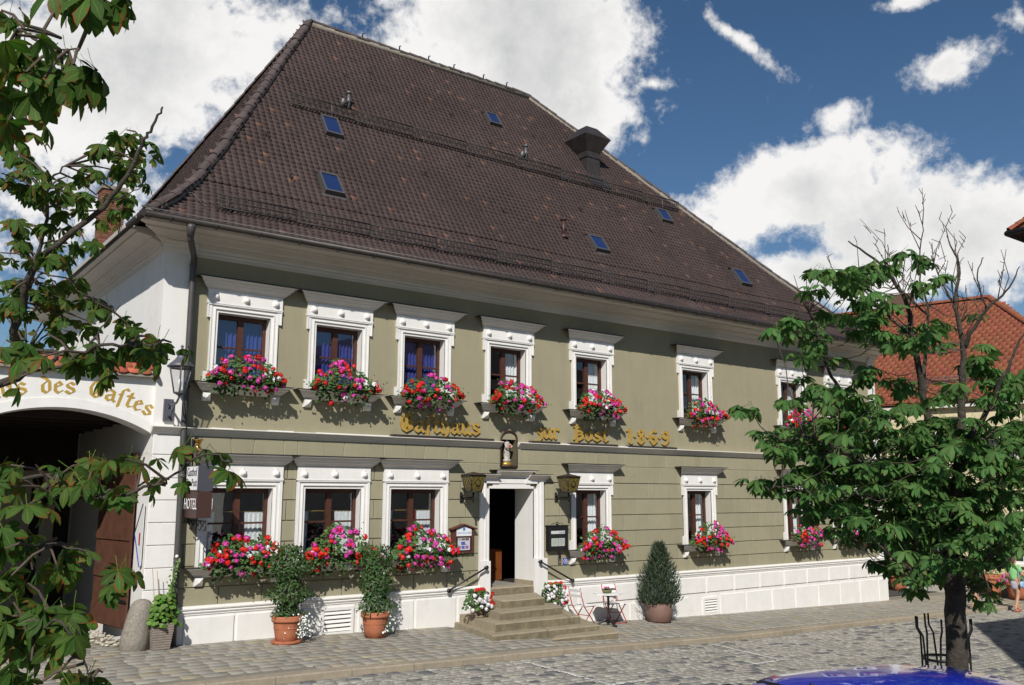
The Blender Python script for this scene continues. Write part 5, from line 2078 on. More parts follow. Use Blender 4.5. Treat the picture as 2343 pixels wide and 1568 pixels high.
# ------------------------------------------------------------------ potted plants in front of the inn
LEAFC = mat('climber_leaf', (.040, .088, .02), .5, var=.2, vscale=7, island=.4, hue=.03)
WHITF = mat('white_blossom', (.75, .75, .72), .6)
LANC = (np.array([(0, -1, 0), (.34, -.2, .1), (.26, .5, .05), (0, 1.1, -.25), (-.26, .5, .05), (-.34, -.2, .1), (0, 0, -.02)]),
        np.array([(0, 1, 6), (1, 2, 6), (2, 3, 6), (3, 4, 6), (4, 5, 6), (5, 0, 6)]))


def pot_mesh(x, y, z, r, h, mt, par, saucer=False, band=True):
    m = MB()
    m.lathe([(r * .72, 0), (r * .80, h * .3), (r * .92, h * .74), (r * .93, h * .78), (r * 1.03, h * .79), (r * 1.06, h * .86), (r * 1.03, h * .88), (r * 1.05, h * .93), (r * 1.02, h), (r * .9, h), (r * .86, h * .9)], (x, y, z), 28)
    if band:
        m.tube([(x + r * .875 * math.cos(t), y + r * .875 * math.sin(t), z + h * .55) for t in np.linspace(0, 6.2832, 29)], .008, 5)
    o = m.build('pot', mt, par)
    if saucer:
        MB().lathe([(r * .75, 0), (r * 1.0, .0), (r * 1.05, .05), (r * 1.0, .055)], (x, y, z - .004), 24).build('saucer', mt, par)
    MB().lathe([(.01, 0), (r * .86, .0), (r * .86, .012)], (x, y, z + h * .9), 16).build('soil', MATS['dark_interior'], par)
    return o


def climber(x, y, label, seed, white):
    rr = random.Random(seed)
    z = ground(x, y)
    T = thing('potted_climber', (x, y, z), label, 'potted plant', 'tall climbers in terracotta pots')
    pot_mesh(x, y, z, .27, .48, TERRA, T, white)
    m = MB()
    for i in range(7):
        a = i * .9
        m.tube([(x + .1 * math.cos(a), y + .1 * math.sin(a), z + .42), (x + .14 * math.cos(a + 1), y + .12 * math.sin(a + 1), z + .9), (x + .10 * math.cos(a + 2), y + .1 * math.sin(a + 2), z + 1.5)], .009, 5)
    for k in (-.2, .2):
        m.tube([(x + k, y, z + .42), (x + k, y, z + 1.6)], .008, 5)
    m.build('stem', mat('green_stem', (.06, .07, .025), .8), T)
    pts, nrm, size = [], [], []
    for i in range(2100):
        t = rr.random()
        h = .48 + t * 1.22
        rad = (.20 + .13 * math.sin(2.2 + 7.5 * t + seed) ** 2 + .07 * math.sin(17 * t + seed)) * (1 if t < .86 else .8)
        a = rr.uniform(0, 6.283)
        q = rad * math.sqrt(rr.uniform(.35, 1.15))
        pts.append(Vector((x + q * math.cos(a) * 1.2, y + q * math.sin(a) * .9, z + h + rr.gauss(0, .03))))
        nrm.append(Vector((math.cos(a) + rr.gauss(0, .5), math.sin(a) + rr.gauss(0, .5), .5 + rr.gauss(0, .5))))
        size.append(rr.uniform(.028, .048))
    V, F = leaf_arrays(pts, nrm, size, *LANC)
    link('foliage', raw_mesh('foliage', V, F, LEAFC), T, kind='stuff')
    pts, nrm, size, p2, n2, s2 = [], [], [], [], [], []
    for i in range(260):
        u, v = rr.gauss(0, .11), rr.random()
        p = Vector((x + .17 + u, y - .22 - .07 * rr.random() + .2 * abs(u), z + .52 - v * .42))
        (p2 if i % 3 == 0 else pts).append(p)
        (n2 if i % 3 == 0 else nrm).append(Vector((rr.gauss(0, .4), -1, .5)))
        (s2 if i % 3 == 0 else size).append(rr.uniform(.012, .02))
    V, F = leaf_arrays(pts, nrm, size, *LANC)
    link('trailing_foliage', raw_mesh('trailing_foliage', V, F, LEAFC), T, kind='stuff')
    if not white:
        p2, n2, s2 = p2[:28], n2[:28], s2[:28]
    V, F = leaf_arrays(p2, n2, [s * 1.15 for s in s2])
    link('white_blossoms', raw_mesh('white_blossoms', V, F, WHITF), T, kind='stuff')


climber(6.90, -.68, 'tall leafy climber in terracotta pot with a white blossom cushion, beside the left plinth vent', 3, True)
climber(8.68, -.72, 'tall leafy climber in terracotta pot right of the plinth vent', 8, False)

# conifer in its tub
x, y = 16.60, -.60
z = ground(x, y)
T = thing('potted_conifer', (x, y, z), 'bushy grey green conifer in a round brown tub beside the bistro table', 'potted conifer')
TUB = mat('brown_tub', (.17, .10, .08), .7, var=.15, vscale=6)
MB().lathe([(.24, 0), (.30, .06), (.33, .25), (.31, .42), (.29, .46), (.26, .46)], (x, y, z), 26).build('pot', TUB, T)
rr = random.Random(4)
NEED = (np.array([(-.09, 0, 0), (.09, 0, 0), (.03, .55, .05), (0, 1, .08), (0, .3, .12)]), np.array([(0, 1, 4), (1, 2, 4), (2, 3, 4), (3, 0, 4)]))
Ms = []
for i in range(3400):
    t = rr.random() ** 1.25
    h = .42 + t * 1.45
    lean = .5 + .5 * math.sin(3 * math.pi * t)
    a = rr.uniform(0, 6.283)
    rad = .54 * (1 - t) ** .72 * (1 + .22 * math.sin(4 * a + 9 * t)) + .03
    if t < .12:
        rad *= .55 + t * 3.5
    q = rad * rr.uniform(.45, 1.1)
    p = Vector((x + q * math.cos(a) + .05 * t, y + q * math.sin(a), z + h))
    d = Vector((math.cos(a) * .7 + rr.gauss(0, .3), math.sin(a) * .7 + rr.gauss(0, .3), 1.0 + rr.gauss(0, .3))).normalized()
    s = rr.uniform(.09, .17)
    xx = d.orthogonal().normalized()
    xx = Matrix.Rotation(rr.uniform(0, 6.28), 3, d) @ xx
    Ms.append(np.array(frame(p, xx * s, d * s, xx.cross(d) * s)))
V, F = instance_arrays(*NEED, Ms)
link('foliage', raw_mesh('foliage', V, F, mat('conifer_needles', (.050, .078, .042), .7, var=.2, vscale=6, island=.35)), T, kind='stuff')
MB().tube([(x, y, z + .4), (x, y, z + 1.3)], [.03, .012], 7).build('stem', MATS['green_stem'], T)

# herb planter by the pilaster
x, y = 4.78, -.26
z = ground(x, y)
T = thing('herb_planter', (x, y, z), 'square ribbed grey planter of green herbs with canes at the pilaster foot', 'planter')
PLM = mat('grey_ribbed_planter', (.24, .20, .17), .8, var=.15, vscale=10)
m = MB()
n = 11
for i in range(n):
    a, b = .135 + .05 * i / n, .135 + .05 * (i + 1) / n
    z0, z1 = z + .44 * i / n, z + .44 * (i + 1) / n
    q = []
    for r_, zz in ((a - .006, z0), (a + .006, z0 + .008), (b + .004, z1 - .01), (b - .006, z1)):
        q += [(x - r_, y - r_, zz), (x + r_, y - r_, zz), (x + r_, y + r_, zz), (x - r_, y + r_, zz)]
    m.add(q, [(4 * k + j, 4 * k + (j + 1) % 4, 4 * k + 4 + (j + 1) % 4, 4 * k + 4 + j) for k in range(3) for j in range(4)])
m.add([(x - .17, y - .17, z + .41), (x + .17, y - .17, z + .41), (x + .17, y + .17, z + .41), (x - .17, y + .17, z + .41)], [(0, 1, 2, 3)])
m.build('planter_box', PLM, T)
pts, nrm, size = [], [], []
rr = random.Random(9)
for i in range(420):
    a = rr.uniform(0, 6.28)
    t = rr.random()
    q = (.30 - .18 * t) * math.sqrt(rr.random())
    pts.append(Vector((x + q * math.cos(a) * 1.15 + .05 * t, y - .02 + q * math.sin(a), z + .38 + t * .52)))
    nrm.append(Vector((math.cos(a) * .6 + rr.gauss(0, .4), -.5 + math.sin(a) * .4, .8)))
    size.append(rr.uniform(.03, .055))
for i in range(70):
    t = i / 70
    pts.append(Vector((x + .10 + .14 * t + rr.gauss(0, .03), y - .02 + rr.gauss(0, .03), z + .85 + t * .65)))
    nrm.append(Vector((rr.gauss(0, .6), -.8, .5)))
    size.append(.03 * (1 - t * .5))
V, F = leaf_arrays(pts, nrm, size)
link('foliage', raw_mesh('foliage', V, F, mat('herb_leaf', (.075, .16, .02), .55, island=.3, hue=.02)), T, kind='stuff')
MB().tube([(x - .08, y, z + .4), (x - .20, y - .02, z + 1.35)], .006, 5).tube([(x, y, z + .4), (x - .12, y - .02, z + 1.3)], .006, 5).tube([(x + .05, y, z + .4), (x + .25, y, z + 1.5)], .007, 5).build('cane', mat('bamboo', (.35, .25, .13), .7), T)


# flower pots on the entrance steps
def step_flowers(x, y, z, label, seed, right):
    rr = random.Random(seed)
    T = thing('geranium_pot', (x, y, z), label, 'flower pot', 'flower pots on the entrance steps')
    pot_mesh(x, y, z, .165, .26, mat('mossy_clay', (.23, .17, .12), .9, var=.3, vscale=9), T, True, False)
    pts, nrm, size = [], [], []
    for i in range(330):
        a = rr.uniform(0, 6.28)
        e = rr.random()
        q = .33 * math.sqrt(rr.random()) * (1 - .4 * e)
        pts.append(Vector((x + q * math.cos(a) * 1.15, y - .05 + q * math.sin(a) * .8, z + .2 + .36 * e - .3 * max(0, q - .2))))
        nrm.append(Vector((math.cos(a) * .6 + rr.gauss(0, .3), -.6 + rr.gauss(0, .3), .7)))
        size.append(rr.uniform(.025, .042))
    V, F = leaf_arrays(pts, nrm, size)
    link('foliage', raw_mesh('foliage', V, F, LEAFG), T, kind='stuff')
    DR = HEADS['r']
    for i in range(34):
        a = rr.uniform(0, 6.28)
        e = rr.random()
        top_ = i < 8
        q = rr.uniform(0, .18) if top_ else rr.uniform(.15, .36)
        p = Vector((x + q * math.cos(a), y - .12 - .2 * abs(math.sin(a)) * (0 if top_ else 1), z + (.56 if top_ else .12 + .40 * e)))
        k = 'r' if top_ or (p.x > x + .18) else 'w'
        s = rr.uniform(.8, 1.15)
        link('flower_head', rr.choice(HEADS[k]), T, mat4=Matrix.Translation(p) @ Euler((rr.uniform(.4, 1.2), 0, rr.uniform(-.8, .8))).to_matrix().to_4x4() @ Matrix.Diagonal((s, s, s, 1)))


step_flowers(11.08, -.70, .086, 'white and red flowers in a clay pot on the left end of the steps', 2, False)
step_flowers(13.25, -.55, .086, 'white and red flowers on the right end of the steps below the handrail', 7, True)

# ------------------------------------------------------------------ bistro table and folding chairs
tx, ty = 14.72, -.80
tz = ground(tx, ty)
T = thing('bistro_table', (tx, ty, tz), 'small round white bistro table on a black cast iron foot before the plinth', 'table')
MB().lathe([(.30, .70), (.345, .705), (.345, .725), (.001, .728)], (tx, ty, tz), 8, smooth=False).build('tabletop', WHITEM, T)
MB().lathe([(.045, .05), (.03, .12), (.05, .16), (.028, .22), (.024, .42), (.036, .46), (.024, .5), (.03, .64), (.07, .70)], (tx, ty, tz), 14).build('column', IRON, T)
for k in range(3):
    a = k * 2.094 + .35
    MB().tube([(tx, ty, tz + .16), (tx + .12 * math.cos(a), ty + .12 * math.sin(a), tz + .10), (tx + .27 * math.cos(a), ty + .27 * math.sin(a), tz + .02), (tx + .32 * math.cos(a), ty + .32 * math.sin(a), tz + .02)], [.035, .03, .022, .03], 7).build('foot', IRON, T)
P_ = thing('table_plant', (tx - .03, ty, tz + .73), 'little pink flowering plant in a green basket on the bistro table', 'plant')
MB().lathe([(.09, 0), (.13, .04), (.12, .075)], (tx - .03, ty, tz + .73), 14, sy=.7).build('basket', mat('basket_green', (.12, .13, .05), .9, var=.3, vscale=30), P_)
pts = [Vector((tx - .03 + random.gauss(0, .05), ty + random.gauss(0, .03), tz + .815 + random.random() * .03)) for _ in range(50)]
V, F = leaf_arrays(pts, [Vector((random.gauss(0, .5), -.3, 1)) for _ in pts], [.018] * 50)
link('foliage', raw_mesh('foliage', V, F, LEAFG), P_, kind='stuff')
for dx, dy in ((-.03, 0), (.02, -.02), (-.07, .01)):
    link('flower_head', HEADS['p'][0], P_, mat4=Matrix.Translation((tx - .03 + dx, ty + dy, tz + .86)) @ Matrix.Diagonal((.6, .6, .6, 1)))


def folding_chair(x, y, rz, label):
    z = ground(x, y) + .005
    T = thing('folding_chair', (0, 0, 0), label, 'chair', 'red and white folding chairs')
    for s in (-.19, .19):                            # chair faces +x
        MB().tube([(-.30, s, .86), (-.235, s, .62), (-.17, s, .44), (.20, s * 1.02, .0)], .012, 6).build('back_leg', REDM, T)
        MB().tube([(.17, s * .88, .44), (-.22, s * .9, .0)], .012, 6).build('front_leg', REDM, T)
        MB().tube([(-.17, s * .94, .435), (.21, s * .94, .435)], .010, 6).build('seat_rail', REDM, T)
    for a in ((.20, .195, .012), (-.22, .17, .012), (.0, .17, .235)):
        MB().tube([(a[0], -a[1], a[2]), (a[0], a[1], a[2])], .009, 6).build('cross_bar', REDM, T)
    for k in range(5):
        MB().box(-.17 + k * .078, -.10 + k * .078, -.20, .20, .447, .462).build('seat_slat', WHITEM, T)
    for zz in (.68, .80):
        M = Matrix.Translation((-.258 - (zz - .70) * .3, 0, zz)) @ Matrix.Rotation(R(-15), 4, 'Y')
        q = MB().box(-.008, .008, -.20, .20, -.035, .035)
        q.v = [tuple(M @ Vector(v)) for v in q.v]
        q.build('back_slat', WHITEM, T)
    T.location = (x, y, z)
    T.rotation_euler = (0, 0, rz)
    return T


folding_chair(14.03, -.72, R(4), 'red framed folding chair with white slats left of the bistro table')
folding_chair(15.30, -.42, R(-100), 'red framed folding chair with white slats right of the bistro table')

# ------------------------------------------------------------------ chestnut trees
def leaf_material(name, green, brown, p_edge):
    m = bpy.data.materials.new(name)
    m.use_nodes = True
    nt = m.node_tree
    nt.nodes.clear()
    N, L = nt.nodes.new, nt.links.new

    def mth(op, a, b=0.0, clamp=False):
        n = N('ShaderNodeMath')
        n.operation = op
        n.use_clamp = clamp
        for i, v in enumerate((a, b)):
            if isinstance(v, (int, float)):
                n.inputs[i].default_value = v
            else:
                L(v, n.inputs[i])
        return n.outputs[0]

    def mix(f, a, b):
        n = N('ShaderNodeMix')
        n.data_type = 'RGBA'
        for s, v in ((n.inputs[0], f), (n.inputs[6], a), (n.inputs[7], b)):
            if isinstance(v, tuple):
                s.default_value = (*v, 1)
            elif isinstance(v, (int, float)):
                s.default_value = v
            else:
                L(v, s)
        return n.outputs[2]
    out = N('ShaderNodeOutputMaterial')
    geo, oi, uv = N('ShaderNodeNewGeometry'), N('ShaderNodeObjectInfo'), N('ShaderNodeUVMap')
    sp = N('ShaderNodeSeparateXYZ')
    L(uv.outputs[0], sp.inputs[0])
    u, v = sp.outputs[0], sp.outputs[1]
    rnd = mth('FRACT', mth('ADD', geo.outputs['Random Per Island'], oi.outputs['Random']))
    au = mth('ABSOLUTE', mth('SUBTRACT', u, .5))     # 0 on the midrib, .5 on the margin
    nz = N('ShaderNodeTexNoise')
    nz.inputs['Scale'].default_value = 16
    nz.inputs['Detail'].default_value = 5
    L(geo.outputs['Position'], nz.inputs['Vector'])
    edge = mth('ADD', mth('MULTIPLY', au, 1.5), mth('MULTIPLY', mth('ABSOLUTE', mth('SUBTRACT', v, .45)), .7))
    e = mth('ADD', edge, mth('MULTIPLY', mth('SUBTRACT', nz.outputs['Fac'], .5), 1.5))
    e = mth('SUBTRACT', e, mth('MULTIPLY', mth('SUBTRACT', 1 - p_edge, rnd), 1.1))
    bm_ = N('ShaderNodeMapRange')
    bm_.inputs['From Min'].default_value = .78
    bm_.inputs['From Max'].default_value = .95
    L(e, bm_.inputs['Value'])
    vein = mth('SUBTRACT', v, mth('MULTIPLY', au, .8))
    vein = mth('LESS_THAN', mth('ABSOLUTE', mth('SUBTRACT', mth('FRACT', mth('MULTIPLY', vein, 9)), .5)), .10)
    rib = mth('LESS_THAN', au, .035)
    hs = N('ShaderNodeHueSaturation')
    hs.inputs['Color'].default_value = (*green, 1)
    L(mth('ADD', .65, mth('MULTIPLY', rnd, .8)), hs.inputs['Value'])
    L(mth('ADD', .475, mth('MULTIPLY', mth('FRACT', mth('MULTIPLY', rnd, 9.3)), .045)), hs.inputs['Hue'])
    c = mix(mth('MULTIPLY', vein, .22), hs.outputs[0], (green[0] * 2.2, green[1] * 1.8, green[2] * 1.6))
    c = mix(mth('MULTIPLY', rib, .6), c, (green[0] * 3.2, green[1] * 2.2, green[2] * 2))
    c = mix(bm_.outputs[0], c, brown)
    d = N('ShaderNodeBsdfPrincipled')
    d.inputs['Roughness'].default_value = .62
    d.inputs['Specular IOR Level'].default_value = .22
    L(c, d.inputs['Base Color'])
    bp = N('ShaderNodeBump')
    bp.inputs['Strength'].default_value = .5
    bp.inputs['Distance'].default_value = .006
    L(mth('SUBTRACT', 1.0, vein), bp.inputs['Height'])
    L(bp.outputs[0], d.inputs['Normal'])
    t = N('ShaderNodeBsdfTranslucent')
    h2 = N('ShaderNodeHueSaturation')
    h2.inputs['Value'].default_value = 1.5
    h2.inputs['Saturation'].default_value = 1.1
    L(c, h2.inputs['Color'])
    L(h2.outputs[0], t.inputs['Color'])
    ms = N('ShaderNodeMixShader')
    ms.inputs[0].default_value = .32
    L(d.outputs[0], ms.inputs[1])
    L(t.outputs[0], ms.inputs[2])
    L(ms.outputs[0], out.inputs['Surface'])
    MATS[name] = m
    return m


def chestnut_leaf(seed, segs, n=7):
    """palmate leaf: x along the leaf stalk, z up; leaflets obovate, folded on the midrib and drooping"""
    r = np.random.default_rng(seed)
    us = {5: [0, .25, .5, .72, .9, 1], 3: [0, .45, .78, 1]}[segs]
    wd = lambda u: .012 + .150 * math.sin(math.pi * min(1, u ** 1.5)) ** .9 * (1 if u < .97 else .3) + .05 * math.sin(math.pi * u)
    V, F, UV = [], [], []
    for k in range(n):
        a = R((k - (n - 1) / 2) * (205 / (n - 1)) + r.normal(0, 5))
        ln = (1.0 - .075 * abs(k - (n - 1) / 2) ** 1.5) * r.uniform(.9, 1.08)
        droop = r.uniform(.35, 1.25)
        curl = r.uniform(-.15, .45)
        b = len(V)
        tw = r.normal(0, .25)
        for u in us:
            x = u * ln
            z = -.16 * u - droop * .42 * u * u * ln
            xx = x * (1 - .12 * droop * u)
            w = wd(u) * ln
            for s in (-1, 0, 1):
                y = s * w
                zz = z + (curl * abs(s) * w * .9 - .0) + tw * y
                V.append((xx * math.cos(a) - y * math.sin(a), xx * math.sin(a) + y * math.cos(a), zz))
        for i in range(len(us) - 1):
            for s in (0, 1):
                q = (b + 3 * i + s, b + 3 * i + s + 1, b + 3 * i + 4 + s, b + 3 * i + 3 + s)
                F.append(q[::-1])
                uvq = [(s * .5, us[i]), ((s + 1) * .5, us[i]), ((s + 1) * .5, us[i + 1]), (s * .5, us[i + 1])]
                UV += uvq[::-1]
    # stalk
    b = len(V)
    for x, z in ((-.75, .10), (-.4, .02), (0, 0)):
        for y, dz in ((-.014, 0), (.014, 0)):
            V.append((x, y, z + dz))
    for i in range(2):
        F.append((b + 2 * i, b + 2 * i + 1, b + 2 * i + 3, b + 2 * i + 2))
        UV += [(.5, .5)] * 4
    return np.array(V), np.array(F), np.array(UV)


BARK = mat('chestnut_bark', (.052, .044, .035), .95, var=.3, vscale=14, bump=.9, bscale=30, dirt=(.14, .125, .10), dirts=4, dirtp=.56)
TWIG = mat('chestnut_twig', (.085, .062, .048), .9, var=.3, vscale=20)


def smooth_path(pts, n=5, jit=0.0):
    pts = [Vector(p) for p in pts]
    out = []
    for i in range(len(pts) - 1):
        p0, p1, p2, p3 = pts[max(i - 1, 0)], pts[i], pts[i + 1], pts[min(i + 2, len(pts) - 1)]
        for k in range(n):
            t = k / n
            q = .5 * ((2 * p1) + (p2 - p0) * t + (2 * p0 - 5 * p1 + 4 * p2 - p3) * t * t + (3 * p1 - p0 - 3 * p2 + p3) * t ** 3)
            out.append(q + Vector((random.gauss(0, jit), random.gauss(0, jit), random.gauss(0, jit))))
    out.append(pts[-1])
    return out


def leaf_frame(p, out, size, droop):
    """leaf at p whose stalk comes from -out"""
    x = Vector(out).normalized()
    z = Vector((random.gauss(0, .35), random.gauss(0, .35) - .1, 1)).normalized()
    y = z.cross(x)
    if y.length < .05:
        y = Vector((1, 0, 0)).cross(x)
    y.normalize()
    z = x.cross(y)
    M = frame(p, x * size, y * size, z * size)
    return M @ Matrix.Rotation(droop, 4, 'Y')


def branch(T, pts, r0, r1, mt=BARK, name='branch', jit=.01, n=5):
    P = smooth_path(pts, n, jit)
    k = len(P)
    rs = [r0 + (r1 - r0) * (i / (k - 1)) ** .8 for i in range(k)]
    MB().tube(P, rs, 8 if r0 > .02 else 6).build(name, mt, T)
    return P


def nearest(lim, c):
    return min(lim, key=lambda q: (q - c).length + (.6 if q.z > c.z else 0))


# --- right hand chestnut on the square
RT = thing('chestnut_tree', (8.1, -12.4, .3), 'chestnut tree with bare upper twigs inside an iron guard on the cobbles', 'tree')
D0 = 8.0
SC = D0 / 14.62


def rt(x, y, d=0.0):
    return at(x, y, D0 + d * SC)


base = rt(2188, 1830)
trunk = [base, rt(2188, 1600), rt(2186, 1400), rt(2184, 1310), rt(2178, 1235)]
LGR = leaf_material('chestnut_leaf_green', (.062, .145, .038), (.14, .06, .018), .08)
rs = [.115, .095, .088, .085, .075]
P = smooth_path(trunk, 4, .004)
MB().tube(P, [float(np.interp(i / (len(P) - 1), np.linspace(0, 1, 5), rs)) for i in range(len(P))], 14).build('trunk', BARK, RT)
limbs = [
    ([(2180, 1250, 0), (2150, 1100, .3), (2110, 900, .2), (2090, 780, -.1), (2072, 690, -.3), (2015, 605, -.4), (1940, 552, -.5)], .085, .010),
    ([(2112, 905, .2), (2118, 800, .5), (2122, 720, .6), (2105, 620, .7), (2110, 515, .7)], .035, .006),
    ([(2178, 1245, 0), (2192, 1050, -.5), (2200, 900, -.6), (2202, 800, -.6), (2186, 700, -.6), (2192, 610, -.5), (2168, 545, -.5)], .085, .006),
    ([(2202, 800, -.6), (2255, 710, -.9), (2300, 670, -1), (2332, 610, -1.1)], .035, .006),
    ([(2192, 1050, -.5), (2275, 905, -1), (2310, 830, -1.2), (2346, 755, -1.3)], .05, .01),
    ([(2178, 1245, 0), (2060, 1130, -.4), (1950, 1050, -.8), (1860, 1000, -1), (1800, 1010, -1)], .05, .012),
    ([(2150, 1100, .3), (1985, 960, .4), (1900, 860, .4), (1870, 760, .3), (1850, 715, .3)], .045, .008),
    ([(2060, 1130, -.4), (1900, 1130, -1.2), (1770, 1112, -1.4)], .03, .006),
    ([(2175, 1260, 0), (2110, 1290, -.8), (2080, 1345, -1)], .03, .006),
    ([(2090, 780, -.1), (2010, 700, .5), (1960, 650, .7), (1895, 632, .8)], .03, .006),
    ([(2180, 1245, 0), (2240, 1150, .6), (2310, 1080, .9), (2360, 1050, 1)], .05, .012),
    ([(2185, 1270, 0), (2240, 1290, -.7), (2265, 1365, -.9)], .03, .006),
    ([(2186, 700, -.6), (2150, 640, -.3), (2130, 585, -.2)], .02, .005),
    ([(2255, 710, -.9), (2235, 640, -1), (2250, 590, -1)], .014, .004),
    ([(2120, 720, .6), (2040, 640, .9), (2030, 560, 1)], .018, .004),
]
LIM = []
for pts, r0, r1 in limbs:
    LIM += branch(RT, [rt(x, y, d) for x, y, d in pts], r0 * SC * 1.1, max(.004, r1 * SC), jit=.006)
blobs = [(1900, 632, 50, 24, 12), (1965, 640, 50, 34, 22), (2012, 605, 34, 26, 10), (2085, 600, 34, 20, 7), (2140, 640, 36, 26, 8),
         (1850, 720, 52, 26, 18), (1828, 772, 58, 32, 20), (1870, 835, 46, 46, 24), (1885, 915, 46, 46, 26), (1755, 920, 40, 20, 8),
         (1990, 715, 58, 50, 30), (2045, 790, 66, 46, 24), (2120, 770, 46, 40, 12), (2235, 800, 70, 60, 26), (2305, 870, 46, 66, 28), (2335, 960, 40, 80, 30),
         (1945, 965, 80, 60, 60), (2050, 1005, 90, 64, 70), (2150, 1010, 90, 64, 66), (2250, 1035, 80, 74, 66),
         (1790, 1012, 62, 32, 30), (1860, 1042, 72, 50, 50), (1980, 1085, 100, 60, 84), (2100, 1112, 100, 60, 88), (2220, 1125, 100, 66, 84), (2312, 1135, 44, 76, 34),
         (1752, 1112, 44, 20, 14), (1850, 1132, 62, 34, 34), (1962, 1172, 72, 44, 48), (2062, 1202, 80, 44, 58), (2180, 1220, 84, 52, 66), (2282, 1232, 60, 50, 40),
         (2040, 1262, 50, 32, 22), (2108, 1296, 44, 40, 24), (2078, 1335, 26, 30, 8), (2232, 1296, 50, 36, 20), (2256, 1362, 18, 20, 4), (2150, 1282, 56, 32, 22),
         (2200, 900, 80, 50, 18), (2010, 870, 60, 50, 14)]
placed, tw = [], MB()
rr = random.Random(21)
for bx, by, rx, ry, cnt in blobs:
    nb = max(1, round(cnt / (2.3 if by > 930 else 3.3)))
    for b in range(nb):
        cx_, cy_ = bx + rr.gauss(0, rx * .62), by + rr.gauss(0, ry * .62)
        dd = rr.gauss(0, 1.0)
        c = rt(cx_, cy_, dd)
        q = nearest(LIM, c)
        mid = (q + c) / 2 + Vector((0, 0, -.06))
        if (q - c).length < 1.4:
            tw.tube(smooth_path([q, mid, c], 3, .012), [.006, .0056, .005, .0045, .004, .0036, .003], 4, caps=False)
        for k in range(rr.randint(4, 7)):
            a = rr.uniform(0, 6.28)
            o = Vector((math.cos(a), math.sin(a), rr.uniform(-.35, .25)))
            s = rr.uniform(.080, .128)
            placed.append((leaf_frame(c + o * rr.uniform(.05, .11), o, s, rr.uniform(.0, .9)), rr.randrange(3)))
# bare twigs standing up from the top
tops = [p for p in LIM if proj(p)[1] < 800]
for i in range(46):
    q = rr.choice(tops)
    ln = rr.uniform(.14, .42)
    d = Vector((rr.gauss(0, .45), rr.gauss(0, .35), 1)).normalized()
    p1 = q + d * ln * .5 + Vector((rr.gauss(0, .05), 0, 0))
    p2 = q + d * ln + Vector((rr.gauss(0, .06), 0, .05))
    tw.tube([q, p1, p2], [.005, .004, .0025], 4)
    for k in range(3):
        t = rr.uniform(.3, 1)
        s_ = q.lerp(p2, t)
        e_ = s_ + Vector((rr.choice((-1, 1)) * rr.uniform(.02, .07), rr.gauss(0, .03), rr.uniform(.03, .08)))
        tw.tube([s_, e_], [.0035, .0025], 4)
tw.build('twigs', TWIG, RT, kind='stuff')
protos = []
for k in range(3):
    V, F, UV = chestnut_leaf(40 + k, 3, (5, 6, 7)[k])
    protos.append((V, F, LGR, UV))
scatter('leaf', protos, placed, RT, 300, 'foliage', True)

# tree guard
TG = thing('tree_guard', tuple(base), 'black iron guard of vertical bars around the chestnut trunk', 'tree guard')
for k in range(10):
    a = 2 * math.pi * (k + .3) / 10
    rad = .20
    c, s = math.cos(a), math.sin(a)
    fl = 1 if k % 2 else -1
    pts = [base + Vector((rad * c, rad * s, 0)), base + Vector((rad * c, rad * s, .98)), base + Vector((rad * c - s * .03 * fl, rad * s + c * .03 * fl, 1.41)), base + Vector(((rad + .03) * c - s * .055 * fl, (rad + .03) * s + c * .055 * fl, 1.48)), base + Vector(((rad + .03) * c - s * .055 * fl, (rad + .03) * s + c * .055 * fl, 1.58))]
    MB().tube(pts, .009, 6).build('bar', IRON, TG)
for z in (.10, .65, 1.21):
    MB().tube([base + Vector((0.20 * math.cos(t), 0.20 * math.sin(t), z)) for t in np.linspace(0, 6.2832, 25)], .013, 5).build('ring', IRON, TG)

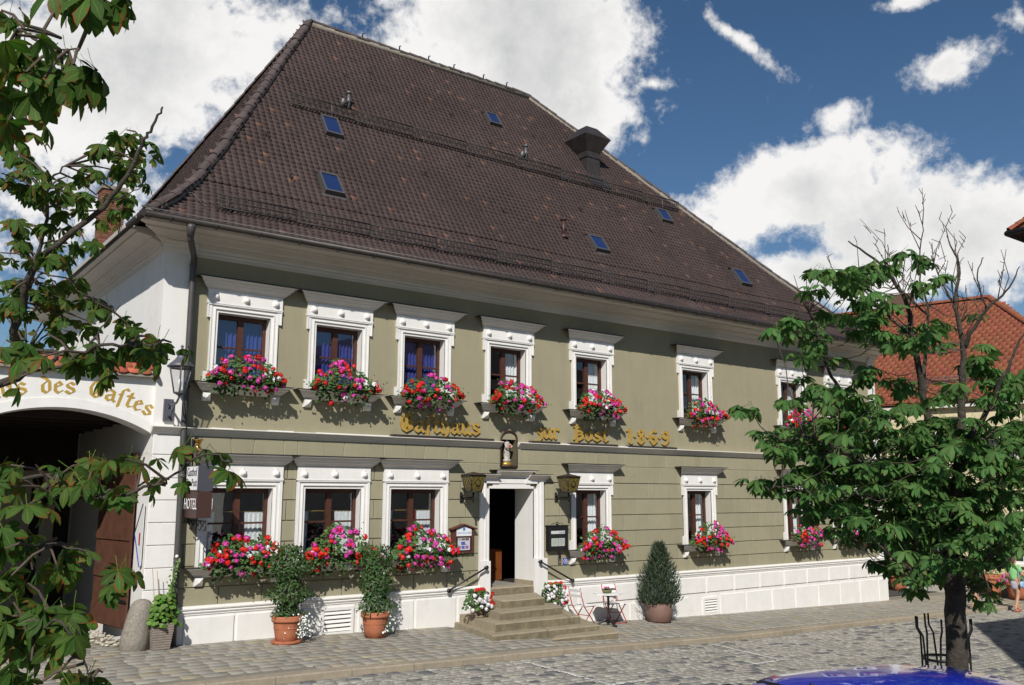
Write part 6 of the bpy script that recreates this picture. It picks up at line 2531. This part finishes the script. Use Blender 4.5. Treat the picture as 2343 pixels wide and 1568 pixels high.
# --- left hand chestnut, whose trunk stands just outside the frame; its boughs reach past the camera
LT = thing('chestnut_tree', (-3.2, -12.6, 0), 'near chestnut tree whose browned leaves hang in along the left edge', 'tree')
LBR = leaf_material('chestnut_leaf_browning', (.045, .100, .016), (.20, .06, .016), .30)
tb = Vector((-3.2, -12.6, -.1))
P = branch(LT, [tb, tb + Vector((.05, 0, 1.6)), tb + Vector((.0, .1, 3.2)), tb + Vector((.1, .1, 5.2))], .24, .12, name='trunk')
top_ = P[-1]
boughs = [
    ([(-60, 900, 5.8), (30, 760, 5.7), (75, 620, 5.6), (130, 560, 5.5), (240, 470, 5.5), (300, 385, 5.5), (330, 320, 5.5), (352, 285, 5.5), (372, 245, 5.5)], .08, .010, 2.0),
    ([(30, 760, 5.7), (95, 560, 5.7), (110, 430, 5.6), (150, 380, 5.6)], .04, .008, None),
    ([(-60, 830, 4.6), (110, 845, 4.3), (200, 800, 4.2), (290, 790, 4.1), (340, 790, 4.0), (388, 822, 4.0)], .035, .006, 1.8),
    ([(200, 800, 4.2), (240, 740, 4.6), (275, 700, 5.2)], .014, .005, None),
    ([(-60, 1120, 4.3), (100, 1130, 4.1), (220, 1140, 4.0), (330, 1118, 4.0), (400, 1085, 4.0), (470, 1040, 4.0), (530, 1058, 4.0)], .03, .006, 1.5),
    ([(-60, 1290, 4.1), (60, 1260, 4.0), (160, 1250, 3.9), (250, 1300, 3.9)], .022, .005, 1.3),
    ([(-60, 1440, 3.7), (60, 1450, 3.6), (140, 1425, 3.5), (190, 1500, 3.5), (215, 1560, 3.5)], .02, .005, 1.1),
    ([(-60, 20, 3.4), (40, 60, 3.3), (110, 110, 3.2), (180, 112, 3.2)], .022, .005, 4.9),
    ([(-60, 180, 3.5), (30, 230, 3.4), (90, 210, 3.3), (150, 190, 3.3)], .018, .005, 4.6),
    ([(240, 470, 5.5), (300, 440, 5.5), (330, 425, 5.5)], .012, .005, None),
    ([(75, 620, 5.6), (150, 640, 5.5), (215, 690, 5.4)], .015, .005, None),
]
LIML = []
for pts, r0, r1, zt in boughs:
    w = [at(x, y, d) for x, y, d in pts]
    if zt is not None:
        w = [tb + Vector((.05, .05, zt))] + w
    LIML += branch(LT, w, r0 * .42, r1 * .6, BARK, jit=.006)
sprays = []
for d, lst in ((3.25, '20,40 70,75 125,105 185,118 60,150 120,195 155,185 25,215 15,280 65,290 205,10 140,5 10,130 165,225 230,-10'),
               (5.6, '30,370 80,390 15,430 90,440 150,420 205,400 250,340 285,315 320,330 270,385 300,400 40,510 110,505 165,475 225,450 275,440 60,580 140,560 25,640 100,640 165,640 215,690 30,720 100,715 160,735 225,735 280,755 10,560 60,460 190,540 245,500 10,690 70,760 130,680 50,640 130,600'),
               (4.15, '40,775 110,785 180,800 245,805 300,790 335,785 372,800 205,850 262,845 12,880 90,810 225,790 320,800 30,805 5,770 150,815'),
               (4.05, '25,1050 85,1075 145,1045 190,1090 240,1062 290,1052 340,1052 390,1048 430,1035 480,1036 520,1066 130,1115 205,1130 262,1118 40,1125 95,1150 15,1090 60,1100 170,1060 300,1130'),
               (3.95, '25,1255 88,1245 150,1235 205,1275 258,1292 60,1300 125,1295 15,1330 30,1210 100,1330 235,1330'),
               (3.55, '30,1370 90,1365 150,1385 40,1435 105,1450 160,1440 55,1505 15,1540 125,1535 185,1560 25,1480 80,1400 215,1550 0,1410 70,1560 10,1580')):
    for it in lst.split():
        x, y = it.split(',')
        sprays.append((float(x), float(y), d))
placed, tw = [], MB()
rr = random.Random(5)
for x, y, d in sprays:
    for rep in range(2 if d > 5 else 1):
        c = at(x + rr.gauss(0, 14), y + rr.gauss(0, 14), d + rr.gauss(0, .16) + rep * rr.uniform(.15, .7))
        q = min(LIML, key=lambda q: (q - c).length)
        if (q - c).length > .04:
            tw.tube([q, (q + c) / 2 + Vector((0, 0, .02)), c], [.007, .006, .0045], 5, caps=False)
        for k in range(rr.randint(3, 5) if d > 5 else rr.randint(2, 4) if x < 360 else 2):
            a = rr.uniform(0, 6.28)
            o = Vector((math.cos(a), math.sin(a), rr.uniform(-.45, .1)))
            s = rr.uniform(.070, .118) * (1.15 if d < 3.7 else .92 if d > 4.3 else 1)
            placed.append((leaf_frame(c + o * rr.uniform(.05, .10), o, s, rr.uniform(.2, 1.05)), rr.randrange(4)))
# leaves of the crown above and behind the trunk, outside the frame
for i in range(260):
    c = tb + Vector((rr.gauss(-.6, 1.1), rr.gauss(0, 1.1), rr.uniform(2.6, 6.2)))
    q = proj(c)
    if q[0] > -120 and q[2] > 0:
        continue
    a = rr.uniform(0, 6.28)
    o = Vector((math.cos(a), math.sin(a), rr.uniform(-.4, .2)))
    placed.append((leaf_frame(c, o, rr.uniform(.13, .18), rr.uniform(.1, .9)), rr.randrange(4)))
tw.build('twigs', TWIG, LT, kind='stuff')
protos = []
for k in range(4):
    V, F, UV = chestnut_leaf(70 + k, 5, (5, 6, 7, 7)[k])
    protos.append((V, F, LBR, UV))
scatter('leaf', protos, placed, LT, 300, 'foliage', True)

# ------------------------------------------------------------------ flower tubs in front of the corner house
def tub(x, y, r, h, label, seed, cols, fh):
    rr = random.Random(seed)
    z = gz(x) + .0
    T = thing('flower_tub', (x, y, z), label, 'flower tub', 'terracotta tubs before the corner house')
    pot_mesh(x, y, z, r, h, TERRA, T, False, False)
    pts, nrm, size = [], [], []
    for i in range(330):
        a, e = rr.uniform(0, 6.28), rr.random()
        q = (r * 1.5) * math.sqrt(rr.random()) * (1 - .5 * e)
        pts.append(Vector((x + q * math.cos(a), y + q * math.sin(a), z + h * .95 + fh * e)))
        nrm.append(Vector((math.cos(a), math.sin(a), .5)))
        size.append(rr.uniform(.03, .055))
    V, F = leaf_arrays(pts, nrm, size, *LANC)
    link('foliage', raw_mesh('foliage', V, F, MATS['herb_leaf']), T, kind='stuff')
    for i in range(22):
        a, e = rr.uniform(0, 6.28), rr.random()
        q = (r * 1.6) * (1 - .5 * e)
        link('flower_head', rr.choice(cols), T, mat4=Matrix.Translation((x + q * math.cos(a), y + q * math.sin(a), z + h + fh * e)))


FYEL = mat('yellow_blossom', (.75, .45, .02), .6)
YH = [head_mesh(FYEL, 31)]
tub(32.0, -1.35, .32, .75, 'tall terracotta tub of yellow and red flowers before the cream house', 3, YH * 3 + HEADS['r'][:1], 1.0)
tub(32.15, -2.1, .36, .55, 'low terracotta tub of pink flowers before the cream house', 5, HEADS['p'], .3)
tub(31.2, 1.6, .34, .6, 'terracotta tub of pink flowers at the house behind the chestnut trunk', 6, HEADS['p'] + YH, .9)

# ------------------------------------------------------------------ passers-by
SKIN = mat('skin', (.46, .25, .16), .6)


def skinned(name, verts, edges, radii, mt, par, sub=2, root=0):
    me = bpy.data.meshes.new(name)
    me.from_pydata([tuple(v) for v in verts], edges, [])
    o = bpy.data.objects.new(name, me)
    COL.objects.link(o)
    o.modifiers.new('skin', 'SKIN').use_smooth_shade = True
    sv = me.skin_vertices[0].data
    for i, r in enumerate(radii):
        sv[i].radius = r if isinstance(r, tuple) else (r, r)
        sv[i].use_root = i == root
    ss = o.modifiers.new('sub', 'SUBSURF')
    ss.levels = ss.render_levels = sub
    dg = bpy.context.evaluated_depsgraph_get()
    m2 = bpy.data.meshes.new_from_object(o.evaluated_get(dg))
    bpy.data.objects.remove(o)
    m2.materials.clear()
    m2.materials.append(mt)
    for p in m2.polygons:
        p.use_smooth = True
    m2.name = name
    return link(name, m2, par)


def person(x, y, heading, label, shirt, lower, hair, stride, shoe, long_hair, bag=None, skirt=False, h=1.66):
    z = ground(x, y)
    T = thing('person', (0, 0, 0), label, 'person')
    s = h / 1.70
    L = lambda fx, fy, fz: Vector((fx * s, fy * s, fz * s))           # x forwards, y to the left, z up
    a = stride
    # body, one surface: pelvis, spine, neck, head, legs with feet, arms with hands
    v = [L(0, 0, .93), L(.0, 0, 1.12), L(-.01, 0, 1.32), L(.0, 0, 1.42), L(.02, 0, 1.50), L(.035, 0, 1.58), L(.03, 0, 1.66)]
    e = [(0, 1), (1, 2), (2, 3), (3, 4), (4, 5), (5, 6)]
    r = [(.13, .10), (.125, .095), (.14, .095), (.06, .055), (.055, .055), (.085, .075), (.065, .06)]
    for sd in (-1, 1):
        f = a * sd
        b = len(v)
        v += [L(.0, .085 * sd, .86), L(.06 + f * .5, .085 * sd, .49), L(f - .03, .085 * sd, .09), L(f + .01, .085 * sd, .04), L(f + .13, .095 * sd, .03)]
        e += [(0, b), (b, b + 1), (b + 1, b + 2), (b + 2, b + 3), (b + 3, b + 4)]
        r += [.088, .056, .037, .04, .032]
        b = len(v)
        bend = .22 if (bag and sd < 0) else .06
        v += [L(-.01, .15 * sd, 1.37), L(-.04 - f * .35, .215 * sd, 1.13), L(.05 - f * .35 + bend, .23 * sd, .94 + bend * .6), L(.08 - f * .35 + bend * 1.2, .225 * sd, .86 + bend * .8)]
        e += [(2, b), (b, b + 1), (b + 1, b + 2), (b + 2, b + 3)]
        r += [.055, .043, .031, .032]
        for k in range(4):                           # fingers and thumb
            q = len(v)
            v.append(v[b + 3] + L(.03 - .014 * k, (.012 if k < 3 else -.03) * sd, -.075 if k < 3 else -.035))
            e.append((b + 3, q))
            r.append(.010)
    skinned('body', v, e, r, SKIN, T)
    # shirt over torso and upper arms
    v = [L(-.0, 0, .90), L(.0, 0, 1.12), L(-.01, 0, 1.33), L(0, 0, 1.43)]
    e = [(0, 1), (1, 2), (2, 3)]
    r = [(.165, .125), (.155, .12), (.165, .115), (.075, .07)]
    for sd in (-1, 1):
        b = len(v)
        v += [L(-.01, .155 * sd, 1.375), L(-.035 - a * sd * .25, .21 * sd, 1.19)]
        e += [(2, b), (b, b + 1)]
        r += [.075, .068]
    skinned('shirt', v, e, r, shirt, T)
    v, e, r = [L(0, 0, .95), L(0, 0, .88)], [(0, 1)], [(.16, .125), (.165, .13)]
    if skirt:
        v += [L(.02, 0, .62)]
        e += [(1, 2)]
        r += [(.19, .15)]
    else:
        for sd in (-1, 1):
            b = len(v)
            v += [L(.01, .09 * sd, .80), L(.055 + a * sd * .42, .09 * sd, .52)]
            e += [(1, b), (b, b + 1)]
            r += [.115, .098]
    skinned('skirt' if skirt else 'shorts', v, e, r, lower, T)
    v = [L(-.01, 0, 1.65), L(-.045, 0, 1.60)] + ([L(-.06, 0, 1.50), L(-.065, 0, 1.44)] if long_hair else [L(-.045, 0, 1.56)])
    skinned('hair', v, [(i, i + 1) for i in range(len(v) - 1)], [(.085, .08), (.088, .075)] + ([(.07, .055), (.045, .03)] if long_hair else [.06]), hair, T)
    for sd in (-1, 1):
        f = a * sd
        skinned('shoe', [L(f - .05, .09 * sd, .022), L(f + .06, .092 * sd, .020), L(f + .16, .097 * sd, .018)], [(0, 1), (1, 2)], [(.045, .022), (.048, .022), (.038, .018)], shoe, T)
        m = MB().lathe([(.001, -.008), (.012, 0), (.001, .008)], tuple(L(.115, .032 * sd, 1.60)), 8)
        m.build('eye', IRON, T)
    skinned('nose', [L(.115, 0, 1.59), L(.135, 0, 1.565)], [(0, 1)], [.014, .016], SKIN, T, 1)
    T.location = (x, y, z)
    T.rotation_euler = (0, 0, heading)
    if bag:
        B = thing('shoulder_bag', (0, 0, 0), 'pale blue cloth bag hanging at the hip of the person in green', 'bag')
        skinned('bag_body', [L(.0, -.235, .95), L(.0, -.245, .82), L(.0, -.24, .72)], [(0, 1), (1, 2)], [(.13, .05), (.16, .07), (.12, .05)], bag, B)
        MB().tube([L(-.1, -.225, .98), L(-.03, -.12, 1.42), L(.02, -.12, 1.42), L(.1, -.225, .98)], .012, 6).build('strap', bag, B)
        B.location = (x, y, z)
        B.rotation_euler = (0, 0, heading)
    return T


GREENS = mat('green_shirt_cloth', (.22, .50, .20), .85, var=.12, vscale=9)
GREYS = mat('grey_skirt_cloth', (.36, .36, .44), .85, var=.15, vscale=14)
KHAKI = mat('khaki_cloth', (.25, .21, .15), .85, var=.12, vscale=10)
BROWNH = mat('brown_hair', (.10, .05, .03), .6, var=.3, vscale=30)
GREYH = mat('grey_hair', (.2, .19, .18), .6, var=.3, vscale=30)
LILAC = mat('striped_white_shirt', (.6, .58, .62), .85, var=.1)
REDSH = mat('red_sandal', (.40, .04, .03), .6)
DKSH = mat('dark_sandal', (.03, .025, .02), .6)
LBLUE = mat('pale_blue_bag_cloth', (.26, .42, .60), .85, var=.2, vscale=10)
person(29.55, -3.22, R(-8), 'person in a green shirt and grey skirt walking away with a blue bag', GREENS, GREYS, BROWNH, .20, REDSH, True, LBLUE, True)
person(28.15, -2.66, R(-12), 'person in khaki shorts and pale shirt walking behind the chestnut trunk', LILAC, KHAKI, GREYH, .24, DKSH, False, None, False, 1.74)

# ------------------------------------------------------------------ the blue car
CAR = thing('blue_car', (0, 0, 0), 'bright blue hatchback parked at the bottom edge with a short roof aerial', 'car')
PAINT = mat('blue_car_paint', (.012, .03, .50), .22, spec=.6)
pn = PAINT.node_tree.nodes['Principled BSDF']
pn.inputs['Coat Weight'].default_value = 1.0
pn.inputs['Coat Roughness'].default_value = .03
CGL = mat('car_glass', (.012, .016, .022), .03, spec=.9)
RUB = mat('black_rubber', (.015, .015, .016), .7)
ALLOY = mat('alloy_wheel', (.35, .35, .36), .35, metal=.8)
PLAST = mat('black_plastic', (.02, .02, .022), .5)
# body sections along the length (x towards the bonnet, tail at 0): half width, sill, belt height
NS = 15


def ring(xx, hw, z0, zb, crown):
    """half-open section of the lower body: sill, flank, shoulder, deck"""
    pts = [(-hw * .90, z0), (-hw * .985, z0 + .10), (-hw, z0 + .30), (-hw * .985, zb - .12), (-hw * .93, zb - .03), (-hw * .80, zb + crown * .5), (-hw * .4, zb + crown), (0, zb + crown * 1.1)]
    pts = pts + [(-y, z) for y, z in pts[-2::-1]]
    return [(xx, y, z) for y, z in pts]


def loft(sections, m=0, caps=True):
    mb = MB()
    k = len(sections[0])
    V = [p for s_ in sections for p in s_]
    F = [(i * k + j, (i + 1) * k + j, (i + 1) * k + j + 1, i * k + j + 1) for i in range(len(sections) - 1) for j in range(k - 1)]
    if caps:
        F += [tuple(range(k)), tuple((len(sections) - 1) * k + j for j in reversed(range(k)))]
    mb.add(V, [f[::-1] for f in F], m, True)
    return mb


body = [(.0, .70, .40, .62, .0), (.03, .80, .28, .84, .02), (.15, .835, .24, .93, .03), (.6, .845, .20, .95, .03), (1.5, .85, .19, .94, .03), (2.5, .85, .19, .92, .03), (2.95, .845, .20, .90, .035), (3.4, .83, .22, .82, .04), (3.75, .79, .25, .72, .03), (3.92, .70, .30, .60, .01), (3.96, .60, .38, .50, .0)]
loft([ring(*b) for b in body]).build('body', PAINT, CAR)
# greenhouse: roof skin and glass
def ghs(xx, wb, wt, zb, zt, cr):
    pts = [(-wb, zb), (-wb * .5 - wt * .5, (zb + zt) / 2), (-wt, zt), (-wt * .93, zt + .035), (-wt * .6, zt + .035 + cr * .7), (0, zt + .035 + cr)]
    pts = pts + [(-y, z) for y, z in pts[-2::-1]]
    return [(xx, y, z) for y, z in pts]


gh = [(.14, .74, .60, .93, 1.00, .0), (.30, .76, .58, .94, 1.22, .01), (.48, .77, .57, .94, 1.345, .025), (.62, .775, .575, .94, 1.37, .035), (1.0, .78, .585, .94, 1.385, .045), (1.6, .78, .59, .93, 1.39, .05), (2.05, .775, .58, .93, 1.365, .045), (2.30, .77, .565, .92, 1.31, .035), (2.62, .76, .60, .92, 1.12, .02), (2.90, .75, .66, .91, .94, .0)]
sec = [ghs(*g) for g in gh]
k = len(sec[0])
V = [p for s_ in sec for p in s_]
mid = MB()
roofF, glassF = [], []
for i in range(len(sec) - 1):
    for j in range(k - 1):
        f = (i * k + j, (i + 1) * k + j, (i + 1) * k + j + 1, i * k + j + 1)[::-1]
        side_ = j in (0, 1, k - 2, k - 3)
        pillar = side_ and i in (0, 4, 7, 8)
        top__ = 2 <= j <= k - 4 and 2 <= i <= 6
        screen = 3 <= j <= k - 5 and i in (0, 1, 7, 8)
        (glassF if (side_ and not pillar) or screen else roofF).append(f)
MB().add(V, roofF, 0, True).build('roof', PAINT, CAR)
by = {'rear_window': [], 'windscreen': [], 'side_window': [], 'side_window.001': []}
for f in glassF:
    i, j = f[-1] // k, f[-1] % k
    by['side_window' if j < 2 else 'side_window.001' if j > k - 4 else 'rear_window' if i < 4 else 'windscreen'].append(f)
for nm, fs_ in by.items():
    used = sorted({q for f in fs_ for q in f})
    ix = {q: n_ for n_, q in enumerate(used)}
    MB().add([V[q] for q in used], [tuple(ix[q] for q in f) for f in fs_], 0, True).build(nm.split('.')[0], CGL, CAR)
MB().tube([Vector(sec[i][2]) + Vector((0, -.004, .012)) for i in range(2, 8)], .010, 6).build('drip_rail', PLAST, CAR)
MB().tube([Vector(sec[i][k - 3]) + Vector((0, .004, .012)) for i in range(2, 8)], .010, 6).build('drip_rail', PLAST, CAR)
m = MB()
m.add([(.50, -.028, 1.405), (.62, -.028, 1.42), (.62, .028, 1.42), (.50, .028, 1.405), (.50, -.006, 1.462), (.50, .006, 1.462)], [(0, 1, 4), (3, 5, 2), (1, 2, 5, 4), (0, 4, 5, 3)])
m.build('aerial', PLAST, CAR)
m = MB().box(.36, .52, -.46, .46, 1.335, 1.375)
m.build('spoiler', PAINT, CAR)
for wx in (.72, 3.15):
    for s in (-1, 1):
        y = .76 * s
        M = Matrix.Translation((wx, y, .29)) @ Matrix.Rotation(R(90), 4, 'X')
        q = MB().lathe([(.19, -.085), (.27, -.095), (.29, -.06), (.29, .06), (.27, .095), (.19, .085)], (0, 0, 0), 26)
        q.v = [tuple(M @ Vector(v)) for v in q.v]
        w = q.build('wheel', RUB, CAR)
        q = MB().lathe([(.03, .10), (.05, .085), (.17, .085), (.19, .092)], (0, 0, 0), 22)
        q2 = MB().lathe([(.19, -.092), (.17, -.085), (.05, -.085), (.03, -.10)], (0, 0, 0), 22)
        q.add(q2.v, q2.f, 0, True)
        q.v = [tuple(M @ Vector(v)) for v in q.v]
        q.build('rim', ALLOY, w)
for s in (-1, 1):
    MB().lathe([(.001, -.03), (.10, -.02), (.12, .02), (.001, .05)], (3.82, .58 * s, .62), 14, sx=.8).build('headlight', mat('lamp_glass', (.6, .6, .62), .1, spec=.8), CAR)
    MB().box(-.015, .06, min(.55 * s, .74 * s), max(.55 * s, .74 * s), .70, .88).build('tail_light', mat('red_lens', (.35, .01, .01), .2), CAR)
    MB().lathe([(.001, -.05), (.07, -.03), (.08, .03), (.001, .06)], (2.48, .93 * s, .97), 12, sx=.6).tube([(2.48, .80 * s, .93), (2.48, .90 * s, .95)], .02, 6).build('wing_mirror', PAINT, CAR)
MB().box(-.03, .02, -.26, .26, .56, .67).build('number_plate', SIGN_W, CAR)
MB().box(3.9, 3.99, -.26, .26, .36, .47).build('number_plate', SIGN_W, CAR)
CAR.location = (4.64, -12.88, ground(6.5, -12.9) + .03)
CAR.rotation_euler = (0, 0, R(-19))
CAR.scale = (.88, 1.0, 1.0)
